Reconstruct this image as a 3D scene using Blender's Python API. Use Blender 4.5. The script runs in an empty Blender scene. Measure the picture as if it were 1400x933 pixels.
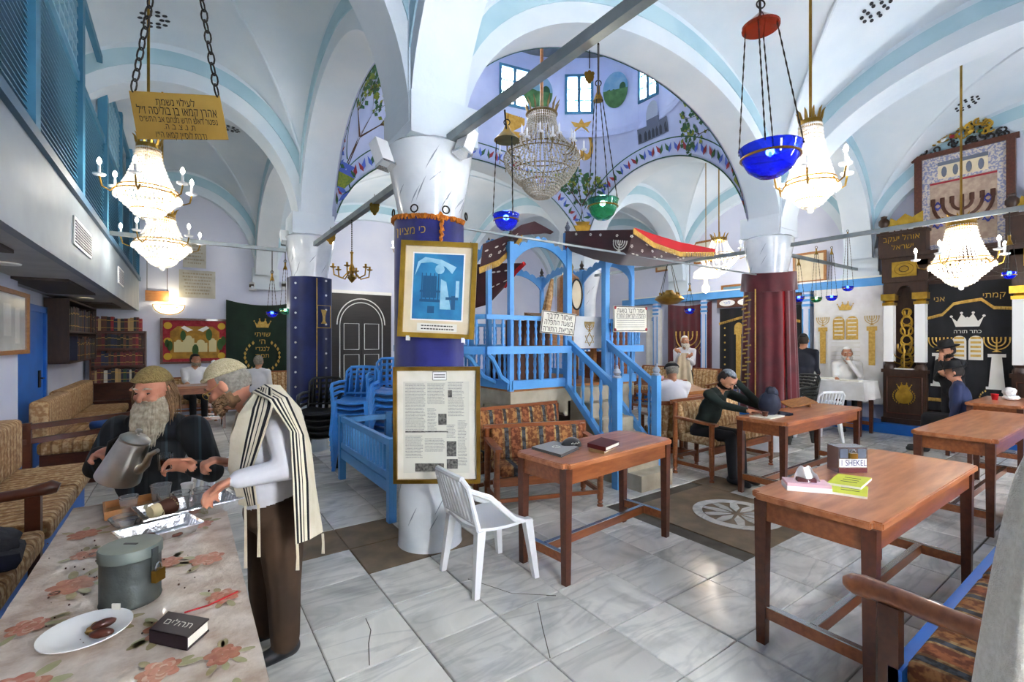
import bpy, bmesh, math, random
from math import sin, cos, pi, radians, sqrt, atan2, hypot
from mathutils import Vector, Matrix, geometry
random.seed(7)
S = bpy.context.scene
COL = S.collection
V = Vector
# ---------------------------------------------------------------- camera
CAMZ, FPX, YAW = 1.6, 640.0, radians(35)
FWD = V((sin(YAW), cos(YAW), 0)); RGT = V((cos(YAW), -sin(YAW), 0)); UP = V((0, 0, 1))
cd = bpy.data.cameras.new('camera'); cam = bpy.data.objects.new('camera', cd); COL.objects.link(cam)
cd.sensor_width = 36; cd.lens = FPX / 1400 * 36; cd.clip_start = .05
cam.location = (0, 0, CAMZ); cam.rotation_euler = (pi / 2, 0, -YAW)
S.camera = cam
# ---------------------------------------------------------------- world, exposure
w = bpy.data.worlds.new('world'); S.world = w; w.use_nodes = True
w.node_tree.nodes['Background'].inputs[0].default_value = (.95, .97, 1, 1)
w.node_tree.nodes['Background'].inputs[1].default_value = 34.0
S.view_settings.view_transform = 'Standard'; S.view_settings.look = 'None'
S.view_settings.gamma = 1; S.view_settings.use_curve_mapping = False
S.view_settings.exposure = 1.16
def lamp(name, p, power, col=(1, .96, .9), r=.12, kind='POINT', parent=None):
    l = bpy.data.lights.new(name, kind); l.energy = power; l.color = col
    if kind == 'POINT': l.shadow_soft_size = r
    o = bpy.data.objects.new(name, l); COL.objects.link(o); o.location = p
    if parent: o.parent = parent; o.matrix_parent_inverse = parent.matrix_basis.inverted()
    return o
# ---------------------------------------------------------------- pixel -> world (1400 x 933 frame)
def ray(px, py): return FWD + RGT * ((px - 700) / FPX) + UP * ((466.5 - py) / FPX)
def W(px, py, t): return V((0, 0, CAMZ)) + ray(px, py) * t
def F(px, py, z=0.): return W(px, py, (z - CAMZ) / ((466.5 - py) / FPX))
def PX(px, py, x): return W(px, py, x / ray(px, py).x)
def PY(px, py, y): return W(px, py, y / ray(px, py).y)
# ---------------------------------------------------------------- materials
def lin(c):
    if isinstance(c, str): c = tuple(int(c[i:i + 2], 16) / 255 for i in (0, 2, 4))
    return tuple(x / 12.92 if x <= .04045 else ((x + .055) / 1.055) ** 2.4 for x in c[:3]) + (1,)
MATS = {}
def M(name, c=None, rough=.6, metal=0, c2=None, sc=4, det=4, lo=.35, hi=.65, bump=0, bsc=40, tr=0, sub=0, spec=.5,
      alpha=1, emit=0, coat=0, wave=None, sheen=0, rnd=0, stretch=None, ior=1.45):
    """procedural material: two colours mixed by noise (or wave bands), optional bump, per-object tone"""
    if c is None: return MATS[name]
    m = bpy.data.materials.new(name); m.use_nodes = True; MATS[name] = m
    nt = m.node_tree; N = nt.nodes; L = nt.links; b = N['Principled BSDF']
    def sv(k, v):
        if k in b.inputs: b.inputs[k].default_value = v
    sv('Base Color', lin(c)); sv('Roughness', rough); sv('Metallic', metal); sv('Specular IOR Level', spec)
    sv('Transmission Weight', tr); sv('Alpha', alpha); sv('Coat Weight', coat); sv('Sheen Weight', sheen); sv('IOR', ior)
    if emit: sv('Emission Color', lin(c)); sv('Emission Strength', emit)
    tc = N.new('ShaderNodeTexCoord'); src = tc.outputs['Object']
    if stretch:
        mp = N.new('ShaderNodeMapping'); mp.inputs['Scale'].default_value = stretch; L.new(src, mp.inputs[0]); src = mp.outputs[0]
    out = None
    if c2 is not None:
        if wave:
            t = N.new('ShaderNodeTexWave'); t.bands_direction = wave[0]; t.inputs['Scale'].default_value = sc
            t.inputs['Distortion'].default_value = wave[1]; t.inputs['Detail'].default_value = det
            t.inputs['Detail Scale'].default_value = 1.5
        else:
            t = N.new('ShaderNodeTexNoise'); t.inputs['Scale'].default_value = sc; t.inputs['Detail'].default_value = det
        L.new(src, t.inputs['Vector'])
        r = N.new('ShaderNodeValToRGB'); r.color_ramp.elements[0].position = lo; r.color_ramp.elements[1].position = hi
        r.color_ramp.elements[0].color = lin(c); r.color_ramp.elements[1].color = lin(c2)
        L.new(t.outputs[1 if wave else 0], r.inputs[0]); out = r.outputs[0]
    if rnd:
        oi = N.new('ShaderNodeObjectInfo'); hs = N.new('ShaderNodeHueSaturation')
        mr = N.new('ShaderNodeMapRange'); mr.inputs[3].default_value = 1 - rnd; mr.inputs[4].default_value = 1 + rnd
        L.new(oi.outputs['Random'], mr.inputs[0]); L.new(mr.outputs[0], hs.inputs['Value'])
        if out: L.new(out, hs.inputs['Color'])
        else: hs.inputs['Color'].default_value = lin(c)
        out = hs.outputs[0]
    if out: L.new(out, b.inputs['Base Color'])
    if bump:
        n = N.new('ShaderNodeTexNoise'); n.inputs['Scale'].default_value = bsc; n.inputs['Detail'].default_value = 3
        L.new(src, n.inputs['Vector'])
        bp = N.new('ShaderNodeBump'); bp.inputs['Strength'].default_value = bump; bp.inputs['Distance'].default_value = .02
        L.new(n.outputs[0], bp.inputs['Height']); L.new(bp.outputs[0], b.inputs['Normal'])
    return m
M('plaster', 'dfe7ee', .55, c2='cfdde8', sc=1.2, bump=.15, bsc=14)
M('plaster_blue', '9fc3d2', .6, c2='b4d2dd', sc=1.5, bump=.15, bsc=14)
M('wall', 'dcdfee', .7, c2='d0d5ea', sc=1.0, bump=.12, bsc=18)
M('pend', 'b9c3de', .7, c2='abb7d8', sc=2)
M('marble_col', 'e4e9ee', .18, c2='b9c3cd', sc=2.2, det=6, lo=.45, hi=.75, coat=.3)
M('vein', '8f9aa5', .3)
M('grout', '5f5a50', .85, c2='4b463e', sc=6)
M('brownstone', '7d6a52', .5, c2='5f503e', sc=5, det=6)
M('blue', '5a9fdc', .45, c2='5096d4', sc=5, bump=.05)
M('blue_deep', '1f6fc8', .45, c2='1a63bb', sc=4)
M('teal', '3f7d9c', .5, c2='35708f', sc=4)
M('wood', '7f4524', .28, c2='95562f', sc=3.2, det=5, stretch=(2, 12, 12), coat=.35)
M('wood_dark', '4a2414', .35, c2='5a2e1b', sc=3.5, det=5, stretch=(3, 9, 9), coat=.2)
M('wood_top', '9a5a34', .32, c2='bb7a50', sc=2.6, det=5, stretch=(1.2, 9, 9), coat=.25)
M('wood_light', 'a9713c', .45, c2='8f5b2c', sc=4, stretch=(2, 10, 10))
M('walnut', '2f1d15', .4, c2='3d281c', sc=4, stretch=(6, 6, 1.5))
M('steel', 'b9bcc0', .25, 1); M('alu', 'd5d7da', .22, 1, bump=.25, bsc=30)
M('iron', '26221f', .5, .7); M('brass', 'b08a3e', .3, 1, c2='8c6a2a', sc=8); M('gold', 'c9a23f', .35, .85, c2='a98430', sc=9)
M('gold_thread', 'd2ae5c', .6, .2, c2='b8923f', sc=25); M('silver_thread', 'd9d6cc', .55, .2)
M('beam', '8f979a', .4, .5, c2='767d80', sc=5)
M('vel_blue', '1b2173', .85, c2='12175a', sc=5, sheen=.6, bump=.2, bsc=9)
M('vel_navy', '16245c', .85, c2='101b4a', sc=5, sheen=.5, bump=.2, bsc=9)
M('vel_green', '0f2a1c', .9, c2='0a2016', sc=4, sheen=.4, bump=.2, bsc=8)
M('vel_red', '5c0f1c', .85, c2='460a15', sc=4, sheen=.6, bump=.2, bsc=8)
M('vel_black', '0d0d12', .9, c2='14141a', sc=4, sheen=.3)
M('vel_maroon', '3c0e16', .9, c2='2c0a10', sc=4, sheen=.4)
M('red_lining', 'b5121c', .6); M('orange_fringe', 'c9781c', .8, c2='a85c10', sc=30)
M('white_cloth', 'e9e8e6', .85, c2='dedcd8', sc=6); M('cream', 'e3d5b8', .85, c2='d8c8a6', sc=6)
M('white', 'eeeeec', .5); M('plastic_white', 'eceef0', .35, spec=.5); M('plastic_black', '1c1f1e', .4); M('plastic_blue', '4a9ae6', .35)
M('black', '0c0c0d', .5); M('ink', '15130f', .7); M('paper', 'e8e5da', .8, c2='dedacb', sc=8)
M('crystal', 'fbf8ee', .15, tr=.0, spec=.8); M('glow', 'fff6e2', .5, emit=9); M('glow_soft', 'fff0cc', .5, emit=1.3)
M('glass', 'ffffff', .03, tr=1, ior=1.25); M('plastic_clear', 'f4f6f6', .08, tr=.92, ior=1.2)
M('glass_blue', '1a35e0', .05, tr=.85); M('glass_green', '3f9a78', .05, tr=.85); M('glass_red', '8a2a12', .1, tr=.5)
M('stone', 'b4ab97', .8, c2='9b927e', sc=5, det=6, bump=.2, bsc=25); M('stone_pale', 'c9c6bb', .7, c2='b5b2a6', sc=5)
M('pane', 'f6fbff', .1, tr=.0, alpha=.2)
# marble floor tiles: per-tile tone, veins running through
def marble():
    m = M('marble', 'd3d6d5', .2, rnd=.18); nt = m.node_tree; N = nt.nodes; L = nt.links
    hs = [n for n in N if n.type == 'HUE_SAT'][0]
    g = N.new('ShaderNodeNewGeometry'); oi = [n for n in N if n.type == 'OBJECT_INFO'][0]
    ad = N.new('ShaderNodeVectorMath'); ad.operation = 'MULTIPLY_ADD'; ad.inputs[1].default_value = (1, 1, 1)
    sc = N.new('ShaderNodeVectorMath'); sc.operation = 'SCALE'; sc.inputs['Scale'].default_value = 37
    cx = N.new('ShaderNodeCombineXYZ'); L.new(oi.outputs['Random'], cx.inputs[0]); L.new(oi.outputs['Random'], cx.inputs[1])
    L.new(cx.outputs[0], sc.inputs[0]); L.new(g.outputs['Position'], ad.inputs[0]); L.new(sc.outputs[0], ad.inputs[2])
    n1 = N.new('ShaderNodeTexNoise'); n1.inputs['Scale'].default_value = 1.3; n1.inputs['Detail'].default_value = 8
    n1.inputs['Distortion'].default_value = 1.6
    L.new(ad.outputs[0], n1.inputs['Vector'])
    r = N.new('ShaderNodeValToRGB'); e = r.color_ramp.elements
    e[0].position = .36; e[0].color = lin('bdbdb8'); e[1].position = .52; e[1].color = lin('dcdbd5')
    e2 = e.new(.64); e2.color = lin('cecdc7')
    w = N.new('ShaderNodeTexNoise'); w.inputs['Scale'].default_value = 3; w.inputs['Detail'].default_value = 5; w.inputs['Distortion'].default_value = 1.2
    mp = N.new('ShaderNodeMapping'); mp.inputs['Rotation'].default_value = (0, 0, .7); mp.inputs['Scale'].default_value = (.35, 1.6, 1)
    L.new(ad.outputs[0], mp.inputs[0]); L.new(mp.outputs[0], w.inputs['Vector'])
    r2 = N.new('ShaderNodeValToRGB'); f = r2.color_ramp.elements
    f[0].position = .44; f[0].color = (1, 1, 1, 1); f[1].position = .56; f[1].color = (1, 1, 1, 1); k = f.new(.5); k.color = (.8, .81, .82, 1)
    mx = N.new('ShaderNodeMix'); mx.data_type = 'RGBA'; mx.blend_type = 'MULTIPLY'; mx.inputs[0].default_value = 1
    L.new(n1.outputs[0], r.inputs[0]); L.new(w.outputs[0], r2.inputs[0])
    L.new(r.outputs[0], mx.inputs[6]); L.new(r2.outputs[0], mx.inputs[7]); L.new(mx.outputs[2], hs.inputs['Color'])
marble()
def stripes(name, cols, period, axis=0, rough=.9, pattern=None, psc=30):
    """bands of colours along one object axis: cols = [(pos, colour)...] in a period (metres)"""
    m = bpy.data.materials.new(name); m.use_nodes = True; MATS[name] = m
    nt = m.node_tree; N = nt.nodes; L = nt.links; b = N['Principled BSDF']; b.inputs['Roughness'].default_value = rough
    tc = N.new('ShaderNodeTexCoord'); sp = N.new('ShaderNodeSeparateXYZ'); L.new(tc.outputs['Object'], sp.inputs[0])
    d = N.new('ShaderNodeMath'); d.operation = 'DIVIDE'; d.inputs[1].default_value = period; L.new(sp.outputs[axis], d.inputs[0])
    fr = N.new('ShaderNodeMath'); fr.operation = 'FRACT'; L.new(d.outputs[0], fr.inputs[0])
    r = N.new('ShaderNodeValToRGB'); r.color_ramp.interpolation = 'CONSTANT'; e = r.color_ramp.elements
    while len(e) < len(cols): e.new(.5)
    for i, (p, c) in enumerate(sorted(cols)): e[i].position = p; e[i].color = lin(c)
    L.new(fr.outputs[0], r.inputs[0]); out = r.outputs[0]
    if pattern:
        n = N.new('ShaderNodeTexNoise'); n.inputs['Scale'].default_value = psc; n.inputs['Detail'].default_value = 5; L.new(tc.outputs['Object'], n.inputs['Vector'])
        rr = N.new('ShaderNodeValToRGB'); rr.color_ramp.elements[0].position = .45; rr.color_ramp.elements[1].position = .58
        rr.color_ramp.elements[0].color = lin(pattern); rr.color_ramp.elements[1].color = (1, 1, 1, 1); L.new(n.outputs[0], rr.inputs[0])
        mx = N.new('ShaderNodeMix'); mx.data_type = 'RGBA'; mx.blend_type = 'MULTIPLY'; mx.inputs[0].default_value = .8
        L.new(out, mx.inputs[6]); L.new(rr.outputs[0], mx.inputs[7]); out = mx.outputs[2]
    L.new(out, b.inputs['Base Color']); return m
stripes('uph_y', [(0, '4a5058'), (.12, 'a58253'), (.18, '9a5a34'), (.45, 'b79663'), (.5, '4a5058'), (.6, 'b79663'), (.66, 'a7713f'), (.94, 'a58253')], .36, 1, pattern='8a5a3a')
stripes('uph_x', [(0, '4a5058'), (.12, 'a58253'), (.18, '9a5a34'), (.45, 'b79663'), (.5, '4a5058'), (.6, 'b79663'), (.66, 'a7713f'), (.94, 'a58253')], .36, 0, pattern='8a5a3a')
stripes('beige_y', [(0, '937452'), (.1, 'c9ab80'), (.4, 'b99868'), (.5, '9f8058'), (.58, 'cdb189'), (.85, 'bf9e70')], .17, 1, pattern='c0a080')
stripes('beige_x', [(0, '937452'), (.1, 'c9ab80'), (.4, 'b99868'), (.5, '9f8058'), (.58, 'cdb189'), (.85, 'bf9e70')], .17, 0, pattern='c0a080')
# ---------------------------------------------------------------- mesh builder
class MB:
    def __init__(s): s.v = []; s.f = []; s.mi = []; s.cur = 0
    def m(s, i): s.cur = i; return s
    def add(s, vs, fs):
        b = len(s.v); s.v += [tuple(x) for x in vs]; s.f += [tuple(i + b for i in f) for f in fs]; s.mi += [s.cur] * len(fs); return s
    def hexa(s, p): return s.add(p, [(0, 3, 2, 1), (4, 5, 6, 7), (0, 1, 5, 4), (1, 2, 6, 5), (2, 3, 7, 6), (3, 0, 4, 7)])
    def box(s, a, b):
        (x0, y0, z0), (x1, y1, z1) = a, b
        return s.hexa([(x0, y0, z0), (x1, y0, z0), (x1, y1, z0), (x0, y1, z0), (x0, y0, z1), (x1, y0, z1), (x1, y1, z1), (x0, y1, z1)])
    def bar(s, p, q, w, h, up=UP):
        p, q, up = V(p), V(q), V(up); d = (q - p).normalized(); r = d.cross(up)
        if r.length < 1e-4: r = d.cross(V((1, 0, 0)))
        r.normalize(); u = r.cross(d)
        o = [(-w / 2, -h / 2), (w / 2, -h / 2), (w / 2, h / 2), (-w / 2, h / 2)]
        return s.hexa([p + r * a + u * b for a, b in o] + [q + r * a + u * b for a, b in o])
    def tube(s, pts, r, n=8, closed=False, cap=True):
        pts = [V(p) for p in pts]; k = len(pts); rs = r if isinstance(r, (list, tuple)) else [r] * k; vs = []; fs = []; nrm = None
        for i, p in enumerate(pts):
            if closed: d = pts[(i + 1) % k] - pts[i - 1]
            else: d = pts[min(i + 1, k - 1)] - pts[max(i - 1, 0)]
            if d.length < 1e-9: d = V((0, 0, 1))
            d.normalize()
            if nrm is None: nrm = d.cross(V((.3, .2, 1)) if abs(d.z) < .9 else V((1, .1, 0)))
            else: nrm = nrm - d * nrm.dot(d)
            if nrm.length < 1e-6: nrm = d.orthogonal()
            nrm.normalize(); b = d.cross(nrm)
            vs += [p + (nrm * cos(2 * pi * j / n) + b * sin(2 * pi * j / n)) * rs[i] for j in range(n)]
        for i in range(k if closed else k - 1):
            for j in range(n): fs.append((i * n + j, i * n + (j + 1) % n, ((i + 1) % k) * n + (j + 1) % n, ((i + 1) % k) * n + j))
        if cap and not closed: fs += [tuple(range(n - 1, -1, -1)), tuple((k - 1) * n + j for j in range(n))]
        return s.add(vs, fs)
    def cyl(s, p, q, r, r2=None, n=12): return s.tube([p, q], [r, r if r2 is None else r2], n)
    def lathe(s, prof, c=(0, 0, 0), n=20, mat=None):
        vs = []; fs = []; c = V(c); k = len(prof)
        for r, z in prof:
            for j in range(n):
                q = V((r * cos(2 * pi * j / n), r * sin(2 * pi * j / n), z)); vs.append(c + (mat @ q if mat else q))
        for i in range(k - 1):
            for j in range(n): fs.append((i * n + j, i * n + (j + 1) % n, (i + 1) * n + (j + 1) % n, (i + 1) * n + j))
        if prof[0][0] > 1e-6: fs.append(tuple(range(n - 1, -1, -1)))
        if prof[-1][0] > 1e-6: fs.append(tuple((k - 1) * n + j for j in range(n)))
        return s.add(vs, fs)
    def sph(s, c, r, nu=12, nv=8):
        rx, ry, rz = (r, r, r) if isinstance(r, (int, float)) else r
        c = V(c); vs = [c + V((0, 0, -rz))]; fs = []
        for i in range(1, nv):
            a = -pi / 2 + pi * i / nv
            vs += [c + V((rx * cos(a) * cos(2 * pi * j / nu), ry * cos(a) * sin(2 * pi * j / nu), rz * sin(a))) for j in range(nu)]
        vs.append(c + V((0, 0, rz))); t = len(vs) - 1
        for j in range(nu):
            fs.append((0, 1 + (j + 1) % nu, 1 + j)); fs.append((t, t - nu + j, t - nu + (j + 1) % nu))
            for i in range(nv - 2): a = 1 + i * nu; fs.append((a + j, a + (j + 1) % nu, a + nu + (j + 1) % nu, a + nu + j))
        return s.add(vs, fs)
    def prism(s, poly, o, ex, ey, d):
        """polygon in the ex/ey plane at o, extruded by vector d"""
        o, ex, ey, d = V(o), V(ex), V(ey), V(d); n = len(poly); a = [o + ex * x + ey * y for x, y in poly]
        return s.add(a + [p + d for p in a], [tuple(range(n - 1, -1, -1)), tuple(range(n, 2 * n))] + [(i, (i + 1) % n, n + (i + 1) % n, n + i) for i in range(n)])
    def sheet(s, fn, nu, nv, th=.0):
        """surface fn(u,v), u,v in 0..1; th > 0 gives a closed slab"""
        P = [[V(fn(i / nu, j / nv)) for j in range(nv + 1)] for i in range(nu + 1)]
        idx = lambda i, j: i * (nv + 1) + j
        vs = [P[i][j] for i in range(nu + 1) for j in range(nv + 1)]
        fs = [(idx(i, j), idx(i + 1, j), idx(i + 1, j + 1), idx(i, j + 1)) for i in range(nu) for j in range(nv)]
        if th:
            nb = []
            for i in range(nu + 1):
                for j in range(nv + 1):
                    a = P[min(i + 1, nu)][j] - P[max(i - 1, 0)][j]; b = P[i][min(j + 1, nv)] - P[i][max(j - 1, 0)]
                    n = a.cross(b); n = n.normalized() if n.length > 1e-9 else V((0, 0, 1)); nb.append(P[i][j] - n * th)
            k = len(vs); vs += nb; fs += [tuple(k + q for q in reversed(f)) for f in fs]
            e = [idx(i, 0) for i in range(nu + 1)] + [idx(nu, j) for j in range(1, nv + 1)] + [idx(i, nv) for i in range(nu - 1, -1, -1)] + [idx(0, j) for j in range(nv - 1, 0, -1)]
            fs += [(e[(i + 1) % len(e)], e[i], k + e[i], k + e[(i + 1) % len(e)]) for i in range(len(e))]
        return s.add(vs, fs)
    def build(s, name, mats, parent=None, smooth=False, loc=None):
        me = bpy.data.meshes.new(name); vs = s.v
        if loc is not None: vs = [(a - loc[0], b - loc[1], c - loc[2]) for a, b, c in vs]
        me.from_pydata(vs, [], s.f)
        for m in (mats if isinstance(mats, (list, tuple)) else [mats]): me.materials.append(MATS[m] if isinstance(m, str) else m)
        if any(s.mi): me.polygons.foreach_set('material_index', s.mi)
        if smooth: smooth_mesh(me, 40 if smooth is True else smooth)
        o = bpy.data.objects.new(name, me); COL.objects.link(o)
        if loc is not None: o.location = loc
        if parent: par(o, parent)
        return o
def smooth_mesh(me, ang):
    me.polygons.foreach_set('use_smooth', [True] * len(me.polygons))
    if ang < 180:
        try: me.set_sharp_from_angle(angle=radians(ang))
        except Exception: pass
def par(o, p):
    """parent keeping the world placement of an object whose coordinates are given in the world"""
    o.parent = p; m = p.matrix_basis.copy(); q = p.parent
    while q: m = q.matrix_basis @ (p.matrix_parent_inverse @ m) if False else q.matrix_basis @ p.matrix_parent_inverse @ m; p = q; q = q.parent
    o.matrix_parent_inverse = m.inverted()
def tag(o, label=None, cat=None, group=None, kind=None):
    if label: o['label'] = label
    if cat: o['category'] = cat
    if group: o['group'] = group
    if kind: o['kind'] = kind
    return o
def thing(name, label, cat, loc=(0, 0, 0), rz=0, group=None):
    o = bpy.data.objects.new(name, None); COL.objects.link(o); o.location = loc; o.rotation_euler = (0, 0, rz)
    o.empty_display_size = .1
    return tag(o, label, cat, group)
def local(o, p):   # child whose coordinates are in the parent's own frame
    o.parent = p; return o
def copy_tree(o, parent=None, loc=None, rz=None, label=None):
    c = o.copy(); COL.objects.link(c); c.parent = parent
    for ch in list(o.children): copy_tree(ch, c)
    if loc is not None: c.location = loc
    if rz is not None: c.rotation_euler = (0, 0, rz)
    if label: c['label'] = label
    return c
HEB = lambda s: s[::-1]
def text(s, o, ex, ey, size, mat, parent=None, name='lettering', align='CENTER', depth=.001, width=None):
    """flat lettering: origin o, reading direction ex, up ey (unit vectors)"""
    cu = bpy.data.curves.new(name, 'FONT'); cu.body = s; cu.size = size; cu.align_x = align; cu.align_y = 'CENTER'; cu.extrude = depth; cu.resolution_u = 2
    t = bpy.data.objects.new(name, cu); COL.objects.link(t); dg = bpy.context.evaluated_depsgraph_get(); cv = t.to_curve(dg); loops = []
    for sp in cv.splines:   # every outline apart, so that overlapping strokes do not cancel out
        bp = sp.bezier_points; n = len(bp); P = []
        for i in range(n): P += geometry.interpolate_bezier(bp[i].co, bp[i].handle_right, bp[(i + 1) % n].handle_left, bp[(i + 1) % n].co, 4)[:-1]
        if len(P) > 2: loops.append(([V((q.x, q.y, 0)) for q in P], sum(P[i].x * P[(i + 1) % len(P)].y - P[(i + 1) % len(P)].x * P[i].y for i in range(len(P)))))
    t.to_curve_clear(); bpy.data.objects.remove(t); bpy.data.curves.remove(cu)
    def inside(q, P):
        c = False
        for i in range(len(P)):
            a, b = P[i], P[i - 1]
            if (a.y > q.y) != (b.y > q.y) and q.x < (b.x - a.x) * (q.y - a.y) / (b.y - a.y) + a.x: c = not c
        return c
    vs, fs = [], []
    for P, ar in loops:
        if any(ah * ar < 0 and abs(ah) > abs(ar) and inside(P[0], h) for h, ah in loops): continue
        hs = [h for h, ah in loops if ah * ar < 0 and abs(ah) < abs(ar) and inside(h[0], P)]; tri = geometry.tessellate_polygon([P] + hs); o_ = len(vs); vs += P + [q for h in hs for q in h]; fs += [tuple(o_ + i for i in (f if ((lambda A, B, C: (B.x - A.x) * (C.y - A.y) - (B.y - A.y) * (C.x - A.x))(*[(P + [q for h in hs for q in h])[i] for i in f])) > 0 else f[::-1])) for f in tri]
    me = bpy.data.meshes.new(name); me.from_pydata([(q.x, q.y, depth) for q in vs], [], fs)
    ex, ey = V(ex).normalized(), V(ey).normalized(); ez = ex.cross(ey); k = 1.
    if width and len(me.vertices):
        xs = [v.co.x for v in me.vertices]; k = width / max(1e-6, max(xs) - min(xs))
    mat4 = Matrix.Translation(V(o)) @ Matrix(((ex.x, ey.x, ez.x), (ex.y, ey.y, ez.y), (ex.z, ey.z, ez.z))).to_4x4() @ Matrix.Diagonal((k, 1, 1, 1))
    me.transform(mat4); me.materials.clear(); me.materials.append(MATS[mat]); me.name = name
    ob = bpy.data.objects.new(name, me); COL.objects.link(ob)
    if parent: par(ob, parent)
    return ob
def struct(o): o['kind'] = 'structure'; return o
# ================================================================ STRUCTURE
XB = [-1.6, 1.57, 7.1, 10.5]; YB = [-1.6, 3.45, 7.4, 12.4]; ZS = 3.13; RISE = 2.1; RI = 1.68
def fp(s, p=2.05): s = min(1, abs(s)); return (1 - s ** p) ** (1 / p)
# ---- floor with marble tiles
TS = .46
fl = struct(MB().box((-1.75, -1.7, -.12), (10.7, 12.6, -.012)).build('floor', 'grout'))
tag(fl, 'grey marble tiled floor with brown stone patches and an inlaid star')
MC = (4.2, 2.36)
tile_me = {}
def tile_mesh(sx, sy, mat):
    k = (round(sx, 3), round(sy, 3), mat)
    if k not in tile_me:
        a, b = sx / 2, sy / 2; bv = .004
        m = MB().add([(-a, -b, -.02), (a, -b, -.02), (a, b, -.02), (-a, b, -.02), (-a, -b, -bv), (a, -b, -bv), (a, b, -bv), (-a, b, -bv),
                      (-a + bv, -b + bv, 0), (a - bv, -b + bv, 0), (a - bv, b - bv, 0), (-a + bv, b - bv, 0)],
                     [(0, 1, 5, 4), (1, 2, 6, 5), (2, 3, 7, 6), (3, 0, 4, 7), (4, 5, 9, 8), (5, 6, 10, 9), (6, 7, 11, 10), (7, 4, 8, 11), (8, 9, 10, 11)])
        o = m.build('floor_tile', mat); tile_me[k] = o.data; bpy.data.objects.remove(o)
    return tile_me[k]
brown = {(-1, 3), (0, 2), (0, 3), (1, 2), (2, 3), (5, 1), (8, 1), (12, 2)}
cells = []
for i in range(-6, 21):
    for j in range(-8, 23):
        x = 1.27 + i * TS; y = 2.28 + .23 + j * TS
        if not (-1.5 < x < 10.2 and -1.5 < y < 12.2): continue
        if abs(x - MC[0]) < .66 and abs(y - MC[1]) < .66: continue
        t = V((x, y, 0)).dot(FWD); lat = V((x, y, 0)).dot(RGT)
        if t < .6: continue
        u = 700 + FPX * lat / t
        if not -60 < u < 1460: continue
        cells.append((t, i, j, x, y))
cells.sort()
far = MB()
for n, (t, i, j, x, y) in enumerate(cells):
    gap = .006 if x < 4.9 else .022
    mat = 'brownstone' if (i, j) in brown else 'marble'
    sx, sy = TS - gap, TS - (.006 if x < 4.9 else .014)
    if n < 290:
        o = bpy.data.objects.new('floor_tile', tile_mesh(sx, sy, mat)); COL.objects.link(o)
        o.location = (x, y, random.uniform(-.0012, .0012)); o.rotation_euler.z = 0; o.parent = fl
    else:
        far.m(0 if mat == 'marble' else 1).box((x - sx / 2, y - sy / 2, -.02), (x + sx / 2, y + sy / 2, random.uniform(-.001, .001)))
tag(far.build('distant_floor_tiles', ['marble', 'brownstone'], fl), kind='stuff')
# star inlay
MB().box((MC[0] - .69, MC[1] - .69, -.02), (MC[0] + .69, MC[1] + .69, -.003)).build('inlay_field', 'brownstone', fl)
m = MB().lathe([(.30, -.004), (.30, .0005), (.385, .0005), (.385, -.004)], (MC[0], MC[1], 0), 48)
m.build('inlay_ring', 'marble', fl)
for k in range(10):
    a = 2 * pi * k / 10; b = pi / 10 * .8; r = .295
    MB().prism([(.05 * cos(a), .05 * sin(a)), (.17 * cos(a - b), .17 * sin(a - b)), (r * cos(a - .1), r * sin(a - .1)), (r * cos(a + .1), r * sin(a + .1)), (.17 * cos(a + b), .17 * sin(a + b))],
               (MC[0], MC[1], -.003), (1, 0, 0), (0, 1, 0), (0, 0, .0035)).build('inlay_ray', 'marble', fl)
# cracks in two tiles
for pts in ([(500, 846), (507, 862), (504, 880), (505, 910)], [(735, 825), (742, 860), (752, 900)], [(640, 792), (700, 812), (760, 815)]):
    MB().tube([F(a, b, .0005) for a, b in pts], .0025, 4).build('crack', 'grout', fl)
# ---- walls
wl = struct(MB().box((-1.85, -1.7, -.1), (-1.6, 12.6, 5.6)).build('wall_left', 'wall'))
wb = struct(MB().box((-1.6, 12.4, -.1), (10.5, 12.65, 5.6)).build('wall_back', 'wall'))
wr = struct(MB().box((10.5, -1.7, -.1), (10.75, 12.4, 5.6)).build('wall_right', 'wall'))
wf = MB(); xs = [-1.6, .85, 1.33, 4.06, 4.54, 7.86, 8.34, 10.5]
for k in range(7):
    if k % 2: wf.box((xs[k], -1.85, -.1), (xs[k + 1], -1.6, 1.1)); wf.box((xs[k], -1.85, 3.0), (xs[k + 1], -1.6, 5.6))
    else: wf.box((xs[k], -1.85, -.1), (xs[k + 1], -1.6, 5.6))
struct(wf.build('wall_front', 'wall'))
for k in (1, 3, 5):  # unseen windows added behind the camera, width set for fill light
    x0, x1 = xs[k], xs[k + 1]; m = MB()
    for a, b, c, d in ((x0, x0 + .02, 1.1, 3.0), (x1 - .02, x1, 1.1, 3.0), (x0, x1, 1.1, 1.16), (x0, x1, 2.94, 3.0), (x0, x1, 2.0, 2.04)): m.box((a, -1.75, c), (b, -1.68, d))
    struct(m.build('window_%d' % (20 + k), 'teal'))
    pl = bpy.data.lights.new('daylight_portal', 'AREA'); pl.shape = 'RECTANGLE'; pl.size = x1 - x0; pl.size_y = 1.9; pl.cycles.is_portal = True
    po = bpy.data.objects.new('daylight_portal', pl); COL.objects.link(po); po.location = ((x0 + x1) / 2, -1.62, 2.05); po.rotation_euler = (pi / 2, 0, pi)
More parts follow.
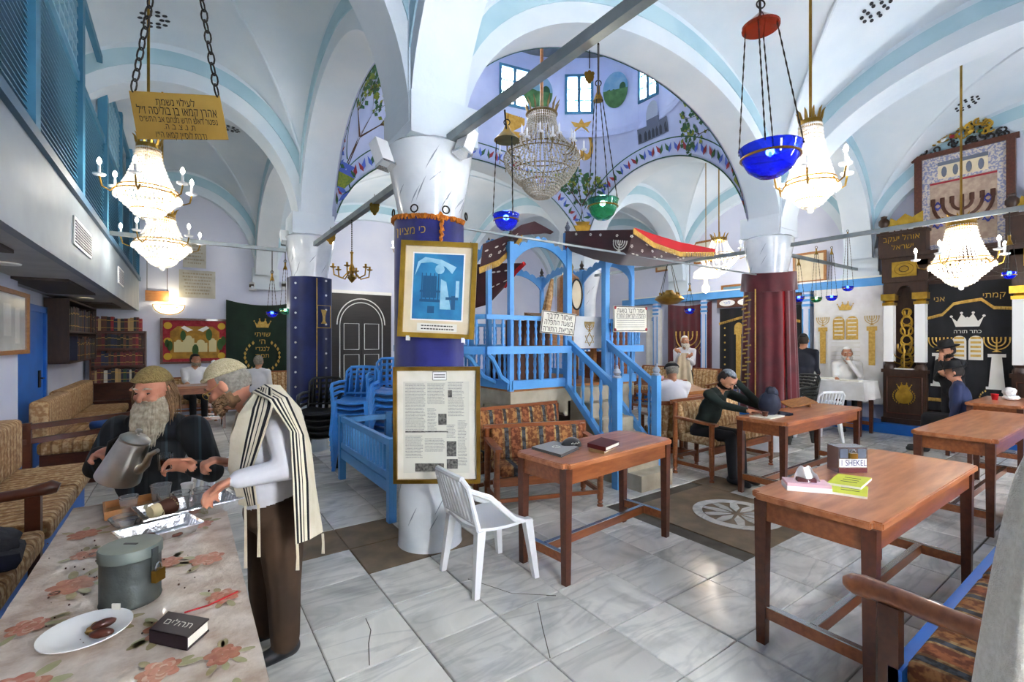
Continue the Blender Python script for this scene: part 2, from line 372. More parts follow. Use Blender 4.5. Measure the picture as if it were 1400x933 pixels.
# ---- vaults: four curved webs per bay
def bay(x0, x1, y0, y1):
    cx, cy, a, b = (x0 + x1) / 2, (y0 + y1) / 2, (x1 - x0) / 2, (y1 - y0) / 2
    m = MB()
    for k in range(4):
        def fn(s, q, k=k):
            wv = sin(pi / 2 * (2 * q - 1)); s = max(s, .001)
            u, v = (s, s * wv) if k % 2 == 0 else (s * wv, s)
            if k > 1: u, v = -u, -v
            z = ZS + RISE * fp(s * wv) + .22 * (1 - u * u) * (1 - v * v)
            return (cx + a * u, cy + b * v, z)
        m.sheet(fn, 14, 36)
    return m
def vaultz(x, y):
    for i in range(3):
        for j in range(3):
            if XB[i] <= x <= XB[i + 1] and YB[j] <= y <= YB[j + 1]:
                u = (2 * x - XB[i] - XB[i + 1]) / (XB[i + 1] - XB[i]); v = (2 * y - YB[j] - YB[j + 1]) / (YB[j + 1] - YB[j])
                return ZS + RISE * max(fp(u), fp(v)) + .22 * (1 - u * u) * (1 - v * v)
    return 5
ceil = struct(bpy.data.objects.new('ceiling', None)); COL.objects.link(ceil)
tag(ceil, 'white and pale blue plaster vaults with painted central dome')
for i in range(3):
    for j in range(3):
        if (i, j) != (1, 1): bay(XB[i], XB[i + 1], YB[j], YB[j + 1]).build('vault', 'plaster', ceil, smooth=180)
# raised rib lines along the creases of the vaults
for i in range(3):
    for j in range(3):
        if (i, j) == (1, 1): continue
        for sx, sy in ((1, 1), (1, -1), (-1, 1), (-1, -1)):
            pts = []
            for k in range(3, 30):
                s = k / 30; cx, cy = (XB[i] + XB[i + 1]) / 2, (YB[j] + YB[j + 1]) / 2
                x = cx + sx * s * (XB[i + 1] - XB[i]) / 2; y = cy + sy * s * (YB[j + 1] - YB[j]) / 2
                pts.append((x, y, vaultz(x, y) - .005))
            MB().tube(pts, .022, 6).build('vault_rib', 'plaster', ceil, smooth=True)
def arch(p, q, wd, ht, a_in=.24, rise=RI, nb=40, trimmed=True):
    p, q = V((p[0], p[1], 0)), V((q[0], q[1], 0)); mid = (p + q) / 2; L = (q - p).length / 2; d = (q - p).normalized(); r = V((d.y, -d.x, 0)); a = L - a_in
    rows = []
    for k in range(nb + 1):
        th = pi * k / nb; s = -cos(th); z = rise * fp(s)
        s2 = max(-1, min(1, s)); n = V((s2 * 1.0, 0, max(.0, 1 - s2 * s2) ** .5)); n.normalize()
        he = min(ht, .2 + .42 * sin(th) ** .8); rows.append((s * a, ZS + z, n.x * he, n.z * he))
    m = MB()
    def pt(k, side, out):
        x, z, nx, nz = rows[k]
        return mid + d * (x + nx * out) + r * (side * wd / 2) + V((0, 0, z + nz * out))
    m.m(0).sheet(lambda u, v: pt(round(u * nb), 1 - 2 * v, 0), nb, 1)
    m.m(0).sheet(lambda u, v: pt(round(u * nb), 1, v), nb, 1)
    m.m(0).sheet(lambda u, v: pt(round(u * nb), -1, 1 - v), nb, 1)
    for sd in (1, -1): m.m(1).sheet(lambda u, v: pt(3 + round(u * (nb - 6)), sd, .32 + .3 * v) + r * sd * .012, nb - 6, 1, .02 * sd)
    m.build('arch', ['plaster', 'plaster_blue'], ceil, smooth=50)
for i in range(4):
    for j in range(3):
        wall = i in (0, 3)
        arch((XB[i], YB[j]), (XB[i], YB[j + 1]), .44 if not wall else .28, .62, .22)
for j in range(1, 4):
    for i in range(3):
        wall = j == 3
        arch((XB[i], YB[j]), (XB[i + 1], YB[j]), .44 if not wall else .28, .62, .22)
# ---- central bay: pendentives, drum, dome
CX, CY = (XB[1] + XB[2]) / 2, (YB[1] + YB[2]) / 2
HX, HY = (XB[2] - XB[1]) / 2 - .235, (YB[2] - YB[1]) / 2 - .235
RX, RY, ZR, ZD = HX - .06, HY - .03, 5.6, 7.0
def zarch(s): return ZS + RI * fp(s)
def pend(ph, s):
    c, n = cos(ph), sin(ph); k = min(HX / abs(c) if abs(c) > 1e-9 else 1e9, HY / abs(n) if abs(n) > 1e-9 else 1e9)
    bx, by = c * k, n * k
    onx = abs(abs(bx) - HX) < 1e-6
    e = (by / (HY + .01)) if onx else (bx / (HX + .01))
    zb = zarch(e)
    te = atan2(n * k / HY, c * k / HX)
    tx, ty = RX * cos(te), RY * sin(te); q = s ** 1.6
    return V((CX + bx + (tx - bx) * q, CY + by + (ty - by) * q, zb + (ZR - zb) * s))
def phi_of(x, y): return atan2(y, x)
phs = sorted(set([atan2(sy * HY, sx * HX) for sx in (1, -1) for sy in (1, -1)] + [atan2(HY * sin(2 * pi * k / 200), HX * cos(2 * pi * k / 200)) for k in range(200)]))
m = MB(); n = len(phs)
for k in range(n):
    a, b = phs[k], phs[(k + 1) % n]
    A0, B0 = pend(a, 0), pend(b, 0); oA = V((A0.x - CX, A0.y - CY, 0)).normalized() * .07 + UP * .02; oB = V((B0.x - CX, B0.y - CY, 0)).normalized() * .07 + UP * .02; m.add([B0 + oB, A0 + oA, A0, B0], [(0, 1, 2, 3)])
    for r in range(10): m.add([pend(b, r / 10), pend(a, r / 10), pend(a, (r + 1) / 10), pend(b, (r + 1) / 10)], [(0, 1, 2, 3)])
bm = bmesh.new(); o = m.build('pendentive', 'pend', ceil); bm.from_mesh(o.data); bmesh.ops.remove_doubles(bm, verts=bm.verts, dist=.001); bm.to_mesh(o.data); smooth_mesh(o.data, 180)
def drum(ph, z, k=0.): return V((CX + (RX - k) * cos(ph), CY + (RY - k) * sin(ph), z))
def phpx(px):   # drum angle (far side) that projects to a pixel column
    best = None
    for q in range(-180, 180):
        a = radians(q); p = drum(a, 6); t = p.dot(FWD)
        if t < V((CX, CY, 0)).dot(FWD): continue
        e = abs(700 + FPX * p.dot(RGT) / t - px)
        if best is None or e < best[0]: best = (e, a)
    return best[1]
wins = [phpx(703), phpx(792), phpx(886)]
step = .72; wins += [wins[2] - step * .9, wins[0] + step, wins[0] + 2 * step, wins[0] + 3 * step]
WZ0, WZ1 = 5.92, 6.68
edges = []
for a in wins: edges += [a - .125, a + .125]
base = [2 * pi * k / 90 - pi for k in range(90)]
def wrap(a): return (a + pi) % (2 * pi) - pi
brk = sorted(set([wrap(e) for e in edges] + [b for b in base if all(abs(wrap(b - a)) > .135 for a in wins)]))
m = MB(); n = len(brk)
for k in range(n):
    a, b = brk[k], brk[(k + 1) % n]
    if b < a: b += 2 * pi
    mid = (a + b) / 2
    for z0, z1 in ((ZR - .12, WZ0), (WZ0, WZ1), (WZ1, ZD)):
        if z0 == WZ0 and any(abs(wrap(mid - w_)) < .115 for w_ in wins): continue
        m.add([drum(b, z0, -.012), drum(a, z0, -.012), drum(a, z1, -.012), drum(b, z1, -.012)], [(0, 1, 2, 3)])
m.build('drum', 'pend', ceil, smooth=180)
for wi, a in enumerate(wins):
    A, B = drum(a - .128, 0, -.02), drum(a + .128, 0, -.02); ex = (B - A).normalized(); wd = (B - A).length; out = (drum(a, 0) - V((CX, CY, 0))).normalized()
    root = struct(bpy.data.objects.new('window_%d' % (wi + 1), None)); COL.objects.link(root); root.location = A + UP * WZ0
    m = MB(); h = WZ1 - WZ0; z = A + UP * WZ0
    for u0, u1, v0, v1 in ((0, wd, 0, .05), (0, wd, h - .05, h), (0, .05, .05, h - .05), (wd - .05, wd, .05, h - .05), (wd / 2 - .03, wd / 2 + .03, .05, h - .05)):
        m.prism([(u0, v0), (u1, v0), (u1, v1), (u0, v1)], z - out * .03, ex, UP, out * .09)
    m.build('window_frame', 'teal', root)
    for c in range(2):
        for r in range(3):
            u0 = .055 + c * (wd / 2 - .02); u1 = u0 + wd / 2 - .09; v0 = .055 + r * (h - .1) / 3; v1 = v0 + (h - .1) / 3 - .025
            MB().prism([(u0, v0), (u1, v0), (u1, v1), (u0, v1)], z + out * .02, ex, UP, out * .006).build('pane', 'pane', root)
    for r in (1, 2): MB().prism([(.04, 0), (wd - .04, 0), (wd - .04, .02), (.04, .02)], z + UP * (.04 + r * (h - .1) / 3), ex, UP, out * .03).build('muntin', 'teal', root)
# cornice and dome shell
M('cornice', '59616a', .6, c2='6c747c', sc=5)
m = MB(); m.sheet(lambda u, v: drum(-2 * pi * u, ZD - .03 + .19 * v, .36 * v - .04), 90, 1); m.sheet(lambda u, v: drum(-2 * pi * u, ZD + .16 + .1 * v, .32), 90, 1)
m.build('cornice', 'cornice', ceil, smooth=50)
M('dome_paint', 'c8cde0', .7, c2='4f63b8', sc=9, det=3, lo=.5, hi=.56)
MB().sheet(lambda u, v: V((CX + (RX - .3) * cos(-2 * pi * u) * cos(v * pi / 2), CY + (RY - .3) * sin(-2 * pi * u) * cos(v * pi / 2), ZD + .22 + 1.3 * sin(v * pi / 2))), 60, 12).build('dome', 'dome_paint', ceil, smooth=180)
# ---- painted leaf borders along the arches of the central bay
M('leaf_g', '2f5a3a', .8); M('leaf_r', '8f2f38', .8); M('leaf_b', '4a62b8', .8); M('leaf_line', '24503a', .8); M('fruit', '8a8f2f', .8, c2='5f7a2c', sc=30); M('bark', '4a3328', .8)
def onp(ph, d, k=.006):
    """point on the pendentive, d metres above the arch edge"""
    p0 = pend(ph, 0); s = min(1, d / max(.12, ZR - p0.z)); p = pend(ph, s); c = V((CX - p.x, CY - p.y, -.2)).normalized(); return p + c * k
for side, (sx, sy, ax) in enumerate(((1, 0, 1), (0, 1, 0), (-1, 0, 1), (0, -1, 0))):
    hs = HY if ax == 1 else HX
    def phs_(e): return atan2(e * HY, sx * HX) if ax == 1 else atan2(sy * HY, e * HX)
    mm = MB(); nn = 44
    # arc-length stepping
    E = [-.985 + 1.97 * k / 300 for k in range(301)]; pts = [pend(phs_(e), 0) for e in E]; acc = [0]
    for k in range(1, 301): acc.append(acc[-1] + (pts[k] - pts[k - 1]).length)
    def e_at(l):
        for k in range(1, 301):
            if acc[k] >= l: f = (l - acc[k - 1]) / (acc[k] - acc[k - 1] + 1e-9); return E[k - 1] + (E[k] - E[k - 1]) * f
        return E[-1]
    Lt = acc[-1]; k = 0; l = .12
    def off(e, d):
        p = pend(phs_(e), 0); q = pend(phs_(min(.99, e + .01)), 0) - pend(phs_(max(-.99, e - .01)), 0); q.normalize()
        inn = V((-sx, -sy, 0)); nrm = inn.cross(q); nrm = nrm if nrm.z > 0 else -nrm
        r = p + nrm * d; ph = atan2(r.y - CY, r.x - CX); p0 = pend(ph, 0); s_ = max(0, min(1, (r.z - p0.z) / max(.1, ZR - p0.z)))
        return pend(ph, s_) + V((CX - r.x, CY - r.y, 0)).normalized() * .014
    for dd in (0.0, .3):
        mm.m(3).sheet(lambda u, v: off(e_at(.02 + u * (Lt - .04)), dd + .02 * v), 80, 1)
    while l < Lt - .1:
        for sgn in (0, 1):
            c = [0, 1, 2][(k + sgn) % 3]; e0 = e_at(l); e1 = e_at(l + (.1 if sgn else -.02)); em = e_at(l + (.075 if sgn else -.04))
            a = off(e0, .07 + .02 * sgn); b = off(e1, .25); q = (b - a); n = q.length; t = pend(phs_(min(.98, e0 + .02)), 0) - pend(phs_(max(-.98, e0 - .02)), 0); t.normalize()
            t = (t - q.normalized() * t.dot(q.normalized())).normalized() * .032
            mm.m(c).add([a, a + q * .4 + t, b, a + q * .4 - t], [(0, 1, 2, 3)])
        k += 1; l += .17
    mm.build('painted_leaf_border', ['leaf_g', 'leaf_r', 'leaf_b', 'leaf_line'], ceil)
# painted trees on the pendentives: trunk, branches and leaves laid on the surface
def painted_tree(ph0, zbase, height, width, seed, pot):
    rnd = random.Random(seed); mm = MB()
    def P(u, z):   # u metres sideways, z height
        ph = ph0 + u / 2.6
        p0 = pend(ph, 0); s = max(.02, min(.98, (z - p0.z) / max(.15, ZR - p0.z))); p = pend(ph, s); return p + V((CX - p.x, CY - p.y, -.1)).normalized() * .012
    def quad(u, z, du, dz, wd):
        n = sqrt(du * du + dz * dz); nx, nz = -dz / n * wd, du / n * wd
        mm.add([P(u - nx, z - nz), P(u + nx, z + nz), P(u + du + nx * .6, z + dz + nz * .6), P(u + du - nx * .6, z + dz - nz * .6)], [(0, 1, 2, 3)])
    def leaf(u, z, a, l, c):
        mm.m(c); du, dz = cos(a) * l, sin(a) * l
        mm.add([P(u, z), P(u + du * .5 - dz * .35, z + dz * .5 + du * .35), P(u + du, z + dz), P(u + du * .5 + dz * .35, z + dz * .5 - du * .35)], [(0, 1, 2, 3)])
    def branch(u, z, a, l, wd, lev):
        mm.m(0); quad(u, z, cos(a) * l, sin(a) * l, wd); u2, z2 = u + cos(a) * l, z + sin(a) * l
        if lev > 1:
            for _ in range(5): leaf(u + (u2 - u) * rnd.random(), z + (z2 - z) * rnd.random(), a + rnd.uniform(-1.6, 1.6), rnd.uniform(.07, .11), 1 if rnd.random() < .7 else 2)
        if lev < 4:
            for da in ((-.6, .1, .62) if lev < 3 else (-.5, .5)): branch(u2, z2, a + da + rnd.uniform(-.2, .2), l * rnd.uniform(.66, .85), wd * .6, lev + 1)
    branch(0, zbase, pi / 2, height * .3, .022, 0 if height > 1.2 else 1)
    mm.build('painted_tree', ['bark', 'leaf_g', 'fruit'], ceil)
    mm = MB(); k = .3
    for z0, z1, w0, w1, c in ((-.34, -.28, .09, .06, 0), (-.28, -.1, .06, .15, 1), (-.1, -.02, .15, .09, 0), (-.02, .06, .09, .13, 0)):
        mm.m(c).add([P(-w0, zbase + z0), P(w0, zbase + z0), P(w1, zbase + z1), P(-w1, zbase + z1)], [(0, 1, 2, 3)])
    mm.build('painted_vase', pot, ceil)
cor = {c: atan2(c[1] * HY, c[0] * HX) for c in ((1, 1), (-1, 1), (1, -1), (-1, -1))}
painted_tree(cor[(-1, 1)], 4.15, 1.55, 1, 3, ['leaf_b', 'fruit'])
painted_tree(cor[(1, 1)], 4.0, 1.15, 1, 5, ['gold', 'gold'])
painted_tree(cor[(1, -1)], 4.15, 1.5, 1, 8, ['leaf_b', 'fruit'])
# murals on the drum: medallions, harp, pan flute, domed building
def on_drum(poly, ph, z, name, mats, k=.012, sc=1.):
    mm = MB()
    def surf(a, z_, k_):
        g = atan2(RY * sin(a), RX * cos(a)); p0 = pend(g, 0)
        if z_ >= ZR: return drum(a, z_, k_)
        p = pend(g, max(0, min(1, (z_ - p0.z) / (ZR - p0.z)))); return p + V((CX - p.x, CY - p.y, -.3)).normalized() * (k_ + .008)
    for c, pts in poly: mm.m(c).add([surf(ph - u * sc / ((RX + RY) / 2), z + v * sc, k + .003 * c) for u, v in pts], [tuple(range(len(pts)))])
    return mm.build(name, mats, ceil)
M('mural_sky', '5f8fae', .8, c2='7fa0b4', sc=6); M('mural_green', '4f7a48', .8, c2='3a5f38', sc=9); M('mural_grey', '59606e', .8); M('mural_dark', '2c3038', .8); M('mural_pale', '9aa3b2', .8); M('mural_gold', 'b0842e', .8, c2='c29a44', sc=20)
ell = lambda cx, cy, a, b, n=28, t0=0, t1=2 * pi: [(cx + a * cos(t0 + (t1 - t0) * k / n), cy + b * sin(t0 + (t1 - t0) * k / n)) for k in range(n + (t1 - t0 < 6.2))]
for px, sd in ((736, 1), (842, 2)):
    on_drum([(0, ell(0, 0, .27, .34)), (1, ell(0, 0, .265, .335, 20, pi, 2 * pi)), (2, ell(.15, .02, .07, .1)), (2, ell(-.1, -.02, .1, .05))], phpx(px), 6.3, 'painted_medallion', ['mural_sky', 'mural_green', 'leaf_g'])
on_drum([(0, ell(0, 0, .19, .27)), (1, ell(0, .01, .13, .2)), (0, [(-.12, .25), (.12, .25), (.2, .36), (.05, .33), (0, .42), (-.05, .33), (-.2, .36)])] + [(0, [(x, -.19), (x + .008, -.19), (x + .008, .2), (x, .2)]) for x in (-.06, -.03, 0, .03, .06)], phpx(796), 5.42, 'painted_harp', ['mural_gold', 'pend'])
on_drum([(0, [(-.17, -.24), (.17, -.2), (.17, .2), (-.17, .24)])] + [(1, [(x, -.22), (x + .012, -.22), (x + .012, .22), (x, .22)]) for x in (-.13, -.09, -.05, -.01, .03, .07, .11)], phpx(703), 5.55, 'painted_pan_flute', ['mural_gold', 'bark'])
bl = [(0, [(x, -.22), (x + .0805, -.22), (x + .0805, .14 if abs(x + .04) < .2 else .04), (x, .14 if abs(x + .04) < .2 else .04)]) for x in [-.4 + .08 * q for q in range(10)]]
bl += [(2, [(x, .14), (x + .0405, .14), (x + .0405, .24 + .2 * sqrt(max(0, 1 - ((x + .04) / .161) ** 2))), (x, .24 + .2 * sqrt(max(0, 1 - (x / .161) ** 2)))]) for x in [-.16 + .04 * q for q in range(8)]]
bl += [(1, [(x - .035, -.2), (x + .035, -.2), (x + .035, -.08), (x, -.03), (x - .035, -.08)]) for x in (-.34, -.2, -.1, 0, .1, .2, .34)]
on_drum(bl, phpx(893), 5.42, 'painted_domed_building', ['mural_grey', 'mural_dark', 'mural_pale'])
# ---- plaster vents in the vaults
def vault_hit(px, py):
    for k in range(100, 1200):
        p = W(px, py, k * .01)
        if p.z > vaultz(p.x, p.y): return p
    return p
for px, py in ((210, 25), (212, 107), (315, 175), (1197, 12), (1268, 90), (1322, 141)):
    p = vault_hit(px, py); e = .02; nx = V((e, 0, vaultz(p.x + e, p.y) - vaultz(p.x, p.y))); ny = V((0, e, vaultz(p.x, p.y + e) - vaultz(p.x, p.y)))
    nx.normalize(); ny.normalize(); nn = nx.cross(ny); mm = MB()
    for k in range(10):
        for rr, cc in ((.13, 10), (.075, 6)):
            if k < cc: a = 2 * pi * k / cc; mm.prism(ell(rr * cos(a), rr * sin(a), .026, .018, 8), p - nn * .012, nx, ny, -nn * .006)
    mm.build('vent_holes', 'mural_dark', ceil)
# ---- columns
cols = [('white marbled column carrying two framed pictures, nearest the camera', (1.62, 3.46)), ('white marbled column wrapped in navy starry velvet', (1.52, 7.38)),
        ('white marbled column wrapped in maroon velvet', (7.13, 3.52)), ('white marbled column behind the blue platform', (7.1, 7.4))]
for k, (lb, (x, y)) in enumerate(cols):
    root = thing('column', lb, None, (x, y, 0)); struct(root)
    prof = [(.255, 0), (.25, .02), (.245, .6), (.24, 1.6), (.235, 2.4), (.25, 2.6), (.3, 2.85), (.33, 3.02), (.335, 3.1), (.3, 3.13)]
    MB().lathe(prof, (x, y, 0), 40).build('shaft', 'marble_col', root, smooth=50)
    m = MB().box((x - .28, y - .28, 3.12), (x + .28, y + .28, 3.42)); gx = min(XB, key=lambda q: abs(q - x)); gy = min(YB, key=lambda q: abs(q - y)); m.box((gx - .235, gy - .235, 3.2), (gx + .235, gy + .235, 4.75)); m.build('impost', 'plaster', root)
    rnd = random.Random(k); m = MB()
    for q in range(60):
        a = rnd.uniform(0, 2 * pi); z = rnd.uniform(.15, 2.88); l = rnd.uniform(.08, .2); pts = []
        for s in range(5):
            zz = z + l * s / 4; aa = a + .35 * s / 4; rr = .3
            for i in range(len(prof) - 1):
                if prof[i][1] <= zz <= prof[i + 1][1]: f = (zz - prof[i][1]) / (prof[i + 1][1] - prof[i][1]); rr = prof[i][0] + (prof[i + 1][0] - prof[i][0]) * f; break
            pts.append((x + (rr - .002) * cos(aa), y + (rr - .002) * sin(aa), zz))
        m.tube(pts, [.001, .004, .006, .004, .001], 5)
    m.build('painted_veins', 'vein', root)
# wall piers carrying the outer arches
for (x, y) in ((XB[0], YB[1]), (XB[0], YB[2]), (XB[1], YB[3]), (XB[2], YB[3]), (XB[3], YB[1]), (XB[3], YB[2])):
    m = MB(); dx = .12 if x in (XB[0], XB[3]) else .28; dy = .12 if y == YB[3] else .28
    m.box((x - dx, y - dy, 2.86), (x + dx, y + dy, 3.3)); m.box((x - dx - .03, y - dy - .03, 2.8), (x + dx + .03, y + dy + .03, 2.87))
    m.box((x - (.16 if dx < .2 else .235), y - (.16 if dy < .2 else .235), 3.2), (x + (.16 if dx < .2 else .235), y + (.16 if dy < .2 else .235), 4.75)); m.build('pier_corbel', 'plaster', ceil)
# ---- tie beams
def tie(p, q, w_, h_, lb):
    o = MB().bar(p, q, w_, h_).build('tie_beam', 'beam'); tag(o, lb, 'beam', kind='structure'); return o
tie((1.65, 3.2, 3.13), (1.72, -1.5, 3.13), .055, .065, 'grey steel tie beam running overhead from the picture column')
tie((1.55, 3.75, 2.98), (1.53, 7.1, 2.98), .06, .06, 'grey tie beam between picture column and navy velvet column')
tie((7.13, 3.25, 2.98), (7.1, -1.4, 2.98), .05, .05, 'white tie beam from maroon column across the tapestry')
tie((7.15, 3.85, 2.98), (7.1, 7.1, 2.98), .05, .05, 'tie beam from maroon column behind the red awning')
tie((7.42, 3.52, 2.95), (10.38, 3.5, 2.95), .04, .05, 'tie beam from maroon column to the wall of curtains')
tie((1.9, 3.5, 2.56), (6.85, 3.52, 2.56), .018, .018, 'thin grey tie rod passing in front of the blue platform')
tie((1.2, 7.38, 2.9), (-1.46, 7.4, 2.9), .05, .05, 'tie beam from navy velvet column towards the gallery')
# ================================================================ GALLERY on the left
GX, GZ0, GZ1 = -.77, 2.22, 2.84
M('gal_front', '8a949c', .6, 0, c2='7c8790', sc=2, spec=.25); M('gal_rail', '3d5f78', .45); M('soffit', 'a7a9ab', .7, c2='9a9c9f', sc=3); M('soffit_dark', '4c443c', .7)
gal = thing('gallery', 'overhanging gallery with grey parapet and blue louvred screens along the left', 'gallery', (GX, 5, GZ0))
MB().box((GX - .06, -1.6, GZ0), (GX, 12.38, GZ1)).build('parapet', 'gal_front', gal)
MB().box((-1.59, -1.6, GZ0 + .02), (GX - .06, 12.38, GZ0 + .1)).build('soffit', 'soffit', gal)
MB().box((GX - .09, -1.6, GZ1), (GX + .035, 12.38, GZ1 + .07)).build('parapet_rail', 'gal_rail', gal)
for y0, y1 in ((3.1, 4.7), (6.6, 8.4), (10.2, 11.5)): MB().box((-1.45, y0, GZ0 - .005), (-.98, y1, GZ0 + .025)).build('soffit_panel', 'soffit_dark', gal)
for y in (2.4, 5.5, 9.3):
    o = MB().lathe([(.07, 0), (.095, 0), (.1, .012), (.07, .012)], (-1.2, y, GZ0 + .004), 24).build('downlight_ring', 'white', gal, smooth=True)
    MB().lathe([(0, 0), (.07, 0), (.07, .01), (0, .01)], (-1.2, y, GZ0 + .006), 24).build('downlight_lens', 'glow_soft', gal)
for y0, y1 in ((5.35, 6.25), (8.6, 9.3)):
    v = MB().box((GX, y0, GZ0 + .2), (GX + .012, y1, GZ0 + .44)).build('vent', 'white', gal)
    for k in range(8): MB().box((GX + .012, y0 + .03, GZ0 + .225 + k * .025), (GX + .02, y1 - .03, GZ0 + .235 + k * .025)).build('vent_slat', 'soffit', v)
posts = [-.8, .85, 2.5, 4.14, 5.79, 7.44, 9.1, 10.75, 12.3]
post_o = MB().box((-.045, -.06, 0), (.045, .06, 2.1)).build('screen_post', 'teal')
slat = MB().hexa([(-.016, 0, .02), (.012, 0, 0), (.012, 1, 0), (-.016, 1, .02), (-.016, 0, .028), (.012, 0, .008), (.012, 1, .008), (-.016, 1, .028)]).build('screen_slat', 'teal')
first = [post_o, slat]
M('teal_pale', '7fa9bf', .5)
def put(o, p, sc=None):
    c = o if not o.users_collection or o.parent is None and o in first else o.copy()
    if c is not o: COL.objects.link(c)
    else: first.remove(o)
    if sc: c.scale = sc
    c.location = V(p) - V(gal.location); c.parent = gal; return c
for k, y in enumerate(posts):
    put(post_o, (GX - .03, y, GZ1 + .07))
    if k == len(posts) - 1 or y < 2: continue
    y1 = posts[k + 1]
    for j in range(24): put(slat, (GX - .03, y + .07, GZ1 + .1 + j * .043), (1, y1 - y - .14, 1))
    MB().box((GX - .055, y + .06, GZ1 + 1.12), (GX - .005, y1 - .06, GZ1 + 1.2)).build('screen_rail', 'teal', gal)
    MB().box((GX - .055, y + .06, GZ1 + 1.98), (GX - .005, y1 - .06, GZ1 + 2.06)).build('screen_rail', 'teal', gal)
    if k % 2 == 1:
        m = MB()
        for c in range(9): u = y + .12 + c * (y1 - y - .24) / 8; m.box((GX - .04, u - .012, GZ1 + 1.2), (GX - .02, u + .012, GZ1 + 1.98))
        for r in range(7): z = GZ1 + 1.25 + r * .11; m.box((GX - .043, y + .06, z - .012), (GX - .017, y1 - .06, z + .012))
        m.build('lattice', 'teal_pale', gal)
# ================================================================ LAMPS
cm = bpy.data.materials.new('crystal_beads'); cm.use_nodes = True; MATS['beads'] = cm
nt = cm.node_tree; nt.nodes.clear(); N = nt.nodes
a_ = N.new('ShaderNodeBsdfTranslucent'); a_.inputs[0].default_value = (1, .98, .93, 1); b_ = N.new('ShaderNodeBsdfDiffuse'); b_.inputs[0].default_value = (.9, .88, .84, 1)
g_ = N.new('ShaderNodeBsdfGlossy'); g_.inputs['Roughness'].default_value = .12; m1 = N.new('ShaderNodeMixShader'); m1.inputs[0].default_value = .35; m2 = N.new('ShaderNodeMixShader'); m2.inputs[0].default_value = .22
o_ = N.new('ShaderNodeOutputMaterial'); L = nt.links; L.new(a_.outputs[0], m1.inputs[1]); L.new(b_.outputs[0], m1.inputs[2]); L.new(m1.outputs[0], m2.inputs[1]); L.new(g_.outputs[0], m2.inputs[2]); L.new(m2.outputs[0], o_.inputs[0])
def strand(m, pts, r, n=5):
    """bead strand through pts: radius swells at each bead"""
    P = []; R = []
    pts = [V(p) for p in pts]; L_ = sum((pts[i + 1] - pts[i]).length for i in range(len(pts) - 1)); k = max(4, int(L_ / (r * 2.4))); acc = 0; tot = [0]
    for i in range(len(pts) - 1): tot.append(tot[-1] + (pts[i + 1] - pts[i]).length)
    for j in range(2 * k + 1):
        l = L_ * j / (2 * k)
        for i in range(len(pts) - 1):
            if l <= tot[i + 1] + 1e-9: f = (l - tot[i]) / max(1e-9, tot[i + 1] - tot[i]); P.append(pts[i].lerp(pts[i + 1], f)); break
        else: P.append(pts[-1])
        R.append(r if j % 2 else r * .25)
    m.tube(P, R, n)
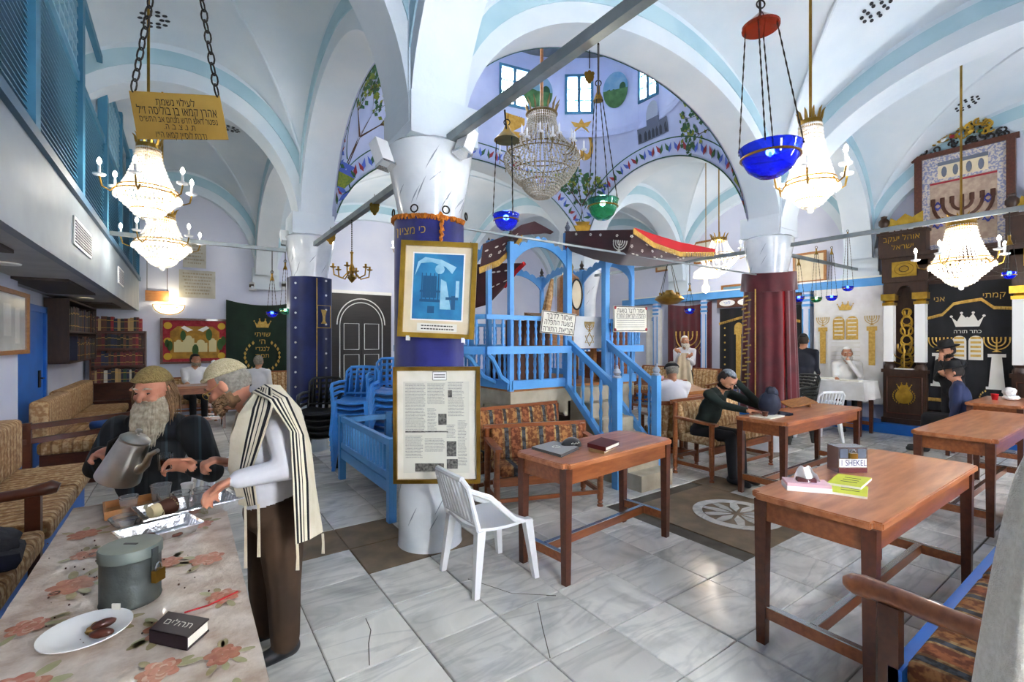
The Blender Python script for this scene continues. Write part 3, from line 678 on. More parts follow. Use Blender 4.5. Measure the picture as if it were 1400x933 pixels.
def crystal(label, p, zb, R, hc, rt, ztop, power, arms=6, armr=None, lvl=38, col=(1, .95, .86), tier=.55, br=.0135, armz=.0, metal='brass'):
    """basket chandelier: bead tent, basket, drop, candle arms"""
    x, y = p[0], p[1]; hb = R * .62; zr = zb + hb + R * .35; zt = zr + hc
    root = thing('chandelier', label, 'chandelier', (x, y, ztop))
    C_ = lambda r, a, z: V((x + r * cos(a), y + r * sin(a), z))
    MB().tube([(x, y, ztop), (x, y, zt)], .012, 8).build('rod', metal, root, smooth=True)
    MB().lathe([(.0, 0), (.05, -.01), (.06, -.05), (.02, -.08), (0, -.08)], (x, y, ztop), 16).build('ceiling_rose', metal, root, smooth=True)
    m = MB()
    for k in range(10):
        a = 2 * pi * k / 10; m.tube([C_(rt * .7, a, zt - .05), C_(rt * 1.0, a, zt + .05), C_(rt * 1.15, a, zt + .1), C_(rt * 1.35, a, zt + .12)], [.008, .014, .009, .002], 5)
    m.lathe([(rt * .8, -.05), (rt * 1.08, -.03), (rt * 1.08, .03), (rt * .8, .04)], (x, y, zt), 24); m.build('crown', metal, root, smooth=True)
    m = MB()
    for k in range(lvl):
        a = 2 * pi * k / lvl; strand(m, [C_(rt + (R * .93 - rt) * (s / 8) ** 1.7, a, zt - (zt - zr) * s / 8) for s in range(9)], br)
    m.build('bead_tent', 'beads', root)
    m = MB()
    for k in range(lvl):
        a = 2 * pi * (k + .5) / lvl; strand(m, [C_(R * cos(s / 6 * 1.0) if False else R * (1 - (1 - tier) * (s / 6) ** 1.8), a, zr - hb * s / 6) for s in range(7)], br * 1.1)
        strand(m, [C_(R * tier * (1 - .75 * (s / 5) ** 1.8), a, zr - hb - (zr - hb - zb) * s / 5) for s in range(6)], br)
    m.sph((x, y, zb - .02), .025, 10, 6); m.build('bead_basket', 'beads', root)
    m = MB()
    for r, z, t in ((R, zr, .007), (R * tier, zr - hb, .006), (R * .93, zr + .04, .006)): m.tube([C_(r, 2 * pi * k / 36, z) for k in range(36)], t, 6, closed=True)
    m.build('rings', metal, root, smooth=True)
    m = MB()
    for k in range(lvl): a = 2 * pi * k / lvl; m.lathe([(0, -.05), (.009, -.035), (.003, 0), (0, .0)], C_(R + .012, a, zr - .015), 5)
    tag(m.build('crystal_drops', 'beads', root), kind='stuff')
    ar = armr or R * 1.45
    for k in range(arms):
        a = 2 * pi * (k + .3) / arms; z0 = zr + .02 + armz
        am = MB().tube([C_(R * .95, a, z0), C_(R * 1.15, a, z0 - .06), C_(ar * .95, a, z0 - .03), C_(ar, a, z0 + .05)], .008, 6).build('arm', metal, root, smooth=True)
        MB().lathe([(.006, .05), (.045, .06), (.05, .075), (.02, .07), (.011, .09), (.011, .15), (0, .152)], C_(ar, a, z0), 12).build('candle', 'plastic_white', am, smooth=True)
        MB().lathe([(0, .15), (.014, .165), (.019, .185), (.012, .21), (0, .225)], C_(ar, a, z0), 10).build('bulb', 'glow', am, smooth=True)
    lamp('chandelier_light', (x, y, zr - hb * .3), power, col, .07, parent=root)
    return root
q = W(203, 260, 4.5); crystal('lit crystal chandelier hanging behind the brass memorial plate', q, W(203, 300, 4.5).z, .25, .44, .09, vaultz(q.x, q.y) - .01, 34)
q = W(222, 330, 6.0); crystal('lower crystal chandelier hanging above the wall sconce', q, W(222, 366, 6.0).z, .3, .36, .13, vaultz(q.x, q.y) - .01, 38, arms=5)
q = W(1108, 230, 4.0); crystal('tall lit crystal chandelier right of the large blue oil lamp', q, W(1108, 285, 4.0).z, .2, .52, .08, vaultz(q.x, q.y) - .01, 46)
q = W(1314, 350, 5.6); crystal('bright white bead basket chandelier before the ark', q, W(1314, 392, 5.6).z, .29, .46, .13, vaultz(q.x, q.y) - .01, 38, arms=5)
q = V((8.85, 5.35, 0)); crystal('distant lit crystal chandelier beyond the red awning', q, 2.95, .36, .35, .14, vaultz(q.x, q.y) - .01, 45, arms=6, lvl=18)
q = V((4.3, 10.0, 0)); crystal('far crystal chandelier in the bay behind the platform', q, 3.3, .36, .4, .14, vaultz(q.x, q.y) - .01, 60, arms=6, lvl=14)
# teal globe lamp behind the maroon column capital
# big unlit chandelier under the dome
def dome_chandelier():
    x, y = CX, CY; zb = 3.72; root = thing('chandelier', 'large crystal chandelier with white candles under the painted dome', 'chandelier', (x, y, 8.1))
    C_ = lambda r, a, z: V((x + r * cos(a), y + r * sin(a), z)); M('beads_dull', 'd2ccbd', .15, spec=.9, c2='a59c88', sc=60); M('brass_dull', '8f7c54', .4, .8, c2='6f5d3c', sc=9)
    MB().tube([(x, y, 8.4), (x, y, 4.95)], .025, 10).build('rod', 'wood_light', root, smooth=True)
    m = MB()
    for k in range(14):
        a = 2 * pi * k / 14; m.tube([C_(.2, a, 4.95), C_(.22, a, 5.05), C_(.27, a, 5.14)], [.01, .018, .003], 5); m.tube([C_(.2, a, 4.95), C_(.2, a, 4.6)], .008, 5)
    m.lathe([(.2, 4.92), (.24, 4.95), (.2, 4.98)], (x, y, 0), 24); m.build('crown', 'brass_dull', root, smooth=True)
    m = MB()
    for k in range(40): a = 2 * pi * k / 40; strand(m, [C_(.2 + .34 * (s / 6) ** 2.2, a, 4.95 - .6 * s / 6) for s in range(7)], .016)
    m.build('bead_tent', 'beads_dull', root); m = MB()
    for r, z, r2, z2 in ((.56, 4.3, .46, 4.08), (.46, 4.1, .3, 3.92), (.3, 3.94, .1, 3.72)):
        for k in range(44): a = 2 * pi * k / 44; strand(m, [C_(r + (r2 - r) * (s / 4) ** 1.7, a, z + (z2 - z) * s / 4) for s in range(5)], .017)
    m.build('bead_basket', 'beads_dull', root); m = MB()
    for r, z in ((.56, 4.3), (.46, 4.09), (.3, 3.93), (.5, 4.38)): m.tube([C_(r, 2 * pi * k / 40, z) for k in range(40)], .009, 6, closed=True)
    m.build('rings', 'brass_dull', root, smooth=True)
    for k in range(22):
        r, z = (.62, 4.36) if k % 2 else (.48, 4.48); a = 2 * pi * k / 22
        am = MB().tube([C_(.42, a, z - .12), C_(r * .85, a, z - .14), C_(r, a, z - .08), C_(r, a, z)], .01, 5).build('arm', 'brass_dull', root, smooth=True)
        MB().lathe([(.008, 0), (.04, .01), (.04, .02), (.014, .022), (.013, .13), (.004, .15), (0, .17)], C_(r, a, z), 8).build('candle', 'plastic_white', am, smooth=True)
        MB().lathe([(0, -.16), (.012, -.13), (.004, -.08), (0, -.08)], C_(r, a, z), 5).build('crystal_drop', 'beads_dull', am)
dome_chandelier()
def oil_lamp(label, bowl, r, hb, top, glass, cap='bell', rc=.05, chains=4, light=2, hang=None, rb=.4, lit=True):
    """hanging glass oil lamp: bowl centre (rim), cap at top, chains between"""
    b, t = V(bowl), V(top); root = thing('oil_lamp', label, 'oil lamp', hang or t)
    if hang: MB().tube([hang, t], .006, 5).build('hanger', 'iron', root)
    prof = [(rc, 0), (rc * .8, .02), (rc * .35, .06), (.012, .1), (0, .1)] if cap == 'bell' else [(rc, 0), (rc * 1.02, .012), (rc * .5, .05), (.02, .07), (0, .09)]
    MB().lathe(prof, t - UP * .04, 24).build('smoke_cap', 'glass_red' if cap == 'disc' else 'brass', root, smooth=True)
    rk = MB().tube([t + UP * .06 + RGT * .02 * cos(k * pi / 6) + UP * .02 * sin(k * pi / 6) + UP * .02 for k in range(12)], .004, 5, closed=True).build('hook_ring', 'iron', root)
    MB().lathe([(0, -hb), (r * rb, -hb), (r * .72, -hb * .75), (r * .93, -hb * .35), (r, 0), (r * 1.05, .01), (r * 1.02, .014), (r * .96, 0), (r * .88, -hb * .35), (r * .66, -hb * .72), (0, -hb * .93)], b, 28).build('glass_bowl', glass, root, smooth=60)
    m = MB(); m.tube([b + V((r * .96 * cos(2 * pi * k / 28), r * .96 * sin(2 * pi * k / 28), -hb * .3)) for k in range(28)], .004 + r * .015, 5, closed=True); m.build('brass_band', 'brass', root)
    for k in range(chains):
        a = 2 * pi * (k + .2) / chains; p0 = t + V((rc * .8 * cos(a), rc * .8 * sin(a), -.02)); p1 = b + V((r * 1.03 * cos(a), r * 1.03 * sin(a), -.0))
        n = max(10, int((p1 - p0).length / .025)); m = MB(); m.tube([p0.lerp(p1, i / n) for i in range(n + 1)], [.0045 if i % 2 else .0022 for i in range(n + 1)], 5); m.build('chain', 'iron', root)
    if lit:
        MB().sph(b - UP * hb * .2, (.008, .008, .016), 8, 6).build('flame', 'glow', root, smooth=True)
        lamp('oil_light', b - UP * hb * .1, light, (1, .9, .7), .02, parent=root)
    return root
oil_lamp('large cobalt blue glass oil lamp under a red disc cap at right', W(1053, 205, 2.3), .137, .13, W(1040, 28, 2.3), 'glass_blue', 'disc', .085, 4, 3, hang=W(1036, -60, 2.3))
oil_lamp('green glass oil lamp hanging in front of the dome chandelier', W(824, 276, 3.2), .105, .12, W(818, 130, 3.2), 'glass_green', 'bell', .035, 4, 2, hang=PX(818, 60, 1.72))
oil_lamp('cobalt blue glass oil lamp above the left red awning', W(692, 296, 3.1), .085, .09, W(693, 184, 3.1), 'glass_blue', 'bell', .085, 3, 1, hang=PX(690, 150, 1.68))
for px, py, pl, g, lb, tp, zh in ((1159, 393, ('y', 3.51), 'glass_blue', 'small blue oil lamp hung over the white curtain', 322, 2.94), (1137, 406, ('y', 3.51), 'glass_blue', 'small blue oil lamp hung left of the white curtain crown', 345, 2.94),
                         (1116, 408, ('y', 3.52), 'glass_green', 'small pale green oil lamp beside the blue pilaster', 345, 2.94), (1092, 407, ('y', 3.515), 'glass_blue', 'small blue oil lamp against the maroon column velvet', 360, 2.94),
                         (1380, 374, ('x', 7.105), 'glass_blue', 'small blue oil lamp at the right edge of the ark', 330, 2.97), (372, 428, ('y', 7.39), 'glass_blue', 'small blue oil lamp over the green curtain', 380, 2.89),
                         (390, 424, ('y', 7.385), 'glass_green', 'small green oil lamp over the green curtain', 365, 2.89), (943, 424, ('x', 7.13), 'glass_blue', 'tiny blue oil lamp over the maroon menorah curtain', 395, 2.97)):
    fn = (lambda a_, b_: PX(a_, b_, pl[1])) if pl[0] == 'x' else (lambda a_, b_: PY(a_, b_, pl[1]))
    c = fn(px, py); t = c.dot(FWD); q = fn(px, tp)
    oil_lamp(lb, c, .0095 * t + .01, .04 + .004 * t, q, g, 'bell', .03, 3, .6, hang=V((q.x, q.y, zh)), rb=.3)
# brass chandelier hanging under the tie beam at the left
def arm_chandelier():
    c = W(481, 375, 5.2); root = thing('brass_chandelier', 'dark brass arm chandelier hanging before the black double door', 'chandelier', (c.x, c.y, 2.98))
    C_ = lambda r, a, z: c + V((r * cos(a), r * sin(a), z))
    MB().lathe([(0, -.1), (.02, -.08), (.05, -.04), (.02, 0), (.035, .06), (.012, .12), (.012, .22), (.02, .24), (0, .26)], c, 14).build('stem', 'brass', root, smooth=True)
    n = 30; top = V((c.x, c.y, 2.95)); MB().tube([(c + UP * .25).lerp(top, i / n) for i in range(n + 1)], [.008 if i % 2 else .003 for i in range(n + 1)], 6).build('chain', 'iron', root)
    for k in range(6):
        a = 2 * pi * k / 6
        am = MB().tube([C_(.03, a, .03), C_(.1, a, -.05), C_(.19, a, -.02), C_(.2, a, .06)], .008, 6).build('arm', 'brass', root, smooth=True)
        MB().lathe([(.005, .05), (.032, .06), (.034, .068), (.012, .07), (.012, .1), (0, .1)], C_(.2, a, 0), 10).build('candle_cup', 'brass', am, smooth=True)
arm_chandelier()
# hamsa pendants hanging under the beams
for px, py, t, lb in ((452, 325, 6.2, 'small pierced brass pendant under the beam by the navy column'), (512, 285, 4.6, 'small pierced brass pendant near the picture column'), (806, 105, 2.5, 'pierced brass pendant under the overhead beam')):
    c = W(px, py, t); root = thing('pendant', lb, 'pendant', c + UP * .1)
    MB().tube([c + UP * .045, c + UP * .14], .003, 5).build('link', 'iron', root)
    m = MB(); k = .022 * t / 2.6
    for a, b, r in ((0, 0, 1.2), (-.8, .9, .5), (0, 1.2, .5), (.8, .9, .5), (0, -1.2, .5)): m.prism(ell(a * k, b * k, r * k, r * k * 1.1, 10), c + FWD * .002, RGT, UP, FWD * .006)
    m.build('filigree', 'brass', root)
# small brass shrine lamp and parchment lamp near the far wall
def boat_lamp():
    c = PX(915, 408, 7.12); root = thing('hanging_lamp', 'brass boat shaped hanging lamp right of the platform sign', 'lamp', c + UP * .6)
    MB().lathe([(0, -.12), (.14, -.1), (.26, -.02), (.22, .03), (.1, .08), (.06, .14), (0, .14)], c, 20).build('bowl', 'brass', root, smooth=True)
    for a in range(4): MB().tube([c + V((.22 * cos(a * pi / 2), .22 * sin(a * pi / 2), .02)), c + V((.05 * cos(a * pi / 2), .05 * sin(a * pi / 2), 2.97 - c.z))], .005, 5).build('chain', 'iron', root)
    for a in range(8): MB().lathe([(.012, 0), (.018, .05), (0, .07)], c + V((.16 * cos(a * pi / 4), .16 * sin(a * pi / 4), .04)), 6).build('burner', 'brass', root)
    c = W(965, 372, 8.6); root = thing('hanging_lamp', 'small hanging lamp with cream glass shade over the maroon menorah curtain', 'lamp', c + UP * .5)
    MB().lathe([(.22, -.1), (.2, 0), (.09, .08), (.05, .1), (.05, .08), (.18, -.02), (.2, -.1)], c, 20).build('shade', 'glow_soft', root, smooth=True)
    MB().lathe([(0, -.4), (.06, -.36), (.07, -.28), (.03, -.22), (.03, -.12), (0, -.1)], c, 14).build('oil_font', 'glow_soft', root, smooth=True)
    MB().tube([c + UP * .1, V((c.x, c.y, vaultz(c.x, c.y)))], .008, 6).build('rod', 'brass', root)
boat_lamp()
# spot lamps and number boxes clamped to columns
def spot(label, p, q):
    root = thing('spot_lamp', label, 'lamp', p); p, q = V(p), V(q)
    MB().bar(p, q, .11, .09).build('housing', 'plastic_white', root); d = (q - p).normalized()
    MB().bar(q - d * .002, q + d * .02, .12, .1).build('lens', 'plastic_clear', root); MB().tube([p, p - d * .04 - UP * .05], .015, 6).build('bracket', 'iron', root)
spot('white spot lamp clamped left of the column capital', W(517, 195, 3.55), W(527, 225, 3.5)); spot('white spot lamp clamped right of the column capital', W(642, 180, 3.5), W(633, 208, 3.45))
spot('small white spot lamp on the navy velvet column', W(388, 318, 6.8), W(391, 332, 6.7))
def numberbox(label, px, py, t, s=.13):
    c = PY(px, py, 12.28) if t > 9 else W(px, py, t); root = thing('number_box', label, 'sign', c)
    MB().prism([(-s * .6, -s), (s * .6, -s), (s * .6, s * .7), (0, s), (-s * .6, s * .7)], c, RGT, UP, FWD * .1).build('case', 'plastic_white', root)
    for k in range(3): MB().prism([(-.018, -.035), (.018, -.035), (.018, .035), (-.018, .035)], c - FWD * .004 + RGT * (k - 1) * s * .36, RGT, UP, FWD * .003).build('window', 'soffit_dark', root)
numberbox('white number box on the navy velvet column capital', 405, 310, 6.75); numberbox('white number box on the maroon column capital', 1061, 308, 6.75, .14); numberbox('white number box on the back wall corbel', 344, 391, 10.55, .1); numberbox('white box lamp on the back wall above the green curtain', 388, 390, 11.1, .1)
# ================================================================ helpers for flat work
XR, YR = V((0, -1, 0)), V((1, 0, 0))
class Pl:
    """plane frame: o origin, ex right, ey up, nrm towards the viewer"""
    def __init__(s, o, ex, ey=UP): s.o, s.ex, s.ey = V(o), V(ex).normalized(), V(ey).normalized(); s.n = s.ex.cross(s.ey).normalized()
    def __call__(s, u, v, d=0): return s.o + s.ex * u + s.ey * v + s.n * d
    def poly(s, m, pts, d, th=.003): m.prism(pts, s(0, 0, d), s.ex, s.ey, s.n * th)
    def rect(s, m, u0, u1, v0, v1, d, th=.003): s.poly(m, [(u0, v0), (u1, v0), (u1, v1), (u0, v1)], d, th)
    def line(s, m, pts, r, d, n=5): m.tube([s(u, v, d) for u, v in pts], r, n)
    def text(s, t, u, v, size, mat, parent, d, **k): return text(t, s(u, v, d), s.ex, s.ey, size, mat, parent, **k)
def frame_thing(name, label, cat, pl, w, h, fw, mats, depth=.03):
    root = thing(name, label, cat, pl(0, -h / 2))
    m = MB()
    for u0, u1, v0, v1 in ((-w / 2, w / 2, h / 2 - fw, h / 2), (-w / 2, w / 2, -h / 2, -h / 2 + fw), (-w / 2, -w / 2 + fw, -h / 2 + fw, h / 2 - fw), (w / 2 - fw, w / 2, -h / 2 + fw, h / 2 - fw)): pl.rect(m, u0, u1, v0, v1, 0, depth)
    m.build('frame', mats[0], root); m = MB(); pl.rect(m, -w / 2 + fw, w / 2 - fw, -h / 2 + fw, h / 2 - fw, 0, depth * .4); m.build('mat_board', mats[1], root)
    return root
def curtain(name, label, pl, w, h, mat, waves=7, amp=.018, cat='curtain', sag=0., taper=0, group=None):
    """cloth hung from its top edge; pl origin = middle of the top edge"""
    root = thing(name, label, cat, pl(0, -h), group=group)
    def fn(u, v): return pl((u - .5) * w * (1 - taper * v), -h * v - sag * (1 - (2 * u - 1) ** 2) * (1 - v), .02 + amp * sin(u * waves * 2 * pi) * (.35 + .65 * v))
    MB().sheet(fn, waves * 6, 6, .008).build('cloth', mat, root, smooth=True)
    return root
def menorah(m, pl, u, v, s, d, r=.012, flames=True):
    for k in (1, 2, 3):
        R = s * .14 * k; pl.line(m, [(u + R * cos(a), v + s * .55 + R * 1.05 * sin(a)) for a in [pi + pi * q / 14 for q in range(15)]], r * s, d)
        for sg in (-1, 1):
            if flames: pl.line(m, [(u + sg * R, v + s * .55), (u + sg * R, v + s * .68)], r * s * 1.3, d)
    pl.line(m, [(u, v), (u, v + s * .68)], r * s * 1.2, d); pl.poly(m, [(u - s * .16, v), (u + s * .16, v), (u + s * .05, v + s * .08), (u - s * .05, v + s * .08)], d - .002, .004)
def crown(m, pl, u, v, s, d):
    pl.poly(m, [(u - .5 * s, v + .42 * s), (u - .32 * s, v + .22 * s), (u - .18 * s, v + .55 * s), (u, v + .3 * s), (u, v + .3 * s), (u + .18 * s, v + .55 * s), (u + .32 * s, v + .22 * s), (u + .5 * s, v + .42 * s), (u + .36 * s, v), (u - .36 * s, v)], d)
    for a, b in ((-.5, .44), (-.18, .58), (.18, .58), (.5, .44), (0, .36)): pl.poly(m, ell(u + a * s, v + b * s, .05 * s, .05 * s, 8), d)
def tablets(m, pl, u, v, s, d):
    for sg in (-1, 1): pl.poly(m, [(u + sg * .02 * s + (sg - 1) * .22 * s * 1.0 * .5 * 2 * 0, v)] and [(u + (sg * .24 - .21) * s, v), (u + (sg * .24 + .21) * s, v)] + [(u + sg * .24 * s + .21 * s * cos(a), v + .75 * s + .21 * s * sin(a)) for a in [pi * q / 8 for q in range(9)]], d)
def laurel(m, pl, u, v, s, d, sg):
    for k in range(9):
        a = -1.2 + 2.2 * k / 8; c = (u + sg * s * cos(a), v + s * sin(a)); pl.poly(m, [(c[0] + .16 * s * x, c[1] + .28 * s * y) for x, y in ((0, -.5), (.5, 0), (0, .5), (-.5, 0))], d)
# ================================================================ LEFT WALL AND BACK WALL
struct(tag(MB().box((-1.6, -1.6, 0), (-1.4, 6.85, 2.24)).build('wall_pier', 'wall'), 'white thickened lower wall under the gallery'))
# brass memorial plate on chains
def plate():
    t = 2.2; TL, TR, BR, BL = W(176, 124, t), W(300, 131, t), W(312, 191, t), W(188, 190, t); n = -FWD
    root = thing('memorial_plate', 'engraved brass memorial plate hung on two dark chains from the ceiling', 'plate', (BL + BR) / 2)
    M('plate_brass', 'c09a48', .5, .25, c2='a88238', sc=3, det=6)
    MB().hexa([BL, BR, BR - n * .004, BL - n * .004, TL, TR, TR - n * .004, TL - n * .004]).build('brass_sheet', 'plate_brass', root)
    ex = (TR - TL); ey = (TL - BL + TR - BR) / 2
    for s, v, size, wd in (('לעילוי נשמת', .83, .05, .43), ('אהרן קמאו בן בוליסה ז״ל', .64, .06, .88), ('נפטר ראש חדש מנחם אב התש״ס', .45, .042, .86), ('ת. נ. צ. ב. ה.', .3, .04, .34), ('נדבת לוסיין קמאו הי״ו', .12, .045, .56)):
        text(HEB(s), BL + ex * (.5 + (v - .5) * .0) + ey * v + n * .002, ex, ey, size, 'ink', root, 'engraved_line', width=wd * ex.length, depth=.0004)
    for px0, py0, px1 in ((182, 124, 206), (297, 131, 276)):
        p = W(px0, py0, t); q = W(px1, 0, t); d = (q - p).normalized(); end = p + d * 1.05
        while end.z < vaultz(end.x, end.y): end += d * .02
        L_ = (end - p).length; n_ = int(L_ / .05); m = MB()
        for k in range(n_):
            c = p + d * (k + .5) * L_ / n_; e = (RGT if k % 2 else FWD); e = (e - d * e.dot(d)).normalized()
            m.tube([c + d * cos(a) * .031 + e * sin(a) * .015 for a in [2 * pi * q_ / 10 for q_ in range(10)]], .004, 5, closed=True)
        tag(m.build('chain', 'iron', root, smooth=True), kind='stuff')
plate()
# notice board
def notice():
    p0, p1 = PX(-30, 440, -1.38), PX(32, 440, -1.38); pl = Pl(((p0 + p1) / 2).to_tuple()[:2] + (1.78,), YR * 0 + V((0, 1, 0)))
    w_ = (p1 - p0).length; root = frame_thing('notice_board', 'glazed notice board with pinned papers on the left wall', 'board', pl, w_, .62, .04, ['wood_light', 'stone_pale'], .05)
    for u, v, a, b in ((-.1, .02, .22, .3), (.25, -.03, .15, .35)):
        m = MB(); pl.rect(m, u, u + a, v - b / 2, v + b / 2, .022, .002); m.build('paper', 'paper', root)
    m = MB(); pl.rect(m, -w_ / 2 + .04, w_ / 2 - .04, -.27, .27, .032, .003); m.build('glass_pane', 'pane', root)
notice()
# blue door
d1 = struct(bpy.data.objects.new('door_1', None)); COL.objects.link(d1); d1.location = (-1.6, 8.1, 0); tag(d1, 'bright blue door in the left wall')
MB().box((-1.6, 7.35, 0), (-1.54, 8.72, 1.98)).build('door_leaf', 'blue_deep', d1)
for a, b, c, d in ((7.3, 7.38, 0, 2.05), (8.68, 8.76, 0, 2.05), (7.3, 8.76, 1.97, 2.05)): MB().box((-1.6, a, c), (-1.51, b, d)).build('door_frame', 'blue_deep', d1)
h = MB().box((-1.54, 8.42, 1.0), (-1.525, 8.5, 1.22)); h.tube([(-1.525, 8.46, 1.12), (-1.49, 8.46, 1.12), (-1.49, 8.36, 1.12)], .009, 6); h.build('door_handle', 'iron', d1)
# books and bookcases
BC = [('bk_maroon', '5a1a1c'), ('bk_brown', '54301f'), ('bk_black', '17161a'), ('bk_navy', '1d2440'), ('bk_tan', 'a98a5c'), ('bk_green', '24402f'), ('bk_red', '8a2026'), ('bk_white', 'cfcabb'), ('bk_blue', '2d5fae')]
for n_, c in BC: M(n_, c, .55, rnd=.25)
book_me = {}
def book_data(c):
    if c not in book_me:
        m = MB(); m.m(0).box((0, 0, 0), (.008, 1, 1)); m.box((.992 - .0, 0, 0), (1, 1, 1)) if False else None
        m = MB(); m.m(0).box((0, 0, 0), (1, .06, 1)).box((0, .06, 0), (.09, 1, 1)).box((.91, .06, 0), (1, 1, 1)); m.m(1).box((.09, .06, .02), (.91, .97, .97)); m.m(2).box((-.002, -.006, .72), (1.002, 0, .76)).box((-.002, -.006, .2), (1.002, 0, .23))
        o = m.build('book', [c, 'paper', 'gold_thread']); book_me[c] = o.data; bpy.data.objects.remove(o)
    return book_me[c]
COLN = dict(bk_maroon='maroon', bk_brown='brown', bk_black='black', bk_navy='navy', bk_tan='tan', bk_green='dark green', bk_red='red', bk_white='off-white', bk_blue='blue')
def ORD(k):
    w1 = 'first second third fourth fifth sixth seventh eighth ninth tenth eleventh twelfth thirteenth fourteenth fifteenth sixteenth seventeenth eighteenth nineteenth'.split()
    return w1[k - 1] if k < 20 else ('twentieth' if k == 20 else 'twenty-' + w1[k - 21] if k < 30 else 'thirtieth' if k == 30 else 'thirty-' + w1[k - 31])
def book_row(o, ex, ey, length, hmax, depth, pal, label, grp, tmin=.035, tmax=.06, rnd=random.Random(4), stop=1.0):
    """upright books along ex from o (shelf front edge); ey points into the shelf"""
    u = 0; ex, ey = V(ex), V(ey); k = 0
    while u < length * stop - tmax:
        t = rnd.uniform(tmin, tmax); h = hmax * rnd.uniform(.82, .99); c = rnd.choice(pal)
        b = bpy.data.objects.new('book', book_data(c)); COL.objects.link(b)
        b.matrix_world = Matrix.Translation(V(o) + ex * u + ey * rnd.uniform(.01, .03)) @ Matrix(((ex.x, ey.x, 0), (ex.y, ey.y, 0), (0, 0, 1))).to_4x4() @ Matrix.Diagonal((t - .002, depth, h, 1))
        k += 1; tag(b, label % (COLN[c], ORD(k)), 'book', grp); u += t
def bookcase(label, name, o, ex, ey, w_, zs, depth, mat='wood_dark', back=True):
    root = thing(name, label, 'bookcase', V(o) + V(ex) * w_ / 2); ex, ey, o = V(ex), V(ey), V(o); h = zs[-1]
    def b(m, u0, u1, d0, d1, z0, z1): m.hexa([o + ex * u + ey * d + UP * z for z in (z0, z1) for u, d in ((u0, d0), (u1, d0), (u1, d1), (u0, d1))])
    for u in (0, w_ - .025): m = MB(); b(m, u, u + .025, 0, depth, zs[0] - o.z, h - o.z); m.build('side_panel', mat, root)
    for z in zs: m = MB(); b(m, .025, w_ - .025, 0, depth, z - .025 - o.z, z - o.z); m.build('shelf', mat, root)
    m = MB(); b(m, .025, w_ - .025, depth - .012, depth, zs[0] - o.z, h - o.z); m.build('back_panel', mat, root); return root
oB = V((-1.5, 12.08, 0)); zsB = [.1, .42, .78, 1.12, 1.46, 1.8]
bookcase('dark wooden bookcase full of religious books in the far left corner', 'bookcase', oB, (1, 0, 0), (0, 1, 0), .86, zsB, .3)
dark = ['bk_maroon', 'bk_brown', 'bk_black', 'bk_maroon', 'bk_navy', 'bk_black', 'bk_brown', 'bk_red']; mixd = dark + ['bk_tan', 'bk_green', 'bk_white']
for k, (z, pal) in enumerate(((.78, mixd), (1.12, dark + ['bk_blue']), (1.46, dark), (1.8, dark + ['bk_tan']))):
    book_row(oB + V((.03, 0, z)), (1, 0, 0), (0, 1, 0), .8, .29, .22, pal, '%%s book, %%s from the left on the %s shelf of the corner bookcase' % ['lowest', 'second', 'third', 'top'][k], 'books on the %s shelf of the corner bookcase' % ['low', 'second', 'third', 'top'][k])
oN = V((-1.33, 9.0, 0)); zsN = [1.3, 1.75, 2.2]
bookcase('dark wall bookcase set under the gallery beside the blue door', 'hanging_bookcase', V((-1.33, 9.0, 1.3)), (0, 1, 0), (-1, 0, 0), 2.5, zsN, .26, 'walnut')
for z, lo, ln in ((1.3, .75, 1.7), (1.75, .1, 2.3)): book_row(V((-1.33, 9.03 + lo, z)), (0, 1, 0), (-1, 0, 0), ln, .38, .2, ['bk_black', 'bk_brown', 'bk_black', 'bk_navy'], '%%s book, %%s from the left in the %s row of the wall bookcase' % ('upper' if z > 1.5 else 'lower'), 'dark books in the %s row of the wall bookcase' % ('upper' if z > 1.5 else 'lower'), .06, .1)
# sconce
def sconce():
    p = PY(231, 421, 12.38); root = thing('sconce_lamp', 'half bowl wall sconce glowing above the red tapestry', 'lamp', p)
    m = MB(); m.sheet(lambda u, v: p + V((.27 * cos(pi * u) * cos(v * pi / 2.0), -.16 * sin(pi * u) * cos(v * pi / 2), .06 - .2 * sin(v * pi / 2))), 18, 8, .006); m.build('glass_bowl', 'glow_soft', root, smooth=True)
    m = MB(); m.tube([p + V((.275 * cos(pi * k / 18), -.165 * sin(pi * k / 18), .06)) for k in range(19)], .008, 5); m.tube([p + V((.275 * cos(a), -.01, .06 - .21 * sin(a))) for a in [pi * k / 16 for k in range(17)]], .01, 5); m.build('rim', 'brass', root)
    for s in (-.14, .14): MB().sph(p + V((s, -.14, -.0)), .014).build('stud', 'brass', root)
    lamp('sconce_light', p + V((0, -.16, .2)), 3.5, (1, .85, .55), .05, parent=root)
sconce()
# stone plaques, small hanging plate
def wallplane(px, py, y=12.38): return Pl(PY(px, py, y), YR)
for px, py, w_, h_, lb, n_ in ((266, 347, .42, .62, 'upper carved stone memorial plaque on the back wall', 7), (270, 389, .66, .6, 'lower wider stone memorial plaque on the back wall', 7)):
    pl = wallplane(px, py); root = thing('stone_plaque', lb, 'plaque', pl(0, -h_ / 2)); m = MB(); pl.rect(m, -w_ / 2, w_ / 2, -h_ / 2, h_ / 2, 0, .03); m.build('slab', 'stone_pale', root)
    rnd = random.Random(px)
    for k in range(n_):
        m = MB(); v = h_ / 2 - .07 - k * (h_ - .1) / n_; l = w_ * rnd.uniform(.55, .85) / 2; u = -l
        while u < l: a = rnd.uniform(.02, .06); pl.rect(m, u, min(l, u + a), v - .022, v + .012, .03, .0012); u += a + .012
        tag(m.build('carved_line', 'bk_tan' if False else 'stone', root), kind='stuff')
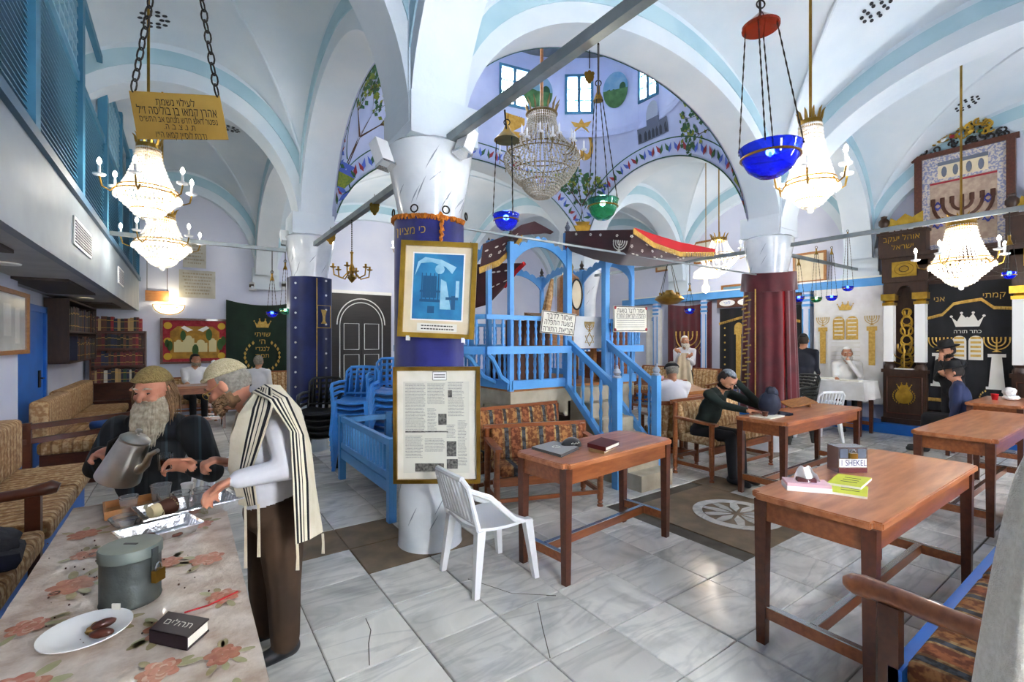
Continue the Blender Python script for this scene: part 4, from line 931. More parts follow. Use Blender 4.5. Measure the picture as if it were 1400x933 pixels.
pl = wallplane(215, 405); root = thing('small_plate', 'small wooden plate hung on two cords beside the sconce', 'plate', pl(0, -.12)); m = MB(); pl.rect(m, -.2, .2, -.11, .11, .01, .012); m.build('board', 'wood_light', root)
for s in (-.17, .17): MB().tube([pl(s, .1, .016), pl(s, 1.1, .01)], .005, 5).build('cord', 'iron', root)
# red tapestry painting
def painting():
    a, b = PY(219, 466, 12.38), PY(312, 466, 12.38); w_ = (b - a).length; c = (a + b) / 2; c.z = 1.6; pl = Pl((c.x, c.y, 1.6 - .0), YR); h_ = .98
    M('tap_red', '8f1f2c', .85, c2='a83440', sc=14); M('tap_ochre', 'b98a35', .85, c2='8f6a28', sc=9, det=6); M('tap_green', '3f5f34', .85); M('tap_cream', 'd9cf9f', .85); M('tap_yellow', 'd0a83a', .85)
    root = frame_thing('tapestry', 'red bordered tapestry of a walled city under two white doves', 'tapestry', pl, w_, h_, .045, ['wood_dark', 'tap_red'], .04)
    m = MB(); k = .04; pl.poly(m, [(-w_ / 2 + .17, -.38), (w_ / 2 - .17, -.38), (w_ / 2 - .17, .2), (w_ / 2 - .3, .32), (-w_ / 2 + .3, .32), (-w_ / 2 + .17, .2)], .016, .003); m.build('field', 'tap_ochre', root)
    m = MB()
    for sg in (-1, 1):
        for v in (-.33, .0, .33): pl.poly(m, ell(sg * (w_ / 2 - .13), v, .075, .075, 12), .02, .003)
    tag(m.build('border_rosettes', 'tap_yellow', root), kind='stuff')
    m = MB()
    for u, s, hh in ((-.3, .16, .22), (-.12, .2, .3), (.1, .24, .2), (.32, .14, .26)): pl.rect(m, u - s / 2, u + s / 2, -.24, -.24 + hh, .02, .003); pl.poly(m, ell(u, -.24 + hh, s * .3, s * .3, 10, 0, pi), .02, .003)
    m.build('city', 'tap_cream', root); m = MB()
    for u, v, s in ((-.45, -.1, .05), (-.5, -.05, .04), (.46, -.08, .06), (.52, 0, .05), (-.22, .12, .05), (.25, .14, .06), (.0, -.2, .06)): pl.poly(m, ell(u, v, s, s * 2.2, 10), .022, .003)
    tag(m.build('trees', 'tap_green', root), kind='stuff'); m = MB()
    for sg in (-1, 1): pl.poly(m, [(sg * .04, .24), (sg * .2, .33), (sg * .26, .29), (sg * .14, .2)], .024, .003)
    m.build('doves', 'white', root)
painting()
# dark green curtain
a, b = PY(309, 412, 12.34), PY(402, 412, 12.34); pl = Pl((a + b) / 2, YR); w_ = (b - a).length
gc = curtain('curtain', 'dark green velvet curtain with gold crown and laurel on the back wall', pl, w_, 1.95, 'vel_green', 5, .012, sag=.1)
m = MB(); crown(m, pl, .02, -.62, .34, .05)
for sg in (-1, 1): laurel(m, pl, .02, -1.28, .36, .05, sg)
tag(m.build('gold_embroidery', 'gold_thread', gc), kind='stuff')
for s, v, sz in (('שויתי', -.78, .16), ('ה׳', -.95, .17), ('לנגדי', -1.12, .15), ('תמיד', -1.28, .14)): pl.text(HEB(s), .02, v, sz, 'gold_thread', gc, .05)
# black double cabinet with white outlines
def black_door():
    a, b = PY(449, 466, 12.36), PY(533, 466, 12.36); w_ = (b - a).length; c = (a + b) / 2; pl = Pl((c.x, c.y, 0), YR); M('black_wood', '231d1d', .45, c2='191515', sc=3, stretch=(1, 1, 8))
    root = thing('cabinet', 'black wooden double door cabinet outlined in white on the back wall', 'cabinet', (c.x, c.y, 0))
    m = MB(); pl.rect(m, -w_ / 2, w_ / 2, 0, 2.82, -.02, .12); m.build('body', 'black_wood', root); m = MB()
    for sg in (-1, 1): pl.line(m, [(sg * .55, .5), (sg * .55, 2.0)] + [(sg * .55 * cos(t), 2.0 + .6 * sin(t)) for t in [pi / 2 * q / 10 for q in range(11)]], .012, .11)
    pl.line(m, [(.62 * cos(t), 2.02 + .68 * sin(t)) for t in [pi * q / 20 for q in range(21)]], .015, .11); m.build('arch_outline', 'white', root)
    for sg in (-1, 1):
        d = MB(); pl.rect(d, min(sg * .02, sg * .5), max(sg * .02, sg * .5), .45, 2.15, .1, .02); d = d.build('door', 'black_wood', root); m = MB()
        for v0, v1 in ((.55, 1.25), (1.38, 2.05)):
            u0, u1 = sg * .07, sg * .45; pl.line(m, [(u0, v0), (u1, v0), (u1, v1), (u0, v1), (u0, v0)], .01, .125)
        m.build('white_outline', 'white', d)
    m = MB(); pl.rect(m, -w_ / 2, w_ / 2, 2.82, 2.9, -.02, .16); m.build('cornice', 'white', root)
black_door()
# ---- velvet on the columns
def wrap(name, label, c, r, z0, z1, a0, a1, mat, top=0., parts=None, tilt=0., folds=0, famp=.01):
    root = thing(name, label, 'velvet cover', (c[0], c[1], z0))
    def fn(u, v):
        a = a0 + (a1 - a0) * u; rr = r + famp * sin(u * folds * 2 * pi); z = z1 + (z0 - z1) * v + tilt * (1 - v) * sin(a)
        return V((c[0] + rr * cos(a), c[1] + rr * sin(a), z))
    MB().sheet(fn, 64, 8, -.006).build('velvet', mat, root, smooth=True); return root
def onc(c, r, a, z): return V((c[0] + r * cos(a), c[1] + r * sin(a), z))
camang = lambda c: atan2(-c[1], -c[0])
# navy starry cover on the far left column
c2 = cols[1][1]; ca = camang(c2); nv = wrap('velvet_cover', 'navy velvet column cover with white studs and goblet panel', c2, .3, .72, 2.52, ca - 2.6, ca + 2.6, 'vel_navy', folds=7)
m = MB()
for r in range(8): m.sph(onc(c2, .318, ca - .62, .95 + r * .21), (.016, .016, .016), 8, 5); m.sph(onc(c2, .318, ca + .75, 1.0 + r * .21), .016, 8, 5)
tag(m.build('stud', 'white', nv), kind='stuff')
m = MB(); m.tube([onc(c2, .312, ca + .3, 2.5 - .2 * k) for k in range(9)], .008, 5); m.build('gold_cord', 'gold_thread', nv)
p = onc(c2, .318, ca + .62, 1.95); pl = Pl(p, V((-sin(ca + .62), cos(ca + .62), 0))); m = MB(); pl.line(m, [(-.11, -.16), (.11, -.16), (.11, .16), (-.11, .16), (-.11, -.16)], .007, .005); pl.poly(m, [(-.05, .1), (.05, .1), (.02, 0), (.02, -.06), (.05, -.1), (-.05, -.1), (-.02, -.06), (-.02, 0)], .004); m.build('goblet_panel', 'gold_thread', nv)
# royal blue cover on the near column
c1 = cols[0][1]; ca = camang(c1); bv = wrap('velvet_cover', 'royal blue velvet column cover with orange fringe behind the framed pictures', c1, .285, 1.05, 2.56, ca - 2.9, ca + 1.15, 'vel_blue', tilt=.02, folds=5, famp=.006)
m = MB(); rnd = random.Random(2)
for k in range(110):
    a = ca - 2.9 + 4.05 * k / 110; p = onc(c1, .295, a, 2.56 + .02 * sin(a)); m.tube([p, p + V((rnd.uniform(-.02, .02), rnd.uniform(-.02, .02), -.035))], [.012, .006], 5)
for k in range(26): p = onc(c1, .297, ca + .28 + .02 * sin(k), 2.56 - .008 * k); m.tube([p, p + V((rnd.uniform(-.02, .02), rnd.uniform(-.01, .01), -.02))], [.014, .008], 5)
tag(m.build('fringe', 'orange_fringe', bv), kind='stuff')
for k in range(4):
    p = onc(c1, .30, ca - 1.2 + .8 * k, 2.585); e = V((-sin(ca - 1.2 + .8 * k), cos(ca - 1.2 + .8 * k), 0)); MB().tube([p + e * .028 * cos(t) + UP * .028 * sin(t) for t in [2 * pi * q / 12 for q in range(12)]], .006, 6, closed=True).build('hanging_ring', 'iron', bv, smooth=True)
aa = ca - .55; pl = Pl(onc(c1, .296, aa, 2.42), V((-sin(aa), cos(aa), 0))); pl.text(HEB('כי מציון'), .02, 0, .085, 'gold_thread', bv, .006)
# maroon drape round the right column
c3 = cols[2][1]; ca = camang(c3); rv = thing('velvet_cover', 'maroon velvet drape wrapped round the right column with gold script', 'velvet cover', (c3[0], c3[1], .55))
for a0, a1, nm in ((ca - 1.9, ca + .55, 'front_drape'), (ca + .68, ca + 2.3, 'side_drape')):
    MB().sheet(lambda u, v: onc(c3, .33 + .05 * v + .025 * sin(u * 9 * pi) * (.3 + .7 * v), a0 + (a1 - a0) * u, 2.45 - 1.9 * v), 70, 8, -.008).build(nm, 'vel_red', rv, smooth=True)
MB().sheet(lambda u, v: onc(c3, .36 + .02 * sin(u * 40) * v, ca - 2.6 + 5.2 * u, 2.62 + .05 * sin(ca - 2.6 + 5.2 * u + 1) - .27 * v), 70, 3, -.008).build('valance', 'vel_red', rv, smooth=True)
MB().tube([onc(c3, .385, ca - .45, 2.35 - .1 * k) for k in range(18)], .008, 5).build('gold_cord', 'gold_thread', rv)
m = MB()
for k in range(22): a = ca - .85 + .12 * sin(k * 1.7); p = onc(c3, .392, a, 2.25 - .06 * k); e = V((-sin(a), cos(a), 0)); m.bar(p - e * .05, p + e * .05 + UP * .01, .006, .022, UP)
tag(m.build('gold_script', 'gold_thread', rv), kind='stuff')
MB().sheet(lambda u, v: onc(c3, .31, ca + .5 + .25 * u, 2.4 - 1.75 * v), 4, 3, -.005).build('lining', 'red_lining', rv)
# ---- framed pictures on the near column (turned to the room)
q = c1; base = V((q[0], q[1], 0)) - FWD * .31
def tilted(px, py, roll, t=3.42): 
    return Pl(W(px, py, t), RGT * cos(roll) + UP * sin(roll), UP * cos(roll) - RGT * sin(roll))
pl = tilted(599, 397, radians(-2.5)); fr = frame_thing('framed_picture', 'gold framed blue print of the hall interior on the near column', 'picture', pl, .555, .7, .035, ['gold', 'cream'], .035)
M('print_blue', '2f86b4', .5, c2='1f6a9c', sc=7, det=6); M('print_pale', 'a5cfdf', .5, c2='7fb4cd', sc=12); M('print_dark', '175279', .5); M('print_mid', '3f93bd', .5, c2='2a7aa6', sc=20)
m = MB(); pl.rect(m, -.19, .19, -.225, .27, .015, .002); m.build('white_border', 'white', fr); m = MB(); pl.rect(m, -.18, .18, -.215, .26, .017, .002); m.build('print', 'print_blue', fr)
m = MB(); pl.poly(m, [(-.17, .1), (-.13, .19), (-.05, .2), (.05, .17), (.1, .12), (.13, .17), (.02, .22), (-.1, .235), (-.15, .2)], .0195, .001); pl.poly(m, [(.02, -.14), (.1, -.14), (.06, .06), (.02, .08)], .0195, .001); pl.poly(m, ell(.01, .15, .035, .035, 10), .021, .001); pl.rect(m, .13, .155, -.05, .07, .0195, .001); m.build('print_light_areas', 'print_pale', fr)
m = MB(); pl.rect(m, -.11, -.01, -.06, .1, .0195, .001)
for u in (-.12, -.09, -.06, -.03, 0): pl.rect(m, u, u + .008, -.08, .12, .0205, .001)
pl.rect(m, -.13, .02, -.09, -.07, .0205, .001); pl.rect(m, -.13, .02, -.02, -.005, .0205, .001); pl.rect(m, .1, .13, -.14, -.04, .0205, .001); pl.rect(m, .06, .15, -.07, -.05, .0205, .001); pl.rect(m, -.07, -.02, -.17, -.12, .0205, .001); m.build('print_dark_areas', 'print_dark', fr)
m = MB(); pl.rect(m, -.14, .15, -.302, -.245, .015, .002); m.build('caption_slip', 'paper', fr)
for v in (-.262, -.285):
    m = MB(); u = -.11
    while u < .12: a = .008 + .012 * random.random(); pl.rect(m, u, u + a, v - .004, v + .004, .017, .0006); u += a + .005
    tag(m.build('caption_print', 'ink', fr), kind='stuff')
for s in (-.2, .2): m = MB(); pl.rect(m, s - .012, s + .012, -.375, -.34, .0, .04); m.build('clip', 'white', fr)
pl = tilted(598, 580.5, radians(.2), 3.42); fr = frame_thing('framed_newspaper', 'gold framed newspaper page on the near column', 'picture', pl, .63, .845, .028, ['brass', 'paper'], .04); M('news_grey', '8f8f8a', .8, c2='b9b8b0', sc=160, det=2, lo=.4, hi=.6); M('news_dark', '3c3b39', .8, c2='77756f', sc=60); M('news_sheet', 'd6d4c8', .8)
m = MB(); pl.rect(m, -.245, .235, -.35, .315, .0165, .001); m.build('news_sheet', 'news_sheet', fr)
for u0, u1, v0, v1, k in ((-.23, -.08, -.06, .3, 0), (-.07, .06, .14, .3, 0), (-.07, .0, -.06, .12, 0), (.01, .07, .0, .08, 1), (-.23, .08, -.055, -.045, 1), (.08, .2, .06, .31, 0), (.07, .14, -.1, .0, 0), (-.23, -.1, -.25, -.08, 0), (-.09, .06, -.2, -.1, 0), (.07, .14, -.23, -.12, 1), (.07, .15, -.32, -.25, 1), (-.16, .05, -.34, -.28, 1), (.15, .22, -.3, .03, 0), (.08, .11, .2, .25, 1)):
    m = MB()
    if k: pl.rect(m, u0, u1, v0, v1, .018, .0008); m.build('news_photo', 'news_dark', fr)
    else:
        v = v1
        while v - .006 > v0: pl.rect(m, u0, u1 - (.02 * random.random()), v - .005, v, .018, .0006); v -= .011
        tag(m.build('news_column', 'news_grey', fr), kind='stuff')
m = MB(); pl.rect(m, -.03, .07, .325, .385, .018, .001); m.build('label_slip', 'white', fr); m = MB(); pl.line(m, [(-.03, .325), (.07, .325), (.07, .385), (-.03, .385), (-.03, .325)], .002, .02); pl.rect(m, -.02, .06, .36, .366, .019, .001); pl.rect(m, -.02, .06, .343, .349, .019, .001); m.build('label_print', 'ink', fr)
pass
# ================================================================ BIMAH (raised reading platform)
bim = thing('platform', 'raised blue wooden reading platform on a carved stone base, at the centre', 'platform', (4.1, 5.4, 0))
LO = [(3.02, 4.34), (5.1, 4.34), (5.1, 6.4), (3.02, 6.4)]
HI = [(2.62, 4.24), (5.12, 4.24), (5.4, 4.6), (5.4, 6.3), (5.1, 6.6), (2.8, 6.6), (2.4, 6.2), (2.4, 4.6)]
# stone base: slab, scalloped brackets, short pillars, dark box behind painting the shade of the niches
MB().prism(LO, (0, 0, .86), (1, 0, 0), (0, 1, 0), (0, 0, .16)).build('stone_slab', 'stone', bim)
MB().box((3.3, 4.62, 0), (4.85, 6.2, .86)).build('niche_shade_box', 'soffit_dark', bim)
def scallop(p, q, parent):
    p, q = V(p), V(q); d = q - p; L_ = d.length; d.normalize(); n = V((d.y, -d.x, 0)); k = max(1, round(L_ / .42)); w_ = L_ / k
    for i in range(k):
        pts = [(0, .2), (0, 0), (.05, 0), (.09, .05), (.13, .05), (.17, .1), (w_ / 2 - .03, .11), (w_ / 2, .15), (w_ / 2 + .03, .11), (w_ - .17, .1), (w_ - .13, .05), (w_ - .09, .05), (w_ - .05, 0), (w_, 0), (w_, .2)]
        MB().prism(pts, p + d * i * w_ + UP * .67, d, UP, -n * .12).build('scalloped_bracket', 'stone', parent)
        MB().lathe([(.11, 0), (.11, .05), (.08, .08), (.08, .55), (.11, .6), (.12, .67)], p + d * i * w_ - n * .07 + d * .02, 10).build('stone_pillar', 'stone_pale', parent, smooth=True)
scallop((3.05, 4.38, 0), (3.92, 4.38, 0), bim); scallop((3.06, 6.36, 0), (3.06, 4.4, 0), bim); scallop((4.52, 4.38, 0), (5.08, 4.38, 0), bim)
MB().prism([(x, y) for x, y in LO], (0, 0, 1.02), (1, 0, 0), (0, 1, 0), (0, 0, .04)).build('deck', 'wood_light', bim)
def ring(poly, z, w_, h_, name, mat, gate=None, par_=None):
    n = len(poly)
    for i in range(n):
        a, b = V(poly[i] + (z,)), V(poly[(i + 1) % n] + (z,))
        if i == 0 and gate:
            MB().bar(a, V((gate[0], a.y, z)), w_, h_).build(name, mat, par_ or bim); MB().bar(V((gate[1], a.y, z)), b, w_, h_).build(name, mat, par_ or bim)
        else: MB().bar(a, b, w_, h_).build(name, mat, par_ or bim)
GA = (3.84, 4.5)
ring(LO, 1.1, .09, .1, 'base_beam', 'blue', GA); ring(HI, 1.5, .09, .085, 'overhanging_rail', 'blue', GA); ring(HI, 1.86, .06, .05, 'handrail', 'blue', GA)
# balusters, shared mesh
bal_lo = MB().lathe([(.016, 0), (.016, .06), (.022, .09), (.014, .13), (.02, .18), (.014, .24), (.022, .28), (.016, .3), (.016, .36)], (0, 0, 0), 8).build('baluster', 'blue', None, smooth=True)
bal_up = MB().lathe([(.015, 0), (.015, .05), (.021, .07), (.012, .11), (.02, .15), (.012, .19), (.021, .23), (.015, .25), (.015, .3)], (0, 0, 0), 8).build('baluster', 'blue', None, smooth=True)
used = set()
def put_b(o, p):
    c = o if o.name not in used and o.parent is None and not used.add(o.name) else o.copy()
    if c.name not in COL.objects: COL.objects.link(c)
    c.location = V(p) - V(bim.location); c.parent = bim
def run(poly, z, o, sp, gate):
    n = len(poly)
    for i in range(n):
        a, b = V(poly[i] + (z,)), V(poly[(i + 1) % n] + (z,)); L_ = (b - a).length; k = max(2, round(L_ / sp))
        for j in range(1, k):
            p = a.lerp(b, j / k)
            if i == 0 and gate and gate[0] - .03 < p.x < gate[1] + .03: continue
            put_b(o, p)
run(LO, 1.15, bal_lo, .115, GA); run(HI, 1.55, bal_up, .115, GA)
# curved brackets carrying the overhang
for (a, b) in (((3.05, 4.36), (2.66, 4.26)), ((3.02, 5.0), (2.45, 5.0)), ((3.02, 5.8), (2.45, 5.8)), ((5.08, 4.36), (5.3, 4.52)), ((3.45, 4.34), (3.35, 4.22)), ((3.02, 4.6), (2.5, 4.5))):
    a, b = V(a + (1.1,)), V(b + (1.46,)); MB().tube([a, a.lerp(b, .45) + V((0, 0, -.06)), a.lerp(b, .8) + V((0, 0, .02)), b], .025, 6).build('curved_bracket', 'blue', bim, smooth=True)
# posts
PO = {'A': (3.84, 4.3, 2.92), 'B': (4.5, 4.3, 2.88), 'V': (3.02, 4.34, 2.72), 'R': (5.12, 4.4, 2.72), 'L': (3.0, 5.2, 2.72), 'K': (3.0, 6.38, 2.72), 'D': (5.1, 6.38, 2.72), 'E': (4.05, 6.42, 2.82), 'G': (5.12, 5.4, 2.72), 'J': (3.05, 4.85, 2.72)}
for k, (x, y, z) in PO.items():
    w_ = .038 if k in 'AB' else .028
    p = MB().box((x - w_, y - w_, 1.03), (x + w_, y + w_, z)).build('post', 'blue', bim)
    MB().lathe([(.03, 0), (.045, .015), (.02, .03), (.035, .07), (.012, .11), (.015, .12), (0, .15)], (x, y, z), 10).build('finial', 'soffit_dark' if k not in 'AB' else 'mural_grey', p, smooth=True)
# fretwork boards between the posts
def fret(a, b, h=.24):
    (x0, y0, z0), (x1, y1, z1) = PO[a], PO[b]; p, q = V((x0, y0, min(z0, z1) - .16)), V((x1, y1, min(z0, z1) - .16)); d = q - p; L_ = d.length; d.normalize(); n = V((d.y, -d.x, 0))
    bot = [(L_ * k / 16, -.16 + .3 * sin(pi * k / 16) ** .6) for k in range(17)]
    top = [(L_ * k / 24, .1 + .13 * sin(pi * k / 24) ** 2 + .04 * abs(sin(k * 1.05))) for k in range(24, -1, -1)]
    MB().prism(bot + top, p, d, UP, n * .022).build('fretwork_board', 'blue', bim)
for a, b in (('V', 'A'), ('A', 'B'), ('B', 'R'), ('V', 'L'), ('L', 'K'), ('K', 'E'), ('E', 'D'), ('D', 'G'), ('G', 'R')): fret(a, b)
# stone stair
for k in range(6):
    y0 = 3.25 + .185 * k; MB().box((3.94 - (0 if k else .0), y0, 0 if k == 0 else .172 * k - .0), (4.46, 4.36, .172 * (k + 1))).build('stone_step', 'stone', bim)
for x in GA:
    nw = MB().box((x - .04, 3.5 - .04, 0), (x + .04, 3.54, 1.2)).build('newel_post', 'blue', bim)
    MB().lathe([(.045, 0), (.05, .02), (.03, .03), (.045, .06), (.03, .09), (.018, .1), (.014, .13), (0, .14)], (x, 3.5, 1.2), 12).build('finial', 'mural_pale', nw, smooth=True)
    MB().bar((x, 3.5, 1.08), (x, 4.3, 1.6), .06, .07).build('stair_handrail', 'blue', bim); MB().bar((x, 3.5, .3), (x, 4.3, 1.06), .06, .07).build('stair_stringer', 'blue', bim)
    for j in range(5):
        f = (j + .7) / 5.6; y = 3.5 + .8 * f; z0, z1 = .3 + .76 * f, 1.08 + .52 * f; m = MB(); n = 7
        m.lathe([(.015, 0), (.015, .2), (.022, .26), (.012, .33), (.02, .4), (.013, .48), (.022, .55), (.015, .62), (.015, z1 - z0)], (x, y, z0), 8); m.build('stair_baluster', 'blue', bim, smooth=True)
MB().bar((3.84, 3.3, 0.55), (3.05, 4.3, .62), .05, .09).build('lower_rail', 'blue', bim) if False else None
# signs on the rail
def sign(label, pts, y, lines, col, extra=None):
    P = [PY(a, b, y) for a, b in pts]; TL, TR, BR, BL = P; n = V((0, -1, 0)); root = thing('sign', label, 'sign', (BL + BR) / 2)
    MB().hexa([BL, BR, BR - n * .012, BL - n * .012, TL, TR, TR - n * .012, TL - n * .012]).build('board', 'paper', root); ex, ey = TR - TL, TL - BL; pl = Pl(BL, ex, ey); w_, h_ = ex.length, ey.length; m = MB()
    pl.line(m, [(.01, .01), (w_ - .01, .01), (w_ - .01, h_ - .01), (.01, h_ - .01), (.01, .01)], .006, .002); m.build('border', col, root)
    for s, v, size, wd in lines: text(HEB(s), BL + ex * .5 + ey * v + n * .003, ex, ey, size, 'ink', root, 'lettering', width=wd * w_)
    return root, pl, w_, h_
sign('white sign with three Hebrew lines tied to the blue rail', [(742, 424), (788, 430), (784, 460), (738.5, 455)], 4.17, [('אסור לדבר', .78, .1, .75), ('בשעת התפלה', .5, .09, .84), ('וקריאת התורה', .2, .09, .88)], 'soffit_dark')
r_, pl, w_, h_ = sign('white sign with red corners and small print on the blue rail', [(839, 418), (885, 419.5), (884.5, 454.5), (839, 454)], 4.17, [('אסור לדבר בשעת', .82, .085, .8), ('התפלה וקריאת התורה', .62, .085, .86)], 'ink')
for k in range(5): m = MB(); pl.rect(m, .06, w_ - .06, .06 + k * .028, .068 + k * .028, .001, .002); m.build('small_print', 'news_grey', r_)
for a, b in ((.0, .0), (1, 0), (0, 1), (1, 1)): m = MB(); pl.poly(m, ell(.025 + a * (w_ - .05), .025 + b * (h_ - .05), .022, .022, 8), .002, .004); m.build('red_corner', 'tap_red', r_)
# cloth with menorah hanging in the gateway
a, b = PY(784, 434, 4.5), PY(824, 432, 4.5); pl = Pl((a + b) / 2, YR); w_ = (b - a).length
M('cloth_grey', 'd5d6d8', .8, c2='c3c5c9', sc=5)
cl = thing('lectern_cloth', 'pale satin cloth with gold menorah and star on the reading desk', 'cloth', pl(0, -.4))
MB().sheet(lambda u, v: pl((u - .5) * w_, -.42 * v, .008 * sin(u * 14) * v), 20, 5, .006).build('cloth', 'cloth_grey', cl, smooth=True)
m = MB(); menorah(m, pl, 0, -.2, .19, .02, .03); pl.line(m, [(.09 * cos(a), -.3 + .09 * sin(a)) for a in (pi / 2, pi / 2 + 4 * pi / 3, pi / 2 + 2 * pi / 3, pi / 2)], .004, .02); pl.line(m, [(.09 * cos(a), -.3 + .09 * sin(a)) for a in (-pi / 2, -pi / 2 + 4 * pi / 3, -pi / 2 + 2 * pi / 3, -pi / 2)], .004, .02); tag(m.build('gold_embroidery', 'gold_thread', cl), kind='stuff')
dk = thing('reading_desk', 'sloped wooden reading desk behind the cloth on the platform', 'desk', (4.15, 4.75, 1.06))
MB().hexa([(a_[0], a_[1], z) for z in (1.5,) for a_ in ((3.7, 4.52), (4.62, 4.52), (4.62, 5.0), (3.7, 5.0))] + [(3.7, 4.52, 1.86), (4.62, 4.52, 1.86), (4.62, 5.0, 1.98), (3.7, 5.0, 1.98)]).build('desk_top', 'wood_light', dk)
for x in (3.76, 4.56):
    for y in (4.58, 4.94): MB().box((x - .03, y - .03, 1.06), (x + .03, y + .03, 1.5)).build('leg', 'wood_light', dk)
# cylindrical scroll case standing on the desk
sc_ = thing('scroll_case', 'open cylindrical scroll case with dark rim and brass finials', 'scroll case', (4.22, 4.78, 1.93)); c = V((4.28, 4.78, 1.95))
MB().lathe([(.15, 0), (.15, .5), (.13, .52), (.05, .58), (0, .6)], c, 8).build('case', 'wood_light', sc_); MB().tube([c + V((.1 * cos(t), -.17, .27 + .2 * sin(t))) for t in [2 * pi * k / 24 for k in range(24)]], .012, 6, closed=True).build('dark_rim', 'black', sc_)
MB().prism(ell(0, 0, .1, .2, 20), c + V((0, -.15, .27)), (1, 0, 0), (0, 0, 1), (0, -.01, 0)).build('scroll', 'cream', sc_)
for s in (-.06, .06): MB().lathe([(.02, .5), (.03, .56), (.018, .6), (.03, .66), (0, .74)], c + V((s, 0, 0)), 8).build('finial', 'brass', sc_, smooth=True)
for k, (x, lb) in enumerate(((3.95, 'striped rolled cloth leaning on the scroll case'), (4.62, 'wooden carved chest beside the scroll case'))):
    if k == 0: tag(MB().tube([(3.9, 4.8, 1.95), (3.95, 4.78, 2.2), (3.98, 4.76, 2.42)], [.06, .05, .02], 10).build('rolled_cloth', 'beige_y', None, smooth=True), lb, 'cloth')
bk = thing('platform_bench', 'brown upholstered bench inside the platform railing', 'bench', (3.35, 5.3, 1.06)); MB().box((3.06, 4.44, 1.07), (3.66, 4.5, 1.84)).build('backrest', 'bk_brown', bk); MB().box((3.06, 4.56, 1.07), (3.66, 4.95, 1.45)).build('seat', 'bk_brown', bk)
bk = thing('platform_bench', 'brown panelled bench behind the red cornered sign', 'bench', (4.85, 4.7, 1.06)); MB().box((4.62, 4.42, 1.07), (5.06, 4.48, 1.84)).build('backrest', 'wood', bk); MB().box((4.75, 4.48, 1.07), (5.06, 4.95, 1.45)).build('seat', 'wood', bk)
# ---- awnings of embroidered velvet above the platform
def loft(curves, nu):
    """surface through polylines of equal count; smooth along both ways"""
    C = [[V(p) for p in c] for c in curves]
    def along(c, u): u *= len(c) - 1; i = min(int(u), len(c) - 2); f = u - i; f = f * f * (3 - 2 * f) * .5 + f * .5; return c[i].lerp(c[i + 1], f)
    return lambda u, v: along([along(c, u) for c in C], v)
aw = thing('awning', 'dark maroon embroidered velvet awning with red lining, right of the platform', 'awning', W(775, 318, 5.6))
top = [W(774, 317, 5.65), W(815, 315, 5.3), W(866, 314, 4.9), W(893, 333, 5.2), W(930, 346, 5.8), W(976, 346, 6.4)]
mid = [W(773, 330, 5.6), W(815, 338, 5.35), W(858, 345, 5.1), W(893, 352, 5.4), W(930, 353, 5.9), W(977, 346, 6.41)]
low = [W(772, 340, 5.75), W(812, 354, 5.6), W(850, 362, 5.5), W(888, 364, 5.7), W(930, 358, 6.1), W(978, 347, 6.42)]
MB().sheet(loft([top, mid, low], 30), 30, 10, .008).build('velvet', 'vel_maroon', aw, smooth=True)
rd = [W(867, 312, 4.95), W(893, 321, 5.3), W(930, 332, 5.9), W(977, 341, 6.45)]; rd2 = [W(867, 315, 4.92), W(895, 333, 5.22), W(932, 345, 5.82), W(977, 346, 6.42)]
MB().sheet(loft([rd, rd2], 24), 24, 6, .008).build('red_lining', 'red_lining', aw, smooth=True)
MB().sheet(loft([[W(775, 318, 5.8), W(778, 330, 5.85), W(806, 350, 5.75)], [W(775, 318, 5.66), W(774, 330, 5.62), W(773, 341, 5.7)]], 10), 10, 4, .006).build('red_lining', 'red_lining', aw, smooth=True)
def fringe(pts, parent, mat='gold_thread', n=60, l=.05, name='fringe'):
    f = loft([pts, pts], 4); m = MB()
    for k in range(n): p = f(k / n, 0); m.tube([p + UP * .008, p - UP * l], [.009, .005], 4)
    tag(m.build(name, mat, parent), kind='stuff')
fringe([p - FWD * .015 for p in top[2:]], aw, n=70)
S_ = loft([top, mid, low], 30)
def spot_on(S_, u, v, s, m, kind):
    p = S_(u, v); e1 = (S_(u + .02, v) - S_(u - .02, v)).normalized(); e2 = (S_(u, max(0, v - .05)) - S_(u, min(1, v + .05))).normalized(); n = e1.cross(e2).normalized()
    if n.dot(FWD) > 0: n = -n
    pl = Pl(p, e1, e2); pl.n = n
    if kind == 'm': menorah(m, pl, 0, -s / 2, s, .016, .03)
    elif kind == 'f':
        for k in range(5): a = 2 * pi * k / 5; m.prism(ell(s * .55 * cos(a), s * .55 * sin(a), s * .35, s * .25, 6), p + n * .012, e1, e2, n * .004)
    else: m.prism(ell(0, 0, s, s * .4, 6), p + n * .012, e1, e2, n * .004)
m = MB(); spot_on(S_, .34, .3, .2, m, 'm')
rnd = random.Random(5)
for k in range(16): spot_on(S_, .42 + .4 * k / 15, .32 + .2 * sin(k), .028, m, 'f' if k % 3 == 0 else 'b')
for k in range(5): spot_on(S_, .08 + .08 * k, .15, .02, m, 'f')
tag(m.build('silver_embroidery', 'silver_thread', aw), kind='stuff')
aw = thing('awning', 'dark maroon embroidered velvet awning with gold fringe, left of the platform', 'awning', W(726, 306, 5.9))
top = [W(660, 334, 5.2), W(690, 323, 5.4), W(712, 308, 5.6), W(730, 303, 5.8), W(757, 317, 6.0)]; low = [W(656, 367, 5.1), W(682, 357, 5.25), W(698, 342, 5.4), W(714, 322, 5.6), W(748, 318, 6.0)]
S_ = loft([top, [a.lerp(b, .5) - UP * .02 for a, b in zip(top, low)], low], 20); MB().sheet(S_, 24, 8, .008).build('velvet', 'vel_maroon', aw, smooth=True); fringe([p - FWD * .015 for p in low[:4]], aw, n=55, l=.06)
m = MB()
